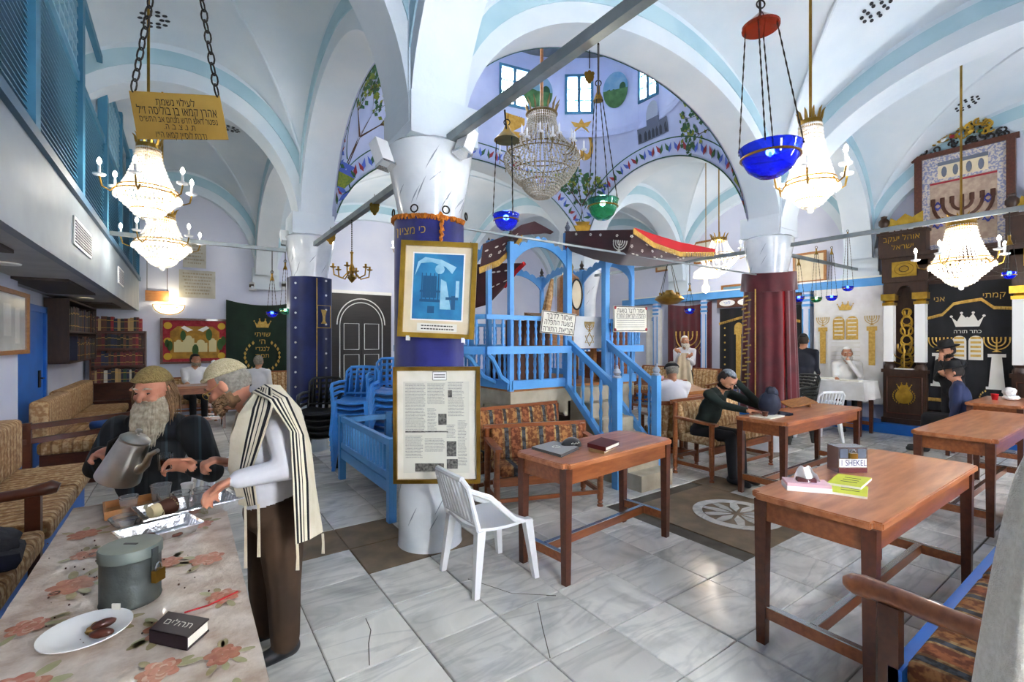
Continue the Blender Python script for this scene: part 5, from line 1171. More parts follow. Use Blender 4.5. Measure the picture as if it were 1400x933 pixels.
for k in range(9): spot_on(S_, .06 + .4 * k / 8, .3 + .3 * (k % 2), .03, m, 'f' if k % 2 else 'b')
tag(m.build('silver_embroidery', 'silver_thread', aw), kind='stuff')
aw = thing('awning', 'lower hanging flap of dark velvet behind the framed print', 'awning', W(680, 365, 6.0))
top = [W(640, 362, 6.2), W(680, 360, 6.1), W(717, 360, 6.0)]; low = [W(640, 424, 6.4), W(668, 416, 6.4), W(690, 392, 6.3)]
S_ = loft([top, low], 20); MB().sheet(S_, 16, 6, .008).build('velvet', 'vel_maroon', aw, smooth=True); MB().tube([W(690, 392, 6.3), W(705, 372, 6.1), W(717, 360, 6.0)], .03, 6).build('red_lining', 'red_lining', aw, smooth=True)
m = MB(); 
for k in range(6): spot_on(S_, .45 + .07 * k, .25 + .3 * (k % 2), .03, m, 'b')
tag(m.build('silver_embroidery', 'silver_thread', aw), kind='stuff')
# ================================================================ WALL OF CURTAINS AND ARK (right wall)
AX = 10.2
def wx(px, py, x=10.4): return PX(px, py, x)
tag(struct(MB().box((10.3, 3.02, 2.6), (10.5, 9.2, 2.76)).build('trim_1', 'blue')), 'bright blue beam over the wall of curtains')
tag(struct(MB().box((9.95, -1.5, 0), (10.5, 12.3, .17)).build('trim_2', 'blue_deep')), 'blue step along the wall of curtains')
MB().box((10.28, 3.02, 2.76), (10.5, 9.2, 2.79)).build('beam_cap', 'white', bpy.data.objects['trim_1'])
for px, lb in ((964, 'blue and white pilaster left of the black curtain'), (1104, 'blue and white pilaster left of the white curtain'), (898, 'blue and white pilaster behind the platform sign')):
    p = wx(px, 466); root = thing('pilaster', lb, 'pilaster', (10.36, p.y, .17)); MB().box((10.33, p.y - .07, .17), (10.48, p.y + .07, 2.6)).build('shaft', 'wall', root)
    for z in (2.5, 2.4, 2.3): MB().box((10.32, p.y - .08, z), (10.48, p.y + .08, z + .05)).build('capital_band', 'blue', root)
    for s in (-.06, .06): MB().box((10.325, p.y + s - .012, .2), (10.335, p.y + s + .012, 2.25)).build('stripe', 'blue', root)
def wcurtain(label, px0, px1, ytop, zb, mat, x=10.4, **k):
    a, b = wx(px0, ytop, x), wx(px1, ytop, x); z = (a.z + b.z) / 2; pl = Pl((x, (a.y + b.y) / 2, z), XR); w_ = abs(a.y - b.y)
    return curtain('curtain', label, pl, w_, z - zb, mat, **k), pl, w_, z - zb
c, pl, w_, h_ = wcurtain('maroon velvet curtain embroidered with a gold menorah', 914, 974, 414, .85, 'vel_red', waves=6, sag=.08)
m = MB(); menorah(m, pl, 0, -1.3, .85, .05, .016); laurel(m, pl, -.42, -1.2, .12, .05, 1); laurel(m, pl, .42, -1.2, .12, .05, -1); tag(m.build('gold_embroidery', 'gold_thread', c), kind='stuff')
c, pl, w_, h_ = wcurtain('white curtain with a small star behind the platform', 884, 906, 424, .6, 'white_cloth', waves=3)
m = MB(); [pl.line(m, [(.07 * cos(a + o_), -.25 + .07 * sin(a + o_)) for a in (pi / 2, pi / 2 + 4 * pi / 3, pi / 2 + 2 * pi / 3, pi / 2)], .006, .05) for o_ in (0, pi)]; m.build('blue_star', 'blue_deep', c)
c, pl, w_, h_ = wcurtain('black velvet curtain with gold towers behind the maroon column', 985, 1096, 420, .5, 'vel_black', waves=6)
m = MB()
for sg in (-1, 1): pl.rect(m, sg * .42 - .09, sg * .42 + .09, -1.7, -1.55, .05); pl.rect(m, sg * .42 - .06, sg * .42 + .06, -1.55, -.6, .05); pl.rect(m, sg * .42 - .1, sg * .42 + .1, -.6, -.45, .05); pl.poly(m, ell(sg * .42, -.45, .1, .12, 10, 0, pi), .05)
tag(m.build('gold_towers', 'gold_thread', c), kind='stuff'); m = MB()
for sg in (-1, 1):
    for k in range(8): pl.poly(m, ell(sg * .75, -.45 - k * .17, .022, .022, 6), .05)
tag(m.build('gold_dots', 'gold_thread', c), kind='stuff'); fringe([pl(-w_ / 2, -.33, .05), pl(-w_ / 4, -.22, .05), pl(0, -.12, .05), pl(w_ / 4, -.22, .05), pl(w_ / 2, -.33, .05)], c, n=80)
sg_ = thing('lintel_sign', 'wooden lintel with white oval Hebrew name plates over the black curtain', 'sign', (10.36, pl.o.y, 2.42)); MB().box((10.3, pl.o.y - .92, 2.38), (10.42, pl.o.y + .92, 2.58)).build('lintel', 'wood_dark', sg_)
for k, s in enumerate(('לזכר', 'קהל', 'תורה', 'קהל')):
    o = pl.o + V((-.11, .66 - k * .44, 2.48 - pl.o.z)); p2 = Pl(o, XR); m = MB(); p2.poly(m, ell(0, 0, .19, .075, 16), 0, .006); m.build('oval_plate', 'white', sg_); p2.text(HEB(s), 0, 0, .09, 'blue_deep', sg_, .008)
c, pl, w_, h_ = wcurtain('white satin curtain with gold tablets, crown and two menorahs', 1114, 1208, 394, .45, 'white_cloth', x=10.32, waves=5, amp=.012)
m = MB(); crown(m, pl, -.02, -.42, .26, .045); tablets(m, pl, -.02, -.98, .46, .042)
for sg in (-1, 1):
    menorah(m, pl, sg * .4, -.72, .26, .045, .02); pl.rect(m, sg * .4 - .05, sg * .4 + .05, -1.45, -.82, .045); pl.rect(m, sg * .4 - .08, sg * .4 + .08, -.82, -.74, .045)
tag(m.build('gold_embroidery', 'gold_thread', c), kind='stuff'); m = MB()
for sg in (-1, 1):
    for k in range(6): pl.rect(m, -.02 + sg * .11 - .07, -.02 + sg * .11 + .07, -.9 + k * .075, -.88 + k * .075, .048, .003)
tag(m.build('tablet_lettering', 'white_cloth', c), kind='stuff')
m = MB()
for k in range(5): pl.rect(m, -.25, .22, -1.05 - k * .08, -1.035 - k * .08, .045, .002)
m.build('stitched_lines', 'silver_thread', c)
# pictures above the blue beam
for px, py, w_, h_, lb, mt in ((1107, 366, .62, .62, 'tan framed document above the blue beam beside the maroon column', 'cream'), (962, 345, .5, .55, 'framed document on the wall above the cream shaded lamp', 'paper'), (908, 352, .5, .75, 'framed parchment on the wall behind the red awning', 'cream'), (1004, 398, .62, .3, 'long framed photograph standing on the blue beam', 'mural_sky')):
    p = wx(px, py, 10.44); frame_thing('framed_document', lb, 'picture', Pl(p, XR), w_, h_, .045, ['wood_light', mt], .035)
# ---- the ark
ark = thing('ark', 'tall dark carved wooden ark with gilded columns against the right wall', 'ark', (10.3, 2.0, .17))
B = lambda nm, y0, y1, z0, z1, x0=AX, x1=10.49, mat='walnut', pr=None: MB().box((x0, y0, z0), (x1, y1, z1)).build(nm, mat, pr or ark)
B('ark_back', .9, 3.0, .17, 2.55, 10.36)
for yl, yr, sg in ((2.43, 3.02, 1), (.86, 1.45, -1)):
    B('plinth', yl, yr, .17, 1.05, AX - .06); B('plinth_cap', yl - .02, yr + .02, 1.05, 1.11, AX - .1); B('plinth_foot', yl - .02, yr + .02, .17, .26, AX - .09)
    pl = Pl((AX - .065, (yl + yr) / 2, .68), XR); m = MB(); crown(m, pl, 0, .08, .2, .002); pl.poly(m, ell(0, -.03, .12, .13, 16), .0, .02); laurel(m, pl, -.02, -.03, .13, .02, -1); laurel(m, pl, .02, -.03, .13, .02, 1); m.build('gilt_emblem', 'gold', ark)
    m = MB(); pl.line(m, [(-.24, -.33), (.24, -.33), (.24, .3), (-.24, .3), (-.24, -.33)], .012, .003); m.build('panel_moulding', 'wood_dark', ark)
    for yc in (yl + .08, yr - .08):
        MB().lathe([(.08, 1.11), (.085, 1.15), (.06, 1.2), (.075, 1.24)], (AX - .02, yc, 0), 14).build('column_base', 'walnut', ark, smooth=True)
        MB().box((AX - .09, yc - .07, 1.24), (AX + .05, yc + .07, 2.22)).build('white_column', 'white', ark)
        MB().box((AX - .1, yc - .085, 2.22), (AX + .06, yc + .085, 2.27)).build('gilt_capital', 'gold', ark); MB().box((AX - .11, yc - .1, 2.31), (AX + .07, yc + .1, 2.42)).build('gilt_capital', 'gold', ark); MB().lathe([(.075, 2.27), (.06, 2.29), (.08, 2.31)], (AX - .02, yc, 0), 12).build('gilt_neck', 'gold', ark)
    yc = (yl + yr) / 2; pl = Pl((AX + .1, yc, 0), XR); m = MB()
    for z, s in ((1.3, .07), (1.45, .09), (1.62, .075), (1.78, .085), (1.95, .07), (2.1, .06)): m.tube([pl(s * cos(a), z + s * sin(a), .03) for a in [2 * pi * k / 12 for k in range(12)]], .016, 6, closed=True)
    for sg2 in (-1, 1): pl.line(m, [(sg2 * (.05 + .03 * sin(k * 1.3)), 1.15 + k * .07) for k in range(15)], .014, .03)
    m.build('gilt_scrollwork', 'gold', ark, smooth=True)
    m = MB(); pl = Pl((AX - .04, yc, 2.42), XR); w2 = (yr - yl) / 2
    m.prism([(-w2, -.02), (-.11, -.02)] + [(.11 * cos(a), -.02 + .16 * sin(a)) for a in [pi - pi * k / 10 for k in range(11)]] + [(.11, -.02), (w2, -.02), (w2, .2), (-w2, .2)], pl(0, 0), XR, UP, (.2, 0, 0)); m.build('niche_arch', 'walnut', ark)
    B('upper_box', yl - .02, yr + .02, 2.62, 3.05, AX - .06); pl = Pl((AX - .065, yc, 2.84), XR); m = MB(); pl.rect(m, -.17, .17, -.13, .13, 0, .01); m.build('gilt_panel', 'gold', ark)
    for r in (.1, .05): m = MB(); m.tube([pl(r * 1.3 * cos(2 * pi * k / 20), r * sin(2 * pi * k / 20), .014) for k in range(20)], .006, 5, closed=True); m.build('panel_ring', 'brass' if r > .07 else 'walnut', ark)
    B('box_cornice', yl - .05, yr + .05, 3.05, 3.12, AX - .1); B('sign_board', yl - .0, yr + .06, 3.12, 3.46, AX - .1); B('box_cornice', yl - .02, yr + .08, 3.46, 3.5, AX - .12)
    if sg > 0:
        pl = Pl((AX - .105, (yl + yr) / 2 + .03, 3.3), XR); pl.text(HEB('אוהל יעקב'), 0, .07, .13, 'gold', ark, .003, width=.5); pl.text(HEB('ישראל'), .02, -.08, .12, 'gold', ark, .003, width=.3)
    m = MB(); pl = Pl((AX, yc, 3.5), XR)
    for k in range(6): pl.line(m, [(-.24 + k * .09, 0), (-.24 + k * .09, .09)], .012, 0)
    pl.line(m, [(-.26, .1), (.26, .1)], .016, 0); m.build('small_balustrade', 'wood_dark', ark); m = MB(); pl.poly(m, [(-.24, .12), (.24, .12), (.24, .3), (.1, .22), (0, .3), (-.12, .2), (-.2, .26)], 0, .02); m.build('gilt_cresting', 'gold', ark)
    MB().lathe([(.05, 0), (.07, .05), (.04, .1), (.08, .16), (.08, .22), (.04, .27), (.05, .3), (0, .32)], (AX - .02, yr - .0, 3.5), 12).build('urn', 'walnut', ark, smooth=True)
for k in range(6): B('stepped_moulding', 1.4 - .02 * k + .0, 2.48 + .02 * k, 2.52 + k * .09, 2.61 + k * .09, AX + .06 - k * .03)
m = MB(); pl = Pl((AX + .0, 1.94, 2.55), XR); m.prism([(-.56, 0), (0, .26), (.56, 0), (.56, .06), (0, .34), (-.56, .06)], pl(0, 0, .03), XR, UP, (.06, 0, 0)); m.build('pediment', 'walnut', ark)
B('entablature', 1.4, 2.48, 3.04, 3.1, AX - .12)
B('ark_threshold', 1.42, 2.46, .17, .42, AX - .02)
# ark curtain
pl = Pl((AX + .08, 1.95, 2.55), XR); c = curtain('ark_curtain', 'black velvet ark curtain embroidered with crown, tablets and two menorahs', pl, 1.03, 2.1, 'vel_black', 5, .012)
m = MB(); crown(m, pl, 0, -.72, .38, .05); m.build('silver_crown', 'silver_thread', c); m = MB(); tablets(m, pl, 0, -1.25, .4, .046); m.build('silver_tablets', 'silver_thread', c); m = MB()
for sg in (-1, 1):
    for k in range(5): pl.rect(m, sg * .096 - .06, sg * .096 + .06, -1.2 + k * .07, -1.165 + k * .07, .051, .003)
    menorah(m, pl, sg * .33, -1.12, .34, .05, .025)
for sg in (-1, 1): laurel(m, pl, sg * .28, -1.85, .14, .05, -sg)
tag(m.build('gold_embroidery', 'gold_thread', c), kind='stuff'); m = MB()
for sg in (-1, 1): pl.rect(m, sg * .33 - .1, sg * .33 + .1, -1.2, -1.15, .05); pl.poly(m, [(sg * .33 - .09, -1.66), (sg * .33 + .09, -1.66), (sg * .33 + .055, -1.2), (sg * .33 - .055, -1.2)], .05); pl.rect(m, sg * .33 - .12, sg * .33 + .12, -1.7, -1.66, .05)
tag(m.build('silver_pedestals', 'silver_thread', c), kind='stuff')
fringe([pl(-.51, -.56, .05), pl(-.3, -.5, .05), pl(-.16, -.33, .05), pl(.0, -.3, .05), pl(.16, -.28, .05), pl(.3, -.42, .05), pl(.51, -.44, .05)], c, n=90, l=.04); fringe([pl(-.51, -1.9, .05), pl(.51, -1.92, .05)], c, n=60, l=.05)
pl.text(HEB('קמתי'), .3, -.24, .12, 'gold_thread', c, .05); pl.text(HEB('אני'), -.34, -.26, .12, 'gold_thread', c, .05); pl.text(HEB('כתר תורה'), 0, -.8, .08, 'silver_thread', c, .05)
# small brass menorah on the left plinth
p = V((AX - .05, 2.73, 1.11)); pl = Pl((AX - .05, 2.73, 1.13), XR); mn = thing('menorah', 'small brass menorah on the ark plinth', 'menorah', p); MB().box((AX - .09, 2.6, 1.11), (AX - .01, 2.86, 1.13)).build('tray', 'white', mn); m = MB(); menorah(m, pl, 0, 0, .62, 0, .016); m.build('branches', 'brass', mn, smooth=True)
# tapestry in carved frame above the ark
tp = thing('tapestry', 'large woven tapestry in a carved dark frame above the ark', 'tapestry', (10.35, 2.03, 3.1)); pl = Pl((10.36, 2.03, 3.1), XR); M('tap_field', 'b9a48f', .9, c2='a28a7c', sc=14, det=5); M('tap_border', '8b8fae', .9, c2='cfc6bb', sc=30, det=3, lo=.45, hi=.55); M('tap_blue', '3d49a0', .9); M('tap_grey', '6d7280', .9)
W2, H2 = .6, 1.58
for u0, u1, v0, v1 in ((-W2, -W2 + .1, 0, H2), (W2 - .1, W2, 0, H2), (-W2 - .04, W2 + .04, H2, H2 + .08), (-W2, W2, -.04, 0)): m = MB(); pl.rect(m, u0, u1, v0, v1, 0, .07); m.build('frame_bar', 'wood_dark', tp)
m = MB(); pl.rect(m, -W2 + .1, W2 - .1, 0, H2, .0, .03); m.build('woven_border', 'tap_border', tp); m = MB(); pl.rect(m, -W2 + .2, W2 - .2, .12, H2 - .42, .03, .004); m.build('woven_field', 'tap_field', tp)
m = MB(); pl.rect(m, -.4, .4, H2 - .46, H2 - .43, .032, .004); m.build('red_band', 'tap_red', tp); m = MB(); pl.rect(m, -.3, .3, H2 - .38, H2 - .1, .031, .003); m.build('upper_panel', 'cream', tp); m = MB(); pl.rect(m, -.3, .3, H2 - .16, H2 - .1, .034, .003)
for u in (-.22, -.08, .08, .22): pl.poly(m, ell(u, H2 - .27, .035, .09, 10), .034, .003)
m.build('grey_motifs', 'tap_grey', tp); m = MB(); menorah(m, pl, 0, .3, .85, .036, .03)
m.build('woven_menorah', 'bk_brown', tp); m = MB()
for sg in (-1, 1):
    for v in (.75, .45):
        for o_ in (0, pi): pl.line(m, [(sg * .3 + .07 * cos(a + o_), v + .07 * sin(a + o_)) for a in (pi / 2, pi / 2 + 4 * pi / 3, pi / 2 + 2 * pi / 3, pi / 2)], .012, .036)
m.build('woven_stars', 'tap_blue', tp)
m = MB(); rnd = random.Random(9)
for k in range(46):
    u = -W2 + 2 * W2 * rnd.random(); hmx = .42 * (1 - (u / W2) ** 2) + .04; v = H2 + .1 + hmx * rnd.random() * .75; r = rnd.uniform(.035, .06); a0 = rnd.uniform(0, 6)
    m.tube([pl(u + r * cos(a0 + t) * (1 - t * .1), v + r * sin(a0 + t) * (1 - t * .1), .04) for t in [k2 * .5 for k2 in range(10)]], .014, 5)
m.build('carved_cresting', 'black', tp, smooth=True); m = MB()
for k in range(34):
    u = .36 * (2 * rnd.random() - 1); v = H2 + .22 + .26 * rnd.random() * (1 - (u / .4) ** 2); r = rnd.uniform(.03, .055); a0 = rnd.uniform(0, 6)
    m.tube([pl(u + r * cos(a0 + t), v + r * sin(a0 + t), .06) for t in [k2 * .55 for k2 in range(9)]], .016, 5)
m.build('gilt_crown_carving', 'gold', tp, smooth=True)
for k, mt in enumerate(('white', 'tap_red', 'blue', 'tap_yellow', 'leaf_g')): MB().sph(pl(-.22 + .11 * k, H2 + .24 + .03 * sin(k * .8), .09), (.02, .035, .03), 10, 6).build('coloured_stone', mt, tp, smooth=True)
# ================================================================ FURNITURE
def rbox(name, a, b, r, mat, parent=None, seg=3, puff=0.):
    bm = bmesh.new(); bmesh.ops.create_cube(bm, size=1); a, b = V(a), V(b)
    for v in bm.verts: v.co = V((a[i] + (b[i] - a[i]) * (v.co[i] + .5) for i in range(3)))
    bmesh.ops.bevel(bm, geom=bm.edges[:] + bm.verts[:], offset=r, segments=seg, affect='EDGES', profile=.5)
    me = bpy.data.meshes.new(name); bm.to_mesh(me); bm.free(); smooth_mesh(me, 50)
    me.materials.append(MATS[mat]); o = bpy.data.objects.new(name, me); COL.objects.link(o)
    if parent: o.parent = parent
    return o
def table(label, c, L_, D_, h=.8, rz=0, group=None, strip=True, leg=.06, cat='table'):
    """study table: L_ along x, D_ along y; apron, four legs, H stretcher with steel wear strips"""
    root = thing('table', label, cat, (c[0], c[1], 0), rz, group); a, b = L_ / 2, D_ / 2
    bm = bmesh.new(); bmesh.ops.create_cube(bm, size=1)
    for v in bm.verts: v.co = V((v.co.x * L_, v.co.y * D_, h - .018 + v.co.z * .036))
    bmesh.ops.bevel(bm, geom=[e for e in bm.edges if abs(e.verts[0].co.z - e.verts[1].co.z) > .01], offset=.035, segments=4, affect='EDGES'); bmesh.ops.bevel(bm, geom=[e for e in bm.edges if e.calc_face_angle(0) > .8], offset=.006, segments=2, affect='EDGES')
    me = bpy.data.meshes.new('table_top'); bm.to_mesh(me); bm.free(); me.materials.append(MATS['wood_top']); o = bpy.data.objects.new('table_top', me); COL.objects.link(o); o.parent = root
    e = .045; z = h - .036
    for p, q in (((-a + e, -b + e), (a - e, -b + e)), ((-a + e, b - e), (a - e, b - e)), ((-a + e, -b + e), (-a + e, b - e)), ((a - e, -b + e), (a - e, b - e))):
        local(MB().bar(V(p + (z - .055,)), V(q + (z - .055,)), .022, .11).build('apron', 'wood'), root)
    for sx in (-1, 1):
        for sy in (-1, 1):
            x, y = sx * (a - e - .005), sy * (b - e - .005); w0, w1 = leg / 2 * .75, leg / 2
            local(MB().hexa([(x - w0, y - w0, 0), (x + w0, y - w0, 0), (x + w0, y + w0, 0), (x - w0, y + w0, 0), (x - w1, y - w1, z), (x + w1, y - w1, z), (x + w1, y + w1, z), (x - w1, y + w1, z)]).build('leg', 'wood_dark'), root)
        s = local(MB().bar((sx * (a - .05), -b + .07, .17), (sx * (a - .05), b - .07, .17), .03, .06).build('stretcher', 'wood'), root)
        if strip: local(MB().bar((sx * (a - .05), -b + .08, .203), (sx * (a - .05), b - .08, .203), .032, .006).build('wear_strip', 'steel'), s)
    s = local(MB().bar((-a + .05, 0, .17), (a - .05, 0, .17), .03, .06).build('stretcher', 'wood'), root)
    if strip: local(MB().bar((-a + .06, 0, .203), (a - .06, 0, .203), .032, .006).build('wear_strip', 'steel'), s)
    return root
table('long wooden table with shekel tin and tissue box in right foreground', (3.34, 1.035), 1.74, .58)
table('wooden table with velvet bag and books beside the white chair', (2.62, 2.575), 1.28, .52, rz=radians(5.2))
table('wooden table where the reading man rests his arm', (5.75, 2.46), 1.92, .53)
table('empty wooden table second from the right foreground', (6.45, 1.12), 2.2, .56)
table('wooden table with crumpled tissues near the ark', (9.0, 1.35), 1.3, .55)
table('wooden table behind the seated man in the flat cap', (6.6, 4.35), 1.3, .5)
table('low wooden table in front of the wall bench with a pink tissue box', (8.3, 6.6), 1.5, .5, rz=radians(90))
table('wooden table of the seated man in white near the back wall', (-.05, 10.3), 1.4, .6)
# turned leg profile
TURN = [(.03, 0), (.03, .05), (.018, .08), (.028, .13), (.02, .2), (.03, .26), (.03, 1)]
def bench(label, c, L_, D_=.52, sh=.42, bh=.8, rz=0, mat='uph_x', wood='wood', arms=True, name='bench', ncush=1):
    """upholstered settle facing -y: turned legs, arms, seat and back cushions"""
    root = thing(name, label, 'bench', (c[0], c[1], 0), rz); a, b = L_ / 2, D_ / 2
    for sx in (-1, 1):
        for sy in (-1, 1):
            H = (sh + .2 if sy < 0 and arms else (bh if sy > 0 else sh - .1)); m = MB().lathe([(r, z * (sh - .12) / 1) if z < 1 else (r, H) for r, z in TURN], (sx * (a - .035), sy * (b - .035) + (.0), 0), 10)
            local(m.build('leg', wood, None, smooth=True), root)
        if arms: local(MB().bar((sx * (a - .035), -b - .03, sh + .21), (sx * (a - .035), b - .02, sh + .24), .065, .03).build('arm', wood), root)
        local(MB().bar((sx * (a - .035), -b + .04, .14), (sx * (a - .035), b - .04, .14), .025, .04).build('stretcher', wood), root)
    local(MB().bar((-a, -b + .035, sh - .09), (a, -b + .035, sh - .09), .03, .08).build('seat_rail', wood), root); local(MB().bar((-a, b - .035, .2), (a, b - .035, .2), .025, .04).build('stretcher', wood), root); local(MB().bar((-a, -b + .04, .14), (a, -b + .04, .14), .025, .035).build('stretcher', wood), root)
    for k in range(ncush):
        x0, x1 = -a + .06 + (L_ - .12) * k / ncush, -a + .06 + (L_ - .12) * (k + 1) / ncush
        rbox('seat_cushion', (x0 + .003, -b + .02, sh - .05), (x1 - .003, b - .06, sh + .05), .03, mat, root)
        o = rbox('back_cushion', (x0 + .003, -.05, 0), (x1 - .003, .05, bh - sh - .04), .03, mat, root); o.location = (0, b - .1, sh + .04); o.rotation_euler = (radians(-10), 0, 0)
    local(MB().bar((-a, b - .0, bh + .0), (a, b - .0, bh + .0), .03, .05).build('top_rail', wood), root)
    return root
bench('striped floral upholstered settle behind the velvet bag table', (2.88, 3.58), 1.1, .46, .4, .74, radians(-19))
bench('striped floral upholstered settle against the stone platform base', (3.02, 4.17), 1.3, .28, .42, .86, 0, arms=False)
bench('upholstered wooden armchair bench where the reading man sits', (5.55, 3.28), 1.4, .55, .44, .86, 0, 'beige_x', ncush=2)
bench('upholstered bench under the maroon menorah curtain', (9.62, 7.0), 2.2, .5, .42, .95, radians(-90), 'beige_x', 'wood', ncush=4)
bench('upholstered bench left of the standing man in white', (9.62, 9.3), 2.0, .5, .42, .95, radians(-90), 'beige_x', 'wood', ncush=4)
bench('wooden armchair of the man in the flat cap', (5.2, 3.85), .62, .5, .42, .82, radians(150), 'beige_x', 'wood')
bench('long striped bench by the back wall beneath the green curtain', (1.6, 11.9), 2.4, .5, .42, .88, 0, 'beige_x', 'wood', ncush=3)
# built-in benches along the left wall
def wall_bench(label, y0, y1, arm=False, x0=-1.39, x1=-.7):
    root = thing('built_in_bench', label, 'bench', (x0, (y0 + y1) / 2, 0)); P = lambda o: par(o, root) or o
    P(MB().box((x0, y0, 0), (x1 - .08, y1, .32)).build('base', 'blue_deep')); n = max(1, round((y1 - y0) / 1.2))
    for k in range(n):
        a, b = y0 + (y1 - y0) * k / n, y0 + (y1 - y0) * (k + 1) / n; P(rbox('seat_cushion', (x0 + .1, a + .004, .32), (x1, b - .004, .45), .035, 'beige_y')); P(rbox('back_cushion', (x0 + .01, a + .004, .45), (x0 + .2, b - .004, .9), .04, 'beige_y'))
    if arm:
        y = y1 + .06; P(MB().tube([(x0 + .05, y, .64), (x1 - .1, y, .66), (x1 + .02, y, .68), (x1 + .05, y, .67)], [.03, .034, .045, .03], 10).build('arm', 'wood_dark', None, smooth=True)); P(MB().box((x1 - .1, y - .03, 0), (x1 - .03, y + .03, .64)).build('arm_post', 'wood_dark'))
    return root
wall_bench('near striped wall bench with dark wooden arm at the left edge', .9, 4.02, True); wall_bench('striped wall bench beyond the dark wooden arm', 4.16, 6.0)
wall_bench('striped wall bench between the blue door and the bookcase', 9.0, 11.3, False, -1.55, -.85); wall_bench('striped bench seat at the blue door', 6.95, 7.3, False, -1.36, -.85) if False else None
rb_ = thing('rail_bench', 'dark railed bench standing in front of the blue door', 'bench', (-.9, 7.6, 0))
for z in (.62, .76): par(MB().bar((-1.3, 6.4, z), (-.2, 7.0, z + .02), .05, .05).build('rail', 'wood_dark'), rb_)
for x, y in ((-1.25, 6.43), (-.25, 6.97)): par(MB().box((x - .03, y - .03, 0), (x + .03, y + .03, .8)).build('post', 'wood_dark'), rb_)
par(rbox('seat_cushion', (-1.3, 7.02, .36), (-.3, 8.3, .5), .04, 'beige_x'), rb_); par(rbox('back_cushion', (-1.36, 7.02, .5), (-1.2, 8.3, .95), .04, 'beige_y'), rb_); par(MB().box((-1.28, 7.05, 0), (-.34, 8.28, .36)).build('base', 'wood_dark'), rb_)
# right foreground bench facing the tables
fb = thing('front_bench', 'striped cushioned bench with curved wooden arm in the lower right corner', 'bench', (3.4, .3, 0))
for k in range(4): x0 = 2.1 + 1.1 * k; par(rbox('seat_cushion', (x0 + .004, .1, .36), (x0 + 1.096, .57, .455), .035, 'uph_x'), fb); par(rbox('back_cushion', (x0 + .004, -.06, .46), (x0 + 1.096, .1, .85), .035, 'uph_x'), fb)
par(MB().box((2.06, .56, .3), (6.5, .6, .44)).build('blue_rail', 'blue_deep'), fb); par(MB().box((2.06, -.05, .3), (6.5, .56, .36)).build('seat_board', 'wood_dark'), fb)
par(MB().tube([(2.09, -.05, .66), (2.09, .3, .665), (2.09, .6, .68), (2.09, .68, .68), (2.09, .715, .675), (2.09, .738, .668), (2.09, .748, .66)], [.03, .035, .036, .04, .038, .026, .006], 14).build('arm', 'wood', None, smooth=True), fb)
for y in (.0, .6): par(MB().box((2.06, y - .03, 0), (2.12, y + .03, .65)).build('arm_post', 'wood_dark'), fb)
for x in (3.6, 5.0, 6.45): par(MB().box((x - .03, .5, 0), (x + .03, .56, .3)).build('leg', 'wood_dark'), fb)
# blue slatted bench behind the near column
bb = thing('slatted_bench', 'blue wooden slatted bench with tan seat pads by the near column', 'bench', (1.75, 4.8, 0)); P = lambda o: par(o, bb) or o
for x in (1.5, 2.05):
    for y in (4.0, 5.58): P(MB().box((x - .035, y - .035, 0), (x + .035, y + .035, .74)).build('leg', 'blue'))
for z in (.4, .7): P(MB().bar((1.5, 4.0, z), (1.5, 5.58, z), .045, .06).build('rail', 'blue'))
P(MB().bar((1.5, 4.0, .3), (1.5, 5.58, .3), .04, .1).build('apron', 'blue'))
for k in range(16): y = 4.09 + k * .094; P(MB().box((1.488, y - .014, .42), (1.512, y + .014, .68)).build('slat', 'blue'))
for y in (4.0, 5.58):
    for z in (.4, .68): P(MB().bar((1.5, y, z), (2.05, y, z), .04, .06).build('end_rail', 'blue'))
for k in range(6): P(rbox('seat_pad', (1.53, 4.05 + k * .25, .36), (2.02, 4.29 + k * .25, .44), .02, 'wood_light'))
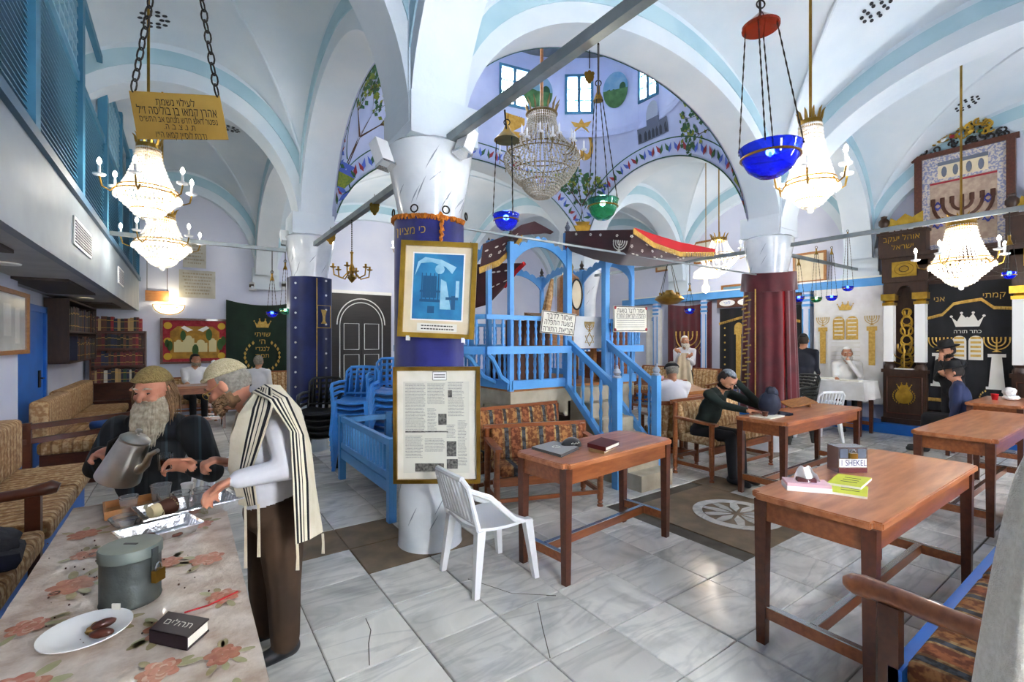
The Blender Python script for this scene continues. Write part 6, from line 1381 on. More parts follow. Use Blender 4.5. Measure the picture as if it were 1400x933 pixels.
# ---- plastic chairs
def plastic_chair(label, mat, loc, rz, arms=True, group=None, nsl=7, name='plastic_chair', cat='chair', bh=.8, sh=.42):
    """moulded stacking chair facing +x"""
    root = thing(name, label, cat, loc, rz, group); P = lambda o: local(o, root)
    P(MB().sheet(lambda u, v: V((-.19 + .42 * u, (v - .5) * (.42 + .03 * u), sh + .012 * cos(pi * (v - .5) * 2) * -1 - .02 * sin(pi * u) - (.03 * max(0, u - .85) / .15))), 10, 8, .018).build('seat', mat, None, smooth=True))
    for sx, sy in ((1, 1), (1, -1), (-1, 1), (-1, -1)):
        x0, y0 = (.2 if sx > 0 else -.17), sy * .19; x1, y1 = x0 + sx * .05, sy * .225; m = MB()
        m.hexa([(x1 - .018, y1 - .018, 0), (x1 + .018, y1 - .018, 0), (x1 + .018, y1 + .018, 0), (x1 - .018, y1 + .018, 0), (x0 - .03, y0 - .026, sh - .01), (x0 + .03, y0 - .026, sh - .01), (x0 + .03, y0 + .026, sh - .01), (x0 - .03, y0 + .026, sh - .01)]); P(m.build('leg', mat))
    B_ = lambda y, f: V((-.19 - .09 * f - .02 * (1 - (2 * y) ** 2) * f, y * .42, sh + (bh - sh) * f))
    fr = MB()
    for sy in (-.5, .5): fr.tube([B_(sy, f) for f in (0, .3, .6, .85)] + [B_(sy * .8, .98)], .017, 7)
    fr.tube([B_(-.5 + k / 10, .98 + .03 * sin(pi * k / 10)) for k in range(1, 10)], .02, 7); fr.tube([B_(-.5 + k / 10, .12) for k in range(11)], .014, 6)
    bk_ = P(fr.build('backrest', mat, None, smooth=True))
    for k in range(nsl): y = -.38 + .76 * k / (nsl - 1); P2 = MB().tube([B_(y, f) for f in (.12, .4, .7, .98)], .012 if nsl > 5 else .016, 5).build('back_slat', mat, None, smooth=True); P2.parent = bk_
    if arms:
        for sy in (-1, 1):
            if arms == 'low': pts, r = [(-.275, sy * .2, sh + .27), (-.12, sy * .235, sh + .2), (.06, sy * .235, sh + .03), (.15, sy * .215, sh - .01)], [.016, .02, .02, .016]
            else: pts, r = [(-.24, sy * .21, sh + .2), (-.1, sy * .25, sh + .2), (.14, sy * .25, sh + .19), (.2, sy * .24, sh + .14), (.21, sy * .21, sh - .01)], [.015, .02, .022, .02, .016]
            P(MB().tube(pts, r, 7).build('arm', mat, None, smooth=True))
    return root
plastic_chair('white plastic chair beside the near column', 'plastic_white', (1.70, 2.73, 0), 0, 'low', bh=.74, sh=.41, nsl=8)
def stack(label, mat, loc, rz, n, grp, dz=.065, dx=.012):
    words = ['bottom', 'second', 'third', 'fourth', 'fifth', 'sixth', 'seventh', 'top']
    o = plastic_chair(label % words[0], mat, loc, rz, True, grp, 5)
    for k in range(1, n): copy_tree(o, None, V(loc) + V((cos(rz) * dx * k, sin(rz) * dx * k, dz * k)), rz, label % (words[k] if k < n - 1 else 'top'))
p = W(490, 560, 6.0); stack('%s blue plastic chair in the front blue stack', 'plastic_blue', (p.x, p.y, 0), radians(-125), 8, 'front stack of blue plastic chairs')
p = W(534, 560, 6.15); stack('%s blue plastic chair in the blue stack half behind the column', 'plastic_blue', (p.x, p.y, 0), radians(-120), 8, 'rear stack of blue plastic chairs', .08)
p = W(441, 560, 6.1); stack('%s black plastic chair in the stack by the navy column', 'plastic_black', (p.x, p.y, 0), radians(-115), 5, 'stack of black plastic chairs', .075)
p = W(1080, 560, 7.5); stack('%s black plastic chair in the stack behind the reading table', 'plastic_black', (p.x, p.y, 0), radians(160), 6, 'black chairs stacked behind the reading table', .05, -.02)
plastic_chair('white plastic chair behind the reading table', 'plastic_white', (8.4, 3.35, 0), radians(60), True)
# lectern table, cloth table
lt = thing('folding_table', 'small white folding table behind the black chair stack', 'table', (7.9, 4.05, 0))
par(MB().box((7.6, 3.8, .84), (8.1, 4.3, .87)).build('top', 'white'), lt); [par(MB().bar((x, y, 0), (x, y, .84), .025, .025, (1, 0, 0)).build('leg', 'steel'), lt) for x in (7.63, 8.07) for y in (3.83, 4.27)]
table('high wooden table under the white lace cloth', (9.5, 3.5), .6, .95, .9, strip=False)
tc = thing('tablecloth', 'white lace cloth over the table of the bearded man', 'tablecloth', (9.5, 3.5, .6))
def clothfn(u, v):
    x0, x1, y0, y1 = 9.17, 9.83, 3.0, 4.0; s = u * 2 * (x1 - x0 + y1 - y0); pts = [(x0, y0), (x1, y0), (x1, y1), (x0, y1), (x0, y0)]; i = 0
    while i < 4:
        l = hypot(pts[i + 1][0] - pts[i][0], pts[i + 1][1] - pts[i][1])
        if s <= l + 1e-9: break
        s -= l; i += 1
    i = min(i, 3); f = min(1, s / l); x = pts[i][0] + (pts[i + 1][0] - pts[i][0]) * f; y = pts[i][1] + (pts[i + 1][1] - pts[i][1]) * f
    k = 1 + .04 * v * (1 + sin(u * 70)); return V((9.5 + (x - 9.5) * k, 3.5 + (y - 3.5) * k, .908 - .3 * v))
MB().sheet(clothfn, 120, 4).box((9.17, 3.0, .903), (9.83, 4.0, .91)).build('cloth', 'white_cloth', tc, smooth=True)
# white shawl at the right edge
sh_ = thing('shawl', 'white woollen shawl draped over a stand at the right edge', 'shawl', (1.95, .12, 0)); M('wool', 'e6e2d8', .95, c2='d6d1c5', sc=60, bump=.5, bsc=220)
c = W(1432, 700, 1.3)
MB().sheet(lambda u, v: V((c.x, c.y, 0)) + V(((.03 + .12 * v ** .7 + .012 * sin(u * 2 * pi * 5)) * cos(2 * pi * u) * 1.1, (.03 + .12 * v ** .7 + .012 * sin(u * 2 * pi * 5)) * sin(2 * pi * u), 1.28 - .8 * v)), 60, 14, -.01).build('cloth', 'wool', sh_, smooth=True)
MB().tube([(c.x, c.y, 0), (c.x, c.y, 1.26)], .03, 8).build('stand', 'wood_dark', sh_); MB().lathe([(.13, 0), (.13, .03), (.03, .05)], (c.x, c.y, 0), 16).build('stand_foot', 'wood_dark', sh_)
# floral table in the left foreground
ft = thing('long_table', 'long table under a floral oilcloth in the left foreground', 'table', (-.13, 1.6, 0))
for x in (-.38, .1):
    for y in (.35, 2.95): par(MB().box((x - .03, y - .03, 0), (x + .03, y + .03, .77)).build('leg', 'wood_dark'), ft)
par(MB().box((-.42, .25, .765), (.15, 3.03, .79)).build('table_top', 'wood_light'), ft)
M('oilcloth', 'a8917e', .35, c2='d6c8ba', sc=11, det=9, lo=.36, hi=.64, coat=.25, bump=.35, bsc=26)
oc = thing('oilcloth', 'beige oilcloth printed with roses on the long table', 'tablecloth', (-.13, 1.6, .5)); m = MB()
m.sheet(lambda u, v: V((-.435 + .6 * u, .24 + 2.81 * v, .797 + .0012 * sin(u * 40 + v * 60) + .001 * sin(v * 130))), 30, 90)
m.sheet(lambda u, v: V((.165 + .02 * v + .015 * sin(u * 55) * v, .24 + 2.81 * u, .797 - .34 * v)), 80, 5); m.sheet(lambda u, v: V((-.435 - .015 * v, 3.05 - 2.81 * u, .797 - .3 * v)), 60, 4); m.sheet(lambda u, v: V((.165 - .6 * u, 3.05 + .015 * v, .797 - .3 * v)), 20, 4)
m.build('cloth', 'oilcloth', oc, smooth=True)
M('rose', 'c08068', .45, c2='b0644c', sc=40, coat=.3); M('rose_d', '9c5238', .45, c2='b07455', sc=40, coat=.3); M('rose_leaf', '98976a', .45, c2='aaa27c', sc=30, coat=.3); M('rose_p', 'cba28c', .45, c2='b98a72', sc=40, coat=.3); M('rose_leaf2', '87794c', .45, c2='a89a70', sc=30, coat=.3)
rnd = random.Random(12)
for k, (x, y, s, pal) in enumerate([(-.3, .95, .1, 0), (-.14, 1.25, .07, 1), (.03, 1.02, .085, 0), (-.33, 1.52, .08, 0), (-.04, 1.62, .06, 1), (.08, 1.4, .045, 1), (-.3, 2.08, .07, 1), (.07, 2.05, .06, 0), (-.15, 2.25, .05, 0), (-.34, 2.6, .06, 1), (.06, 2.45, .05, 1), (-.08, .8, .06, 1), (.06, .74, .06, 0), (-.2, 1.05, .06, 1), (-.05, 1.42, .05, 0), (-.22, 1.35, .05, 1), (.1, 1.2, .055, 1), (-.37, 1.2, .06, 1), (-.2, 1.75, .06, 0), (.1, 1.72, .05, 0), (-.36, 1.85, .05, 0), (-.05, 2.1, .05, 1), (-.3, 2.35, .05, 0), (.0, .62, .09, 0), (-.2, .66, .07, 1)]):
    m = MB(); z = .8002; pl = Pl((x, y, z), (1, 0, 0), (0, 1, 0))
    def shape(r, a, l, wd, mi, dz, base=.0):
        e = V((cos(a), sin(a), 0)); n = V((-e.y, e.x, 0)); c0 = V((x, y, z + dz)) + e * r
        m.m(mi).add([c0 + e * (l * t_) + n * (wd * w_) for t_, w_ in ((0, .15), (.15, .6), (.4, .95), (.7, .9), (.92, .5), (1, 0), (.92, -.5), (.7, -.9), (.4, -.95), (.15, -.6), (0, -.15))], [tuple(range(10, -1, -1))])
    for q in range(rnd.randint(4, 6)): a = rnd.uniform(0, 6.28); shape(s * .7, a, s * rnd.uniform(.7, 1.15), s * .2, 0 if q % 2 else 4, 0)
    dz = .0002
    for rr, n_, mi in ((.42, 7, 1), (.3, 6, 3), (.2, 6, 1), (.12, 5, 2), (.05, 4, 1)):
        for q in range(n_): dz += .00003; shape(s * rr * .6, 2 * pi * q / n_ + rr * 9 + rnd.uniform(-.2, .2), s * (rr + .3), s * (.16 + .35 * rr), mi if q % 3 else (2 if mi != 2 else 3), dz)
    for v_i, v in enumerate(m.v):
        if v[0] > .16: m.v[v_i] = (.16, v[1], v[2])
        if v[0] < -.43: m.v[v_i] = (-.43, v[1], v[2])
    m.build('printed_rose', ['rose_leaf', 'rose' if pal == 0 else 'rose_d', 'rose_d', 'rose_p' if pal == 0 else 'rose', 'rose_leaf2'], oc)
m = MB(); s = .06      # roses on the hanging side
for x_, y, z in ((.185, 1.25, .62), (.19, 2.1, .6), (.185, .85, .6)):
    for r_i, rr in enumerate((1, .7, .4)): n = 12; m.m(r_i).add([(x_ + .004 + .0006 * r_i, y + s * rr * cos(t), z + s * rr * sin(t)) for t in [2 * pi * i / n for i in range(n)]], [tuple(range(n))])
m.build('printed_rose', ['rose', 'rose_p', 'rose_d'], oc)
# ================================================================ THINGS ON THE TABLES
ZT = .8005
def hexat(pts, h, z=ZT): return MB().hexa([(p.x, p.y, z) for p in pts] + [(p.x, p.y, z + h) for p in pts])
def book(label, px, h, cov, z=ZT, gold=True, name='book', cat='book'):
    """closed book from its four top corners in the picture"""
    P = [F(a, b, z + h) for a, b in px]; c = sum(P, V()) / 4; root = thing(name, label, cat, (c.x, c.y, z)); sc = lambda k: [c + (p - c) * k for p in P]
    hexat(P, .004, z).build('cover', cov, root); hexat(sc(.95), h - .008, z + .004).build('pages', 'paper', root); hexat(P, .004, z + h - .004).build('cover', cov, root)
    a, b = P[3], P[0]; n = (b - a).cross(UP).normalized(); hexat([P[0], P[3], P[3] + (P[2] - P[3]) * .03, P[0] + (P[1] - P[0]) * .03], h, z).build('spine', cov, root)
    return root, P, c
# charity tin
c = V((-.135, 1.86, ZT)); tin = thing('charity_tin', 'dented grey metal charity tin with brass padlock on the floral table', 'tin', c); M('tin', '565b58', .5, .6, c2='434846', sc=9, det=6, bump=.15, bsc=30); M('tin_lid', '77807a', .5, .5, c2='656e68', sc=8)
MB().lathe([(.076, 0), (.078, .006), (.076, .012), (.076, .15), (.0, .15)], c, 36).build('body', 'tin', tin, smooth=True); MB().lathe([(.0765, .138), (.08, .14), (.08, .168), (.077, .172), (0, .173)], c, 36).build('lid', 'tin_lid', tin, smooth=True)
e = RGT * .99 - FWD * .1; MB().bar(c + UP * .1735 - RGT * .02, c + UP * .1735 + RGT * .02, .008, .002).build('coin_slot', 'black', tin); q = c + e * .081
MB().bar(q + UP * .165, q + UP * .09, .022, .004, e).build('hasp', 'tin', tin); m = MB().tube([q + e * .012 + UP * .1 + FWD * .012 * cos(a) + UP * .02 * sin(a) for a in [pi * k / 8 for k in range(9)]], .003, 6); pk = m.build('padlock_shackle', 'steel', tin); q2 = q + e * .012 + UP * .082; rb = MB(); rb.bar(q2 - UP * .018, q2 + UP * .018, .034, .016, e); rb.build('padlock_body', 'brass', tin)
q = c - FWD * .0775 + RGT * .02 + UP * .02; MB().bar(q - RGT * .012, q + RGT * .012, .003, .022).build('paper_label', 'paper', tin)
M('bk_cov', '2a1a22', .5, c2='20141a', sc=12)
b, P, c = book('dark prayer book lying on the floral table', [(204, 861), (230, 836), (286, 846), (256, 872)], .035, 'bk_cov'); ex = (P[2] - P[1]).normalized(); ey = (P[1] - P[0]).normalized(); pl = Pl(c + UP * (.0), ex, ey); text(HEB('תהלים'), V((c.x, c.y, ZT + .0355)), ex, ey, .035, 'silver_thread', b, depth=.0004)
# paper plate with dates and cake
c = F(118, 868, ZT); pt = thing('paper_plate', 'white paper plate with dates and cake on the floral table', 'plate', c)
MB().lathe([(0, .002), (.06, .002), (.075, .012), (.1, .016), (.1, .013), (.076, .008), (.06, 0), (0, 0)], c, 40).build('plate', 'white', pt, smooth=True); M('date', '3a1a12', .3, c2='4f2618', sc=20); M('cake', 'b08a4a', .8, c2='8a6430', sc=40, bump=.6, bsc=120)
for px, py, a, mt, lb in ((142, 853, .3, 'date', 'dark date at the back of the paper plate'), (139, 866, -.3, 'date', 'dark date at the front of the paper plate')):
    p = F(px, py, ZT + .02); o = MB().sph((0, 0, 0), (.028, .013, .012), 14, 8).build('date', mt, None, smooth=True); o.location = p; o.rotation_euler.z = a; tag(o, lb, 'date')
for px, py, lb in ((127, 862, 'crumbly cake piece beside the front date'), (133, 857, 'crumbly cake piece between the two dates')):
    p = F(px, py, ZT + .008); rnd = random.Random(px); m = MB().sph(p, (.016, .022, .01), 10, 7); m.v = [(x + rnd.uniform(-.003, .003), y + rnd.uniform(-.003, .003), z + rnd.uniform(-.002, .002)) for x, y, z in m.v]; tag(m.build('cake_piece', 'cake'), lb, 'cake')
# foil trays
def foil(label, c, L_, D_, h, rz):
    root = thing('foil_tray', label, 'tray', (c.x, c.y, ZT), rz)
    def ring_(k, z, f=0): return [(sx * (L_ / 2) * k, sy * (D_ / 2 + (k - 1) * L_ / 2) , z) for sx, sy in ((-1, -1), (1, -1), (1, 1), (-1, 1))]
    n = 30; m = MB()
    def fn(u, v):
        t = u * 4; i = min(3, int(t)); f = t - i; cs = [(-1, -1), (1, -1), (1, 1), (-1, 1), (-1, -1)]; x = cs[i][0] + (cs[i + 1][0] - cs[i][0]) * f; y = cs[i][1] + (cs[i + 1][1] - cs[i][1]) * f
        prof = [(0, .002), (.8, .002), (.86, .004), (.97, h), (1.06, h + .002), (1.07, h - .004)]; w_ = v * 5; j = min(4, int(w_)); g = w_ - j; k = prof[j][0] + (prof[j + 1][0] - prof[j][0]) * g; z = prof[j][1] + (prof[j + 1][1] - prof[j][1]) * g
        if .86 < k < 1.0: k += .008 * sin(u * 160)
        return V((x * L_ / 2 * k, y * (D_ / 2 * k if True else 0), z))
    local(m.sheet(fn, 160, 10).build('foil', 'alu', None), root); return root
foil('large foil tray beside the paper cup on the floral table', V((.02, 2.62, 0)), .36, .22, .055, radians(14)); foil('small foil tray with dates in front of the large foil tray', V((-.085, 2.39, 0)), .25, .16, .042, radians(18))
for px, py, lb in ((203, 733, 'date in the left of the small foil tray'), (243, 730, 'date in the right of the small foil tray'), (238, 708, 'date left in the large foil tray')):
    p = F(px, py, ZT + .014); o = MB().sph((0, 0, 0), (.026, .013, .011), 12, 8).build('date', 'date', None, smooth=True); o.location = p; o.rotation_euler.z = .5; tag(o, lb, 'date')
c = V((-.2, 2.84, ZT)); tr = thing('wooden_tray', 'small brown wooden tray at the far end of the floral table', 'tray', c, radians(8)); local(MB().box((-.1, -.09, 0), (.1, .09, .008)).build('base', 'wood_light'), tr)
for a, b_ in (((-.1, -.09), (.1, -.09)), ((.1, -.09), (.1, .09)), ((.1, .09), (-.1, .09)), ((-.1, .09), (-.1, -.09))): local(MB().bar(V(a + (.02,)), V(b_ + (.02,)), .008, .04).build('side', 'wood_light'), tr)
def cup(label, px, py, r, h, mat='plastic_clear', z=ZT):
    c = F(px, py, z); root = thing('cup', label, 'cup', c); MB().lathe([(0, .002), (r * .72, .002), (r, h), (r * 1.04, h + .001), (r * 1.04, h - .003), (r * .97, h - .006), (r * .69, 0), (0, 0)], c, 24).build('cup_wall', mat, root, smooth=60)
cup('tall clear plastic cup stack nearest the kettle spout', 220, 694, .042, .11); cup('clear plastic cup between the tall cup and the foil tray', 248, 697, .036, .085); cup('clear plastic cup under the reaching hand', 276, 692, .036, .085); cup('clear plastic cup standing in the wooden tray', 176, 703, .036, .08, z=ZT + .0085); cup('small white foam cup behind the clear cups', 256, 677, .028, .06, 'white')
c = F(174, 716, ZT); pd = thing('plastic_dish', 'clear round plastic dish before the wooden tray', 'dish', c); MB().lathe([(0, .003), (.045, .003), (.062, .03), (.066, .03), (.047, 0), (0, 0)], c, 30).build('dish', 'plastic_clear', pd, smooth=True)
a, b_ = F(205, 701, ZT + .034), F(238, 689, ZT + .04); d = (b_ - a).normalized(); pc = thing('paper_cup', 'brown dotted paper cup lying on its side by the foil tray', 'cup', a - UP * .03); M('cup_brown', '4a2718', .6); M('cup_cream', 'd8c79a', .6)
MB().tube([a + d * .035, b_], [.03, .038], 20).build('cup_wall', 'cup_brown', pc, smooth=True); MB().tube([a, a + d * .036], [.027, .0302], 20).build('cup_base', 'cup_cream', pc, smooth=True)
m = MB(); n1 = d.cross(UP).normalized(); n2 = n1.cross(d)
for k in range(22): an = k * 2.4; f = .2 + .7 * ((k * .618) % 1); p = a.lerp(b_, .35 + .6 * ((k * .618) % 1)); r = .0315 + .006 * ((k * .618) % 1); m.sph(p + (n1 * cos(an) + n2 * sin(an)) * r, .003, 6, 4)
tag(m.build('printed_dots', 'cup_cream', pc), kind='stuff')
tag(MB().tube([F(252, 838, ZT + .002), F(285, 828, ZT + .003), F(325, 809, ZT + .002)], .0025, 6).build('red_string', 'red_lining', None, smooth=True), 'red string running from the prayer book to the table edge', 'string')
tag(MB().tube([F(75, 811, ZT + .002) + V((.012 * cos(t), .008 * sin(t), 0)) for t in [2 * pi * k / 16 for k in range(16)]], .0014, 5, closed=True).build('rubber_band', 'soffit_dark', None, smooth=True), 'small rubber band lying on the floral cloth', 'band')
sp = thing('plastic_spoon', 'clear plastic spoon on the floral cloth beside the tin', 'spoon', F(140, 755, ZT)); MB().tube([F(122, 759, ZT + .003), F(150, 750, ZT + .004)], .003, 6).build('handle', 'plastic_clear', sp); MB().sph(F(156, 748, ZT + .004), (.016, .012, .003), 12, 6).build('spoon_bowl', 'plastic_clear', sp, smooth=True)
m = MB(); rnd = random.Random(3)
for k in range(60): p = F(rnd.uniform(60, 290), rnd.uniform(735, 880), ZT + .0015); m.sph(p, rnd.uniform(.001, .0035), 5, 4)
o = m.build('crumbs', 'date'); tag(o, 'scattered crumbs over the floral cloth', 'crumbs', kind='stuff')
# ---- table by the white chair
M('bag_black', '121316', .8, sheen=.4)
P = [F(a, b_, ZT + .02) for a, b_ in ((727, 611), (757, 603), (791, 611), (767, 622))]; c = sum(P, V()) / 4; root = thing('velvet_bag', 'flat black velvet bag with silver embroidery on the table', 'bag', (c.x, c.y, ZT)); hexat(P, .02).build('bag', 'bag_black', root); m = MB()
for k in range(5): q = c + V((0, 0, .001)); a = 2 * pi * k / 5; m.tube([V((c.x + .03 * cos(a + t), c.y + .03 * sin(a + t), ZT + .021)) for t in (0, .5, 1)], .002, 4)
tag(m.build('silver_embroidery', 'silver_thread', root), kind='stuff'); hexat([p + (p - c) * .04 for p in P], .004).build('plastic_sleeve', 'plastic_clear', root)
c = F(781, 611, ZT); root = thing('embroidered_hat', 'black velvet embroidered hat beside the flat bag', 'hat', c); MB().sheet(lambda u, v: c + V((.085 * cos(2 * pi * u) * cos(v * pi / 2) * (1 + .1 * cos(4 * pi * u)), .06 * sin(2 * pi * u) * cos(v * pi / 2), .002 + .07 * sin(v * pi / 2))), 32, 10).build('crown', 'bag_black', root, smooth=180)
m = MB()
for k in range(9): a = ca = 4.2 + k * .12; m.sph(c + V((.078 * cos(a), .056 * sin(a), .035 + .004 * sin(k * 2))), .004, 6, 4)
tag(m.build('silver_embroidery', 'silver_thread', root), kind='stuff')
book('lower tan edged book on the velvet bag table', [(805, 613), (822, 604), (842, 608), (826, 617)], .022, 'bk_tan'); book('upper maroon book stacked on the velvet bag table', [(803, 606), (822, 598), (847, 604), (828, 612)], .03, 'bk_maroon', z=ZT + .0225)
# ---- right foreground table
c = F(1102, 669, ZT); root = thing('tissue_box', 'pink and white tissue box on the right foreground table', 'tissue box', c); M('pink', 'd9b3bd', .6); e1 = (RGT + FWD * -.0).normalized(); e1 = V((.62, -.78, 0)).normalized(); e2 = V((-e1.y, e1.x, 0))
def obox(m, c, a, b_, h, z0=0): return m.hexa([c + e1 * (sx * a) + e2 * (sy * b_) + UP * z for z in (z0, z0 + h) for sx, sy in ((-1, -1), (1, -1), (1, 1), (-1, 1))])
obox(MB(), c, .105, .058, .026).build('lower_case', 'white', root); obox(MB(), c, .103, .056, .016, .026).build('upper_case', 'pink', root); obox(MB(), c, .045, .02, .018, .042).build('opening_flap', 'bk_maroon', root); rnd = random.Random(1)
MB().sheet(lambda u, v: c + e1 * ((u - .45) * .13 * (1 - .35 * v)) + e2 * (.022 * sin(u * 9 + v * 2) * (1 - .5 * v)) + UP * (.045 + .085 * v * (1 - .35 * abs(u - .4) * 2) + .01 * sin(u * 12)), 14, 8, .0015).build('tissue', 'white', root, smooth=True)
c = F(1166, 647, ZT) + FWD * .05; root = thing('money_tin', 'steel money tin with padlock and handwritten 1 SHEKEL note', 'tin', c); w_, h_, d_ = .088, .155, .05
m = MB().hexa([c + RGT * (sx * w_) + FWD * (sy * d_) + UP * z for z in (0, h_) for sx, sy in ((-1, -1), (1, -1), (1, 1), (-1, 1))]); m.build('case', 'steel', root); pl = Pl(c - FWD * (d_ + .001), RGT); m = MB(); pl.rect(m, -.082, .082, .035, .085, 0, .001); m.build('note', 'white', root); pl.text('1 SHEKEL', 0, .06, .052, 'vel_blue', root, .003, width=.15, depth=.0006)
m = MB(); pl.rect(m, -.02, .02, .088, .12, 0, .014); m.build('padlock_body', 'brass', root); m = MB(); m.tube([pl(.013 * cos(a), .12 + .02 * sin(a), .007) for a in [pi * k / 8 for k in range(9)]], .0035, 6); m.build('padlock_shackle', 'steel', root); m = MB(); pl.rect(m, -.078, -.03, .09, .145, 0, .001); pl.rect(m, .03, .078, .09, .145, 0, .001); m.build('front_panel', 'mural_grey', root); m = MB(); pl.rect(m, -.086, .086, .002, .03, 0, .001); m.build('lower_band', 'bk_maroon', root)
M('yellow', 'c9cf3c', .6, c2='bcc234', sc=8)
def booklet(label, px, z, h=.012):
    P = [F(a, b_, z + h) for a, b_ in px]; c = sum(P, V()) / 4; root = thing('booklet', label, 'booklet', (c.x, c.y, z)); hexat(P, h, z).build('pages', 'paper', root); hexat(P, .0015, z + h).build('cover', 'yellow', root); ex, ey = P[2] - P[3], P[0] - P[3]
    for k in range(3): q = P[3] + ex * .3 + ey * (.3 + .2 * k); m = MB().hexa([q + UP * .0017, q + ex * .5 + UP * .0017, q + ex * .5 + ey * .04 + UP * .0017, q + ey * .04 + UP * .0017] + [q + UP * .0021, q + ex * .5 + UP * .0021, q + ex * .5 + ey * .04 + UP * .0021, q + ey * .04 + UP * .0021]); m.build('printed_line', 'ink', root)
booklet('lower yellow booklet on the right foreground table', [(1137, 658), (1187, 666), (1186, 680), (1133, 672)], ZT); booklet('upper yellow booklet lying askew on the other', [(1146, 648), (1192, 654), (1177, 667), (1131, 660)], ZT + .0137)
# ---- reading table things
M('navy_bag', '1b2238', .7, c2='131a2c', sc=9, bump=.3, bsc=14); c = F(1058, 570, ZT) + FWD * .08; root = thing('soft_bag', 'crumpled navy cloth bag on the reading table', 'bag', c); rnd = random.Random(4)
m = MB().sph(c + UP * .13, (.13, .1, .13), 16, 10); m.sph(c + UP * .24 + RGT * .02, (.08, .06, .07), 12, 8); m.v = [(x + rnd.uniform(-.008, .008), y + rnd.uniform(-.008, .008), max(ZT, z + rnd.uniform(-.008, .008))) for x, y, z in m.v]; m.build('bag_body', 'navy_bag', root, smooth=True); MB().tube([c + RGT * .1 + UP * .02, c + RGT * .17 + UP * .015, c + RGT * .22 + UP * .02 - FWD * .05], [.03, .025, .012], 8).build('strap', 'navy_bag', root, smooth=True)
c = F(1047, 568, ZT) - FWD * .04; cup('dark paper cup beside the navy bag', 1046, 571, .03, .06, 'cup_brown')
c = F(1098, 558, ZT) + FWD * .1; root = thing('book_stand', 'slanted wooden book stand on the reading table', 'book stand', c); MB().hexa([c + RGT * (sx * .16) + FWD * y + UP * z for sx, y, z in ((-1, -.12, .0), (1, -.12, .06), (1, .12, .1), (-1, .12, .04))] + [c + RGT * (sx * .16) + FWD * y + UP * z for sx, y, z in ((-1, -.12, .012), (1, -.12, .072), (1, .12, .112), (-1, .12, .052))]).build('slope', 'wood_light', root); MB().bar(c + RGT * .12, c + RGT * .12 + UP * .08, .02, .1, FWD).build('prop', 'wood_light', root)
# ---- table near the ark
c = V((9.2, 1.32, ZT)); root = thing('tissue_heap', 'crumpled white tissues on the table near the ark', 'tissues', c); rnd = random.Random(6); m = MB().sph(c + UP * .03, (.16, .09, .03), 12, 8).sph(c + UP * .1 - RGT * .02, (.1, .07, .07), 12, 8); m.v = [(x + rnd.uniform(-.012, .012), y + rnd.uniform(-.012, .012), max(ZT, z + rnd.uniform(-.01, .01))) for x, y, z in m.v]; m.build('tissue', 'white', root)
cup('red cup beside the crumpled tissues', 1360, 547, .04, .08, 'red_lining')
c = V((8.3, 6.4, ZT)); root = thing('tissue_box', 'small pink tissue box on the low table by the wall bench', 'tissue box', c); MB().box((8.22, 6.3, ZT), (8.36, 6.52, ZT + .06)).build('case', 'pink', root); MB().sph(c + UP * .08, (.04, .05, .04), 8, 6).build('tissue', 'white', root)
rd_ = thing('sloped_desk', 'pale wooden reading slope right of the man in the flat cap', 'desk', (6.3, 4.3, ZT)); MB().hexa([(6.05, 4.15, ZT), (6.55, 4.15, ZT), (6.55, 4.55, ZT), (6.05, 4.55, ZT), (6.05, 4.15, ZT + .05), (6.55, 4.15, ZT + .05), (6.55, 4.55, ZT + .16), (6.05, 4.55, ZT + .16)]).build('slope', 'wood_light', rd_)
# papers and book before the bearded man
for k, (x, y, lb) in enumerate(((9.4, 3.25, 'open book on the white lace cloth'), (9.62, 3.7, 'small stack of papers on the white lace cloth'))):
    root = thing('open_book' if k == 0 else 'papers', lb, 'book' if k == 0 else 'papers', (x, y, .912)); 
    for s in (-1, 1): MB().box((x - .1, min(y, y + s * .14), .912), (x + .1, max(y, y + s * .14), .93 - .004 * s)).build('page_block' if k == 0 else 'sheet', 'paper', root)
# jacket on the left bench and blue bundle
M('navy_cloth', '161c30', .8, c2='10141f', sc=8, bump=.4, bsc=12); rnd = random.Random(8)
def bundle(label, c, r, mat, name='jacket'):
    m = MB().sph(c, r, 20, 12); z0 = c[2] - r[2] * .75; m.v = [(x + .03 * sin(y * 23 + x * 11), y + .02 * sin(x * 31), max(z0, z + .015 * sin(x * 40 + y * 27))) for x, y, z in m.v]; root = thing(name, label, name, (c[0], c[1], z0)); m.build('fabric', mat, root, smooth=180); MB().tube([(c[0] + r[0] * .5, c[1] - r[1] * .4, c[2]), (c[0] + r[0], c[1] - r[1] * .2, z0 + .04), (c[0] + r[0] * .9, c[1] + r[1] * .5, z0 + .03)], [.05, .05, .03], 8).build('sleeve', mat, root, smooth=True)
bundle('dark navy jacket heaped on the near wall bench', (-.94, 3.45, .53), (.22, .4, .1), 'navy_cloth'); bundle('blue bag with brown flap on the railed bench', (-.75, 7.5, .58), (.16, .2, .1), 'bk_blue', 'bag')
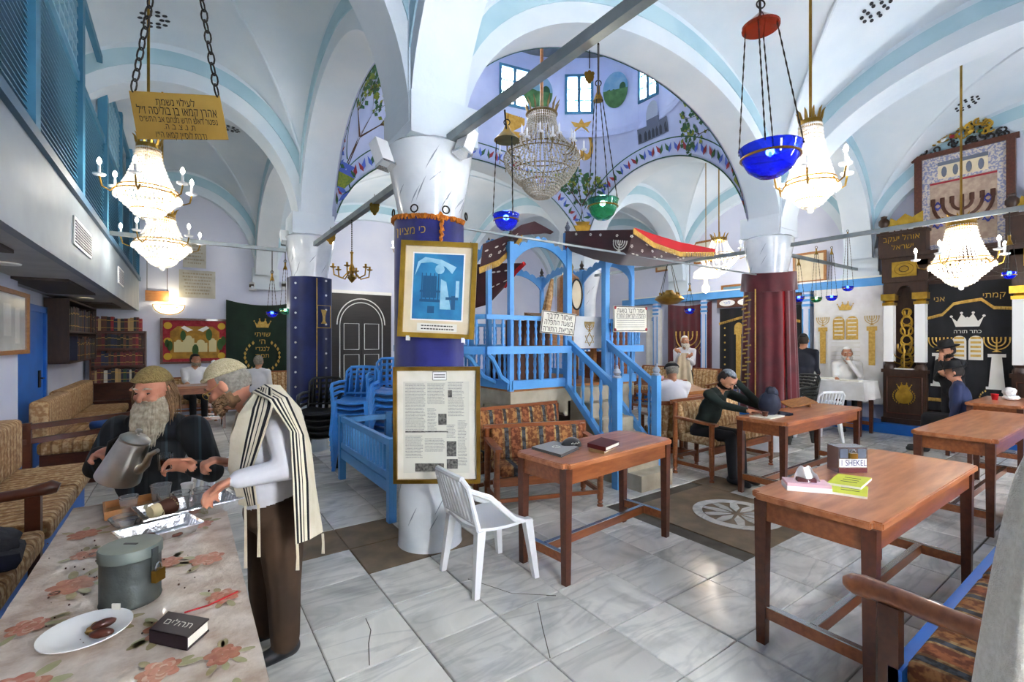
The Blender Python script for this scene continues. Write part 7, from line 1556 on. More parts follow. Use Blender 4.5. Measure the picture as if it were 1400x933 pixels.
# ================================================================ PEOPLE
import numpy as np
M('skin', 'c08a6c', .5, c2='b57a5c', sc=14); M('skin_red', 'c98c70', .5, c2='bb7a60', sc=14); M('lip', '8a4a40', .5); M('eye_dark', '1d1512', .2); M('eye_white', '4a3a32', .3)
M('hair_grey', '8f8a80', .8, c2='6f6a60', sc=60); M('beard_grey', 'b5ab97', .8, c2='8a7f6c', sc=40); M('beard_brown', '6b5038', .8, c2='8a6a4a', sc=50); M('beard_white', 'dcd9d2', .8, c2='c5c1b8', sc=40); M('hair_dark', '1c1613', .7, c2='2a211c', sc=50)
M('shirt_white', 'e6e6ea', .8, c2='d9dae2', sc=5, bump=.3, bsc=9); M('suit', '1a1d2b', .8, c2='141722', sc=6); M('suit_black', '14151a', .8, c2='0e0f13', sc=6); M('sweater', '17231f', .9, c2='121b18', sc=9); M('trouser_brown', '4a3524', .85, c2='35261a', sc=3.5, bump=.3, bsc=7); M('trouser_dark', '16161b', .85); M('shoe', '1b1d22', .5); M('shirt_navy', '1f2a4e', .8)
stripes('shirt_dark', [(0, '15181b'), (.3, '22282c'), (.42, '33424a'), (.5, '191c20'), (.8, '262a2e'), (.9, '15181b')], .16, 0, .85)
M('knit_tan', 'a08a55', .95, c2='8a7546', sc=70, bump=.8, bsc=160); M('knit_cream', 'd9cca6', .95, c2='c9ba92', sc=70, bump=.8, bsc=160); M('felt', '101014', .85); M('kippah', '5f6670', .9, c2='8a8f96', sc=50)
def capsule(m, p, q, r0, r1, n=12):
    p, q = V(p), V(q); d = (q - p); L_ = max(d.length, 1e-5); d = d / L_; P = []; R = []
    for k in range(4): a = pi / 2 * k / 4; P.append(p - d * r0 * cos(a)); R.append(max(.0005, r0 * sin(a)))
    P += [p, q]; R += [r0, r1]
    for k in range(3, -1, -1): a = pi / 2 * k / 4; P.append(q + d * r1 * cos(a)); R.append(max(.0005, r1 * sin(a)))
    m.tube(P, R, n)
class Body:
    def __init__(s): s.pr = []
    def cap(s, p, q, r0, r1, tag_): s.pr.append(('c', V(p), V(q), r0, r1, tag_)); return s
    def ell(s, c, ax, rad, tag_): s.pr.append(('e', V(c), [V(a).normalized() for a in ax], rad, None, tag_)); return s
    def mesh(s, name, mats, parent, vox, smooth_it=4):
        m = MB()
        for k, a, b, c, d, t in s.pr:
            if k == 'c': capsule(m, a, b, c, d)
            else:
                t_ = MB().sph((0, 0, 0), 1, 16, 12); m.add([a + b[0] * (x * c[0]) + b[1] * (y * c[1]) + b[2] * (z * c[2]) for x, y, z in t_.v], t_.f)
        bm = bmesh.new(); me0 = bpy.data.meshes.new('tmp'); me0.from_pydata(m.v, [], m.f); bm.from_mesh(me0); bmesh.ops.recalc_face_normals(bm, faces=bm.faces); bm.to_mesh(me0); bm.free()
        o = bpy.data.objects.new('tmp', me0); COL.objects.link(o); r = o.modifiers.new('r', 'REMESH'); r.mode = 'VOXEL'; r.voxel_size = vox
        sm = o.modifiers.new('s', 'SMOOTH'); sm.factor = .5; sm.iterations = smooth_it
        dg = bpy.context.evaluated_depsgraph_get(); me = bpy.data.meshes.new_from_object(o.evaluated_get(dg)); bpy.data.objects.remove(o); bpy.data.meshes.remove(me0)
        me.name = name; nf = len(me.polygons); C = np.empty(nf * 3); me.polygons.foreach_get('center', C); C = C.reshape(-1, 3); best = np.full(nf, 1e9); idx = np.zeros(nf, int); names = list(mats)
        for k, a, b, c, d, t in s.pr:
            if k == 'c':
                A, B_ = np.array(a), np.array(b); ab = B_ - A; f = np.clip(((C - A) @ ab) / max(1e-9, ab @ ab), 0, 1); dist = np.linalg.norm(C - A - f[:, None] * ab, axis=1) - (c + (d - c) * f)
            else:
                Q = np.stack([(C - np.array(a)) @ np.array(ax) / r_ for ax, r_ in zip(b, c)], 1); l = np.linalg.norm(Q, axis=1); dist = (l - 1) * np.linalg.norm(C - np.array(a), axis=1) / np.maximum(l, 1e-6)
            u = dist < best; best[u] = dist[u]; idx[u] = names.index(t)
        me.materials.clear()
        for n_ in names: me.materials.append(MATS[mats[n_]])
        me.polygons.foreach_set('material_index', idx.astype('i').tolist()); smooth_mesh(me, 180)
        o = bpy.data.objects.new(name, me); COL.objects.link(o); par(o, parent); return o
    def hand(s, w, d, n, curl=.5, thumb=1, k=1., spread=.0):
        w, d, n = V(w), V(d).normalized(), V(n); n = (n - d * n.dot(d)).normalized(); sd = d.cross(n)
        s.ell(w + d * .045 * k, (d, sd, n), (.052 * k, .04 * k, .017 * k), 'skin')
        for i in range(4):
            o = (i - 1.5) * .02; L_ = [.036, .042, .04, .03][i] * k; p = w + d * .085 * k + sd * (o * k * thumb); c = curl + .06 * i
            d1 = d * cos(c) + n * sin(c) + sd * (o * spread * 10 * thumb); d2 = d * cos(2.1 * c) + n * sin(2.1 * c); d3 = d * cos(2.9 * c) + n * sin(2.9 * c)
            p1 = p + d1 * L_; p2 = p1 + d2 * L_ * .75; p3 = p2 + d3 * L_ * .5
            s.cap(p - d * .02, p1, .0105 * k, .0095 * k, 'skin').cap(p1, p2, .0095 * k, .0085 * k, 'skin').cap(p2, p3, .0085 * k, .007 * k, 'skin')
        p = w + d * .02 * k - sd * (.03 * k * thumb); p1 = p + (d * .6 - sd * thumb * .6 + n * .35).normalized() * .04 * k; p2 = p1 + (d * .85 - sd * thumb * .1 + n * .5).normalized() * .035 * k
        s.cap(p, p1, .013 * k, .011 * k, 'skin').cap(p1, p2, .011 * k, .009 * k, 'skin'); return s
def rig(x, y, yaw, H=1.72, sit=None, lean=0., pitch=0., turn=0.):
    """default skeleton; sit = seat height or None"""
    f = V((cos(yaw), sin(yaw), 0)); r = V((sin(yaw), -cos(yaw), 0)); o = V((x, y, 0)); J = {'f': f, 'r': r}
    pz = sit + .1 if sit is not None else .52 * H
    J['pel'] = o + UP * pz; sp = (UP * cos(lean) + f * sin(lean)); J['sp'] = sp
    J['che'] = J['pel'] + sp * .19 * H; J['nek'] = J['pel'] + sp * .31 * H; hf = (f * cos(turn) + r * sin(turn)); J['hf'] = (hf * cos(pitch) - UP * sin(pitch)).normalized(); J['hu'] = (UP * cos(pitch) + hf * sin(pitch)).normalized()
    J['hd'] = J['nek'] + sp * .065 * H + J['hf'] * .02 + J['hu'] * .045
    for s, k in ((-1, 'L'), (1, 'R')):
        J['sh' + k] = J['pel'] + sp * .285 * H + r * s * .105 * H; J['el' + k] = J['sh' + k] - UP * .17 * H + r * s * .04 + f * .02; J['wr' + k] = J['el' + k] - UP * .145 * H + f * .06; J['hp' + k] = J['pel'] + r * s * .055 * H - UP * .03
        if sit is None: J['kn' + k] = o + r * s * .06 * H + UP * .285 * H + f * .01; J['an' + k] = o + r * s * .06 * H + UP * .05 * H
        else: J['kn' + k] = J['hp' + k] + f * .24 * H + UP * .02; J['an' + k] = J['kn' + k] * 1 + f * .03; J['an' + k].z = .08
        J['hdir' + k] = -UP; J['hn' + k] = f if False else -r * s
    return J
def shell(name, c, f, u, rad, keep, mat, parent, jitter=0., seed=0, nu=32, nv=22, th=.0):
    """part of an ellipsoid round a head: keep(right, fwd, up) on the unit sphere"""
    r = f.cross(u).normalized(); rnd = random.Random(seed); t = MB().sph((0, 0, 0), 1, nu, nv); mm = MB(); fs = []
    for fc in t.f:
        q = sum((V(t.v[i]) for i in fc), V()) / len(fc)
        if keep(q.x, q.y, q.z): fs.append(fc)
    jit = [1 + rnd.uniform(-jitter, jitter) for _ in t.v]
    vs = [c + r * (x * rad[0] * j) + f * (y * rad[1] * j) + u * (z * rad[2] * j) for (x, y, z), j in zip(t.v, jit)]; mm.add(vs, fs); o = mm.build(name, mat, None)
    bm = bmesh.new(); bm.from_mesh(o.data); bmesh.ops.delete(bm, geom=[v for v in bm.verts if not v.link_faces], context='VERTS')
    if th: bmesh.ops.solidify(bm, geom=bm.faces[:], thickness=th)
    bm.to_mesh(o.data); bm.free(); smooth_mesh(o.data, 180); par(o, parent); return o
def beard(c, f, u, parent, mat, length=.1, n=90, wd=.07, seed=1, r0=.006, flow=None, conv=1.):
    r = f.cross(u).normalized(); rnd = random.Random(seed); m = MB(); down = flow or (-UP)
    for i in range(n):
        a = rnd.uniform(-1.45, 1.45); hgt = rnd.uniform(-.078, -.03) if abs(a) > .5 else rnd.uniform(-.1, -.06)
        if abs(a) < .35 and rnd.random() < .25: hgt = -.035
        p = c + r * (sin(a) * .073) + f * (cos(a) * .092 + .004) + u * hgt; L_ = length * (1 - .45 * abs(a) / 1.45) * rnd.uniform(.7, 1.05); out = (r * sin(a) + f * cos(a)).normalized()
        q1 = p + out * .015 + down * L_ * .35; q2 = p + out * .012 + down * L_ * .7 - r * sin(a) * .02 * conv + r * rnd.uniform(-.012, .012); q3 = p + down * L_ - r * sin(a) * .045 * conv + f * .0 + r * rnd.uniform(-.015, .015)
        m.tube([p - out * .01, q1, q2, q3], [r0, r0 * 1.15, r0 * .8, r0 * .15], 5)
    return m.build('beard', mat, parent, smooth=True)
def person(label, J, mats, vox=.016, hat=None, hair=None, brd=None, blen=.05, fat=1., hands=True, glasses=False, k=1., hk=1., slv=1., leg=1.):
    root = thing('person', label, 'person', (J['pel'].x, J['pel'].y, 0)); b = Body(); f, r, sp = J['f'], J['r'], J['sp']; S1 = 'shirt'
    ch = J['che']; pe = J['pel']; b.ell(pe + sp * .02, (r, f, sp), (.165 * fat, .125 * fat, .13), 'trouser').ell(pe.lerp(ch, .5) + f * .012 * fat, (r, f, sp), (.165 * fat, .125 * fat, .19), S1).ell(ch, (r, f, sp), (.18, .12, .2), S1)
    b.cap(J['shL'] + sp * .0, J['shR'], .062, .062, S1).cap(J['nek'] - sp * .05, J['hd'] - J['hu'] * .04, .056, .052, 'skin').cap(J['shL'].lerp(J['nek'], .45) , J['shR'].lerp(J['nek'], .45), .058, .058, S1)
    for s in 'LR':
        b.cap(J['sh' + s], J['el' + s], .06 * fat ** .5 * slv, .047 * slv, S1).cap(J['el' + s], J['wr' + s], .047 * slv, .036 * slv, S1); d = (J['wr' + s] - J['el' + s]).normalized(); b.cap(J['wr' + s], J['wr' + s] + d * .025, .026, .026, 'skin')
        hd_ = J.get('hdir' + s) or d; b.hand(J['wr' + s] + d * .01, hd_, J['hn' + s], J.get('curl' + s, .5), J.get('th' + s, 1 if s == 'R' else -1), k * hk)
        b.cap(J['hp' + s], J['kn' + s], .085 * fat ** .5 * leg, .064 * leg, 'trouser').cap(J['kn' + s], J['an' + s] + UP * .02, .064 * leg, .054 * leg, 'trouser')
        t = J.get('toe' + s, None); t = t if t is not None else J['an' + s] + f * .17; t = V((t.x, t.y, .035)); an = J['an' + s]; b.cap(V((an.x, an.y, .045)) - (t - an).normalized() * .03, t, .045, .036, 'shoe').cap(V((an.x, an.y, .07)), an, .045, .045, 'shoe')
    hc, hf, hu = J['hd'], J['hf'], J['hu']; hr = hf.cross(hu).normalized()
    b.ell(hc + hu * .015 - hf * .005, (hr, hf, hu), (.077, .096, .105), 'skin').ell(hc + hf * .03 - hu * .06, (hr, hf, hu), (.056, .062, .055), 'skin').cap(hc + hf * .088 + hu * .018, hc + hf * .116 - hu * .022, .009, .015, 'skin').cap(hc + hf * .082 + hu * .033 - hr * .032, hc + hf * .082 + hu * .033 + hr * .032, .014, .014, 'skin')
    for s in (-1, 1): b.ell(hc + hr * s * .079 - hf * .005, (hr, hf, hu), (.012, .022, .033), 'skin').ell(hc + hf * .068 + hr * s * .04 - hu * .02, (hr, hf, hu), (.025, .025, .025), 'skin')
    b.mesh('body', mats, root, vox)
    for s in (-1, 1):
        e = MB().sph(hc + hf * .0835 + hr * s * .033 + hu * .01, (.009, .009, .0035), 10, 7).build('eye', 'eye_white', root, smooth=True); MB().sph(hc + hf * .0895 + hr * s * .033 + hu * .009, .0035, 8, 6).build('iris', 'eye_dark', e, smooth=True)
    MB().tube([hc + hf * .094 - hu * .058 - hr * .022, hc + hf * .101 - hu * .056, hc + hf * .094 - hu * .058 + hr * .022], [.003, .006, .003], 6).build('mouth', 'lip', root, smooth=True)
    if hair or brd: m = MB(); [m.tube([hc + hf * .093 + hr * s * .012 + hu * .034, hc + hf * .096 + hr * s * .03 + hu * .04, hc + hf * .08 + hr * s * .055 + hu * .034], [.003, .006, .002], 6) for s in (-1, 1)]; tag(m.build('eyebrows', brd or hair, root, smooth=True), kind='stuff')
    if hair: shell('hair', hc + hu * .018 - hf * .01, hf, hu, (.084, .1, .108), lambda x, y, z: (y < .25 and z > -.62) or z > .62, hair, root, .03, 1)
    if hat:
        kind, mt = hat
        if kind == 'kippah': shell('skullcap', hc + hu * .024 - hf * .012, hf, hu, (.087, .103, .112), lambda x, y, z: z - y * .25 > .62, mt, root, 0, 0, th=.004)
        elif kind == 'knit': shell('knitted_cap', hc + hu * .02 - hf * .006, hf, hu, (.093, .11, .122), lambda x, y, z: z + y * .0 > (.34 + .16 * y), mt, root, 0, 0, th=.006); cc = hc + hu * .04 - hf * .006; MB().tube([cc + hr * (.087 * cos(a)) + hf * (.098 * sin(a) + .0) + hu * (.022 + .02 * sin(a)) for a in [2 * pi * q / 32 for q in range(32)]], .009, 7, closed=True).build('cap_rim', mt, root, smooth=True)
        elif kind == 'fedora':
            cc = hc + hu * .065; m4 = Matrix((hr, hf, hu)).transposed(); MB().lathe([(.155, .0), (.16, .006), (.155, .01), (.098, .012), (.095, .08), (.085, .105), (.04, .098), (0, .09)], cc, 28, m4).build('hat', mt, root, smooth=True)
        elif kind == 'flat': shell('flat_cap', hc + hu * .03, hf, hu, (.1, .115, .085), lambda x, y, z: z > .1, mt, root, 0, 0, th=.006); MB().sph(hc + hf * .11 + hu * .045, (.06, .05, .012), 12, 6).build('peak', mt, root, smooth=True)
    if brd:
        shell('beard_base', hc - hu * .005, hf, hu, (.083, .103, .122), lambda x, y, z: z < -.28 and y > -.25 and not (y > .75 and -.55 < z < -.42 and abs(x) < .3), brd, root, .03, 3)
        shell('moustache', hc - hu * .0, hf, hu, (.083, .111, .12), lambda x, y, z: -.46 < z < -.3 and y > .8, brd, root, .02, 3)
        if blen > .03: beard(hc, hf, hu, root, brd, blen, 130 if vox < .01 else 60)
    if glasses:
        m = MB()
        for s in (-1, 1): m.tube([hc + hf * .112 + hr * (s * .033 + .024 * cos(a)) + hu * (.008 + .017 * sin(a)) for a in [2 * pi * q / 16 for q in range(16)]], .0016, 5, closed=True); m.tube([hc + hf * .108 + hr * s * .057 + hu * .012, hc + hf * .0 + hr * s * .088 + hu * .02], .0016, 5)
        m.tube([hc + hf * .114 - hr * .01 + hu * .01, hc + hf * .114 + hr * .01 + hu * .01], .0016, 5); m.build('glasses', 'gold', root)
    return root
mt = lambda shirt, tr='trouser_dark', sk='skin', sh='shoe': {'shirt': shirt, 'skin': sk, 'trouser': tr, 'shoe': sh}
# ---- man with the kettle, seated at the far end of the floral table
J = rig(-.14, 3.62, radians(-55), 1.66, .42); f = (-FWD).normalized(); J['f'] = f; J['r'] = f.cross(UP); J['pel'] = W(213, 640, 2.98) ; J['pel'].z = .56; J['sp'] = UP
J['che'] = W(212, 612, 2.86); J['nek'] = W(212, 566, 2.78); J['hd'] = W(210, 534, 2.68); J['hf'] = (-FWD * .96 + RGT * .02 - UP * .22).normalized(); J['hu'] = (UP * .97 - FWD * .22).normalized()
J['shR'], J['shL'] = W(164, 588, 2.8), W(264, 588, 2.76); J['elR'], J['elL'] = W(131, 640, 2.72), W(290, 645, 2.66); J['wrR'], J['wrL'] = W(136, 622, 2.47), W(268, 641, 2.46)
J['hdirR'] = W(152, 609, 2.36) - J['wrR']; J['hnR'] = FWD * .2 - UP * .9 + RGT * .3; J['curlR'] = .75; J['thR'] = 1; J['hdirL'] = W(238, 634, 2.4) - J['wrL']; J['hnL'] = -UP * .2 - FWD * .8 ; J['curlL'] = .55; J['thL'] = -1
for s, dx in (('R', -.1), ('L', .1)): J['hp' + s] = J['pel'] + RGT * dx - UP * .02; J['kn' + s] = J['hp' + s] - FWD * .3 + UP * .0; J['an' + s] = V((J['kn' + s].x, J['kn' + s].y, .08)); J['toe' + s] = J['an' + s] - FWD * .15
p1 = person('bearded man in tan knitted cap and dark striped shirt pouring from the kettle', J, mt('shirt_dark', 'trouser_dark', 'skin_red'), .0075, ('knit', 'knit_tan'), 'beard_brown', 'beard_grey', .0, fat=1.3, slv=1.3, hk=1.12)
hc, hf, hu = J['hd'], J['hf'], J['hu']; beard(hc, hf, hu, p1, 'beard_grey', .31, 340, flow=(-UP * .98 - FWD * .12), r0=.0065, conv=.2); hr = hf.cross(hu); rnd = random.Random(9); m = MB()
for k in range(70):
    s = 1 if k % 2 else -1; p = hc + hr * s * rnd.uniform(.07, .088) - hf * rnd.uniform(-.02, .07) + hu * rnd.uniform(-.02, .04); q = p - UP * rnd.uniform(.1, .19) + hr * s * rnd.uniform(.005, .03) - hf * .02; m.tube([p, p.lerp(q, .5) + hr * s * .014, q], [.006, .006, .001], 5)
tag(m.build('side_hair', 'beard_brown', p1, smooth=True), kind='stuff')
plastic_chair('white plastic chair under the man with the kettle', 'plastic_white', (J['pel'].x, J['pel'].y, 0), atan2(-FWD.y, -FWD.x), False)
# kettle in his right hand
ktb, ktt = W(160, 656, 2.33), W(184, 603, 2.33); ax = (ktt - ktb).normalized(); hgt = (ktt - ktb).length; kt = thing('kettle', 'brushed steel kettle tilted in the pouring hand', 'kettle', ktb); q4 = ax.to_track_quat('Z', 'Y').to_matrix(); M('steel_brushed', 'bdb8ae', .3, 1, c2='aaa59b', sc=12)
MB().lathe([(0, 0), (.09, 0), (.096, .008), (.094, .03), (.066, hgt), (.06, hgt + .004), (0, hgt + .004)], ktb, 32, q4).build('body', 'steel_brushed', kt, smooth=True); MB().lathe([(.064, hgt), (.066, hgt + .012), (.05, hgt + .026), (.02, hgt + .034), (.008, hgt + .036), (.008, hgt + .046), (.014, hgt + .052), (.012, hgt + .062), (0, hgt + .066)], ktb, 28, q4).build('lid', 'steel_brushed', kt, smooth=True)
MB().tube([W(181, 640, 2.33), W(191, 642, 2.32), W(199, 636, 2.31), W(205, 622, 2.3), W(216, 616, 2.29)], [.03, .024, .018, .013, .01], 12).build('spout', 'steel_brushed', kt, smooth=True)
MB().tube([W(176, 604, 2.36), W(163, 599, 2.37), W(151, 605, 2.37), W(147, 622, 2.37), W(143, 640, 2.36)], [.006, .01, .012, .01, .005], 10).build('handle', 'black', kt, smooth=True)
tg = thing('tea_glass', 'glass of dark tea held in the left hand', 'glass', W(226, 640, 2.36)); c = W(226, 642, 2.36); MB().lathe([(0, .003), (.026, .003), (.03, .08), (.032, .08), (.029, 0), (0, 0)], c, 24).build('glass_wall', 'glass', tg, smooth=60); M('tea', '3a0f0a', .1); MB().lathe([(0, .004), (.025, .004), (.0275, .05), (0, .05)], c, 20).build('tea', 'tea', tg, smooth=60)
# ---- man in the prayer shawl, standing at the side of the floral table
f = (-RGT * .95 - FWD * .12).normalized(); J = rig(.35, 2.7, 0, 1.6); J['f'] = f; J['r'] = f.cross(UP); J['sp'] = (UP * .98 + f * .08).normalized()
J['pel'] = W(378, 700, 2.44); J['che'] = W(374, 608, 2.43); J['nek'] = W(352, 556, 2.42); J['hd'] = W(314, 527, 2.39); J['hf'] = (f * .84 - UP * .54).normalized(); J['hu'] = (UP * .84 + f * .54).normalized()
J['shL'], J['shR'] = W(384, 588, 2.28), W(368, 580, 2.58); J['elL'], J['elR'] = W(394, 640, 2.2), W(352, 640, 2.6); J['wrL'], J['wrR'] = W(328, 655, 2.14), W(318, 634, 2.44)
J['hdirL'] = W(292, 668, 2.13) - J['wrL']; J['hnL'] = -UP * .9 - FWD * .25 - RGT * .2; J['curlL'] = .5; J['thL'] = -1; J['hdirR'] = W(298, 630, 2.4) - J['wrR']; J['hnR'] = -UP; J['curlR'] = .9
J['hpL'], J['hpR'] = W(384, 712, 2.37), W(370, 712, 2.53); J['knL'], J['knR'] = W(388, 800, 2.35), W(362, 797, 2.5); J['anL'], J['anR'] = W(390, 878, 2.35), W(366, 858, 2.5); J['toeL'], J['toeR'] = F(356, 907, .03), F(346, 873, .03)
p2 = person('standing man in white shirt and striped prayer shawl reaching over the foil trays', J, mt('shirt_white', 'trouser_brown', 'skin_red'), .0075, ('knit', 'knit_cream'), 'hair_grey', 'beard_brown', .035, fat=1.18, glasses=True, slv=1.22, leg=1.28, hk=1.12)
MB().lathe([(0, .115), (.012, .12), (.016, .135), (.008, .15), (0, .152)], J['hd'], 10, Matrix((J['hf'].cross(J['hu']), J['hf'], J['hu'])).transposed()).build('cap_tassel', 'white', p2, smooth=True)
M('tallit', 'e2d9c2', .9, c2='d8cdb2', sc=12, bump=.2, bsc=60); M('tallit_black', '15151a', .9)
tl = thing('prayer_shawl', 'cream prayer shawl with black stripes over the standing man shoulders', 'shawl', J['nek'])
def striped(name, rows, nu, nv, bands, th=.006, hem=None):
    fn = loft(rows, nu); m = MB(); P_ = [[fn(i / nu, j / nv) for j in range(nv + 1)] for i in range(nu + 1)]
    for i in range(nu):
        for j in range(nv):
            u, v = (i + .5) / nu, (j + .5) / nv; blk = any(a <= u < b_ for a, b_ in bands) and v < .995
            if hem: blk = blk and v < hem[0] or any(a <= v < b_ for a, b_ in hem[1])
            m.m(1 if blk else 0).add([P_[i][j], P_[i + 1][j], P_[i + 1][j + 1], P_[i][j + 1]], [(0, 1, 2, 3)])
    o = m.build(name, ['tallit', 'tallit_black'], tl); bm = bmesh.new(); bm.from_mesh(o.data); bmesh.ops.remove_doubles(bm, verts=bm.verts, dist=.0004); bmesh.ops.solidify(bm, geom=bm.faces[:], thickness=th); bm.to_mesh(o.data); bm.free(); smooth_mesh(o.data, 60); return o
striped('back_panel', [[W(345, 537, 2.25), W(362, 527, 2.38), W(382, 528, 2.5), W(392, 545, 2.62)], [W(368, 548, 2.16), W(392, 545, 2.22), W(410, 560, 2.4), W(408, 580, 2.6)], [W(396, 590, 2.13), W(414, 596, 2.17), W(424, 610, 2.38), W(416, 620, 2.58)], [W(400, 660, 2.12), W(420, 660, 2.16), W(430, 665, 2.36), W(424, 670, 2.56)], [W(404, 744, 2.13), W(422, 738, 2.16), W(440, 728, 2.34), W(434, 722, 2.54)]], 60, 44,
        [(.05, .1), (.135, .16), (.195, .22), (.28, .34), (.68, .72), (.76, .79), (.83, .89)])
striped('front_panel', [[W(346, 538, 2.24), W(358, 531, 2.3), W(372, 532, 2.26)], [W(326, 570, 2.17), W(346, 560, 2.16), W(374, 556, 2.15)], [W(316, 600, 2.19), W(336, 604, 2.17), W(360, 600, 2.16)], [W(313, 640, 2.24), W(328, 645, 2.22), W(346, 640, 2.2)], [W(328, 690, 2.25), W(340, 692, 2.24), W(352, 690, 2.22)]], 44, 30, [(.5, .58), (.64, .68), (.74, .78), (.84, .94)])
striped('far_panel', [[W(344, 540, 2.3), W(346, 535, 2.45), W(352, 540, 2.6)], [W(322, 565, 2.4), W(324, 563, 2.52), W(345, 570, 2.68)], [W(314, 600, 2.4), W(318, 602, 2.52), W(340, 605, 2.7)], [W(313, 640, 2.42), W(320, 645, 2.54), W(338, 650, 2.7)]], 30, 20, [(.1, .2), (.3, .4)])
m = MB()
for px, py, t, l in ((352, 690, 2.22, .25), (334, 692, 2.25, .3), (440, 730, 2.34, .1), (405, 744, 2.13, .12)):
    p = W(px, py, t)
    for q in range(3): m.tube([p + RGT * .004 * q, p + RGT * (.004 * q + .003) - UP * l * .5, p - UP * l + RGT * .006 * q], .0025, 5)
tag(m.build('knotted_fringe', 'tallit', tl), kind='stuff')
for s in 'LR': pass
MB().tube([J['wrL'].lerp(J['elL'], f_) for f_ in (.0, .16)], [.041, .043], 16).build('cuff', 'shirt_white', p2, smooth=True)
# ---- people further back
P = W(265, 507, 9.2); J = rig(P.x, P.y + .1, radians(-80), 1.7, .44, .1, .1, -.5)
for s in 'LR': J['el' + s] = J['sh' + s] - UP * .2 + J['f'] * .12; J['wr' + s] = J['el' + s] + J['f'] * .2 - UP * .02; J['hdir' + s] = J['f']; J['hn' + s] = -UP
person('seated bearded man in white shirt under the red tapestry', J, mt('shirt_white'), .016, ('kippah', 'felt'), 'hair_dark', 'beard_grey', .04); bench('wooden bench of the man under the red tapestry', (P.x, P.y + .16), .8, .45, .42, .85, 0, 'beige_x')
P = W(352, 492, 9.0); J = rig(P.x, P.y, radians(60), 1.7, .42, .05)
person('grey haired man in white shirt seated with his back turned near the green curtain', J, mt('shirt_white'), .016, None, 'hair_grey', None); bench('wooden bench of the grey haired man', (P.x, P.y - .0), .6, .42, .4, .5, radians(150), 'beige_x', arms=False)
J = rig(5.1, 3.3, radians(-90), 1.72, .44, .42, .75)
J['elR'] = J['shR'] + V((-.02, -.33, .0)); J['elR'].z = .85; J['wrR'] = J['elR'] + V((.13, -.02, .17)); J['elL'] = J['shL'] + V((.06, -.2, -.2)); J['wrL'] = V((5.25, 2.66, .86)); J['hdirL'] = V((.3, -1, 0)); J['hnL'] = -UP; J['curlL'] = .12; hd = J['hd']; J['elR'] = V((5.34, 2.72, .86)); J['elL'] = V((4.95, 2.95, .88)); J['wrL'] = V((4.98, 2.7, .85)); J['wrR'] = hd + V((.06, -.1, -.02)); J['hdirR'] = V((-.4, .1, .6)); J['hnR'] = V((-.2, .9, 0))
J['elL'], J['elR'] = J['elR'], J['elL']; J['wrL'], J['wrR'] = J['wrR'], J['wrL']; J['hdirL'], J['hdirR'] = J['hdirR'], V((.2, -1, 0)); J['hnL'], J['hnR'] = J['hnR'], -UP; J['curlR'] = .12; J['curlL'] = .3
person('man in dark green sweater reading with his hand on his forehead', J, mt('sweater', 'trouser_dark'), .011, ('kippah', 'kippah'), 'hair_dark', 'hair_dark', .03)
tag(MB().box((4.9, 2.4, ZT), (5.2, 2.62, ZT + .012)).build('open_booklet', 'paper'), 'thin open booklet under the reading man hand', 'booklet')
P = W(922, 528, 6.2); J = rig(P.x, P.y, radians(55), 1.72, .42, .1, .3)
for s in 'LR': J['el' + s] = J['sh' + s] - UP * .22 + J['f'] * .15; J['wr' + s] = J['el' + s] + J['f'] * .22; J['hdir' + s] = J['f']; J['hn' + s] = -UP
person('man in white shirt and dark flat cap seated with his back turned', J, mt('shirt_white'), .014, ('flat', 'felt'), 'hair_grey', None)
P = W(936, 500, 10.2); J = rig(P.x, P.y, radians(-150), 1.72, None, 0, 0, -.5)
for s, a in (('L', .1), ('R', -.1)): J['el' + s] = J['sh' + s] - UP * .27 + J['f'] * .06; J['wr' + s] = J['che'] + J['f'] * .26 + UP * (.12 if s == 'R' else .02) + J['r'] * -a * .8; J['hdir' + s] = UP * .5 + J['f'] * .1 - J['r'] * (a * 6); J['hn' + s] = -J['f']
p7 = person('standing white bearded man in white shirt holding a cream shawl', J, mt('shirt_white'), .014, ('kippah', 'white'), 'beard_white', 'beard_white', .13)
sh2 = thing('prayer_shawl', 'cream shawl held before the standing white bearded man', 'shawl', J['che']); c = J['che'] + J['f'] * .24 + UP * .12; MB().sheet(lambda u, v: c + J['r'] * ((u - .5) * (.2 + .22 * v)) + J['f'] * (.03 * sin(u * 16) * v) - UP * .78 * v, 24, 8, .01).build('cloth', 'cream', sh2, smooth=True)
P = V((8.95, 3.82, 0)); J = rig(P.x, P.y, radians(10), 1.74); J['hd'] += V((0, 0, -.0))
for s in 'LR': J['el' + s] = J['sh' + s] - UP * .27 + J['f'] * .06; J['wr' + s] = J['el' + s] + J['f'] * .16 - UP * .1
person('man in navy suit standing with his back turned by the lace table', J, mt('suit', 'suit'), .014, ('kippah', 'felt'), 'hair_dark', None)
P = V((10.05, 3.55, 0)); J = rig(P.x, P.y, radians(205), 1.72, .58, .12, .1)
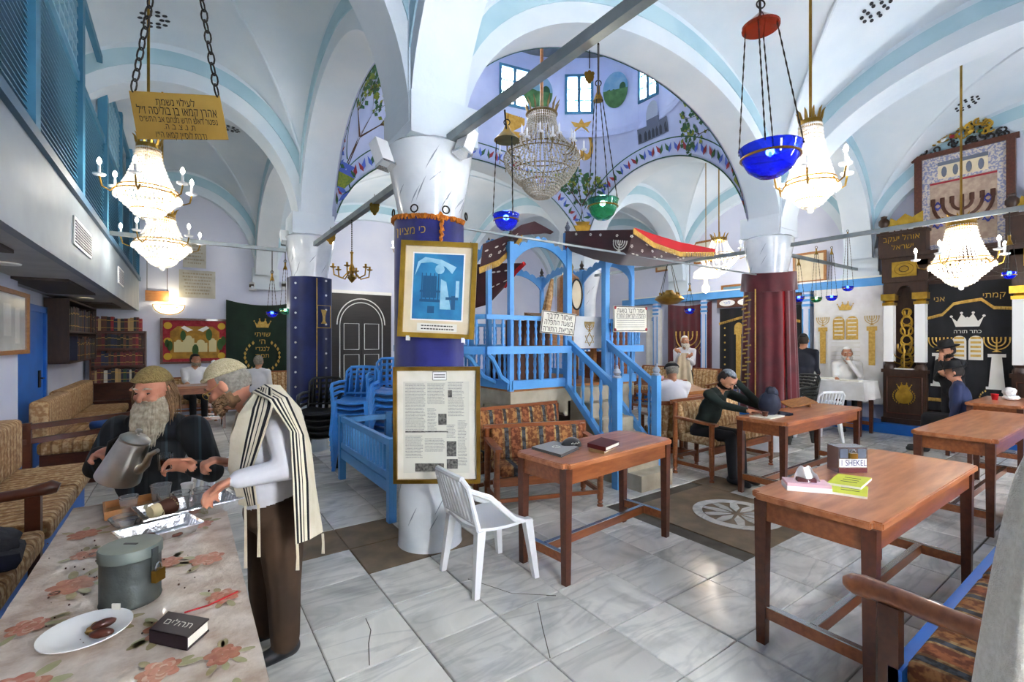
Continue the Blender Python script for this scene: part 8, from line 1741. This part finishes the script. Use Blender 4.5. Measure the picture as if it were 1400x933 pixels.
for s in 'LR': J['el' + s] = J['sh' + s] - UP * .24 + J['f'] * .1; J['wr' + s] = J['el' + s] + J['f'] * .18 - UP * .0; J['hdir' + s] = J['f']; J['hn' + s] = -UP
J['wrL'] = J['hd'] + J['hf'] * .12 - UP * .1; J['elL'] = J['shL'] + J['f'] * .2 - UP * .2; J['hdirL'] = UP
for s in 'LR': J['an' + s].z = .25
p9 = person('white bearded man in white robe seated behind the lace table', J, mt('white_cloth', 'trouser_dark'), .014, ('kippah', 'white'), 'beard_white', 'beard_white', .12)
st = thing('stool', 'wooden stool under the white bearded man', 'stool', (10.08, 3.55, .17)); MB().box((9.95, 3.38, .54), (10.24, 3.72, .58)).build('seat', 'wood_dark', st); [MB().box((x - .02, y - .02, .17), (x + .02, y + .02, .54)).build('leg', 'wood_dark', st) for x in (9.98, 10.21) for y in (3.42, 3.68)]
J = rig(9.6, 1.98, radians(150), 1.58, None, .12, .25, .2); J['elL'] = J['shL'] - UP * .2 + J['f'] * .16; J['wrL'] = J['hd'] - UP * .15 + J['hf'] * .1 + J['r'] * -.02; J['hdirL'] = UP * .9 + J['f'] * .1; J['hnL'] = -J['f']; J['wrR'] = J['che'] + J['f'] * .2; J['elR'] = J['shR'] - UP * .26 + J['f'] * .05; J['hdirR'] = -J['r']; J['hnR'] = -J['f']
person('bearded man in black hat and coat with his hand at his chin before the ark', J, mt('suit_black'), .014, ('fedora', 'felt'), 'hair_dark', 'hair_dark', .04)
P = W(1318, 515, 6.5); J = rig(P.x, P.y, radians(100), 1.6, .42, .12, .2)
person('seated boy in navy jacket and dark hat near the ark tables', J, mt('shirt_navy'), .014, ('fedora', 'felt'), 'hair_dark', None)
st = thing('stool', 'wooden stool under the boy in the navy jacket', 'stool', (P.x, P.y, 0)); MB().box((P.x - .17, P.y - .17, .38), (P.x + .17, P.y + .17, .42)).build('seat', 'wood_dark', st); [MB().box((P.x + a - .02, P.y + b_ - .02, 0), (P.x + a + .02, P.y + b_ + .02, .38)).build('leg', 'wood_dark', st) for a in (-.14, .14) for b_ in (-.14, .14)]
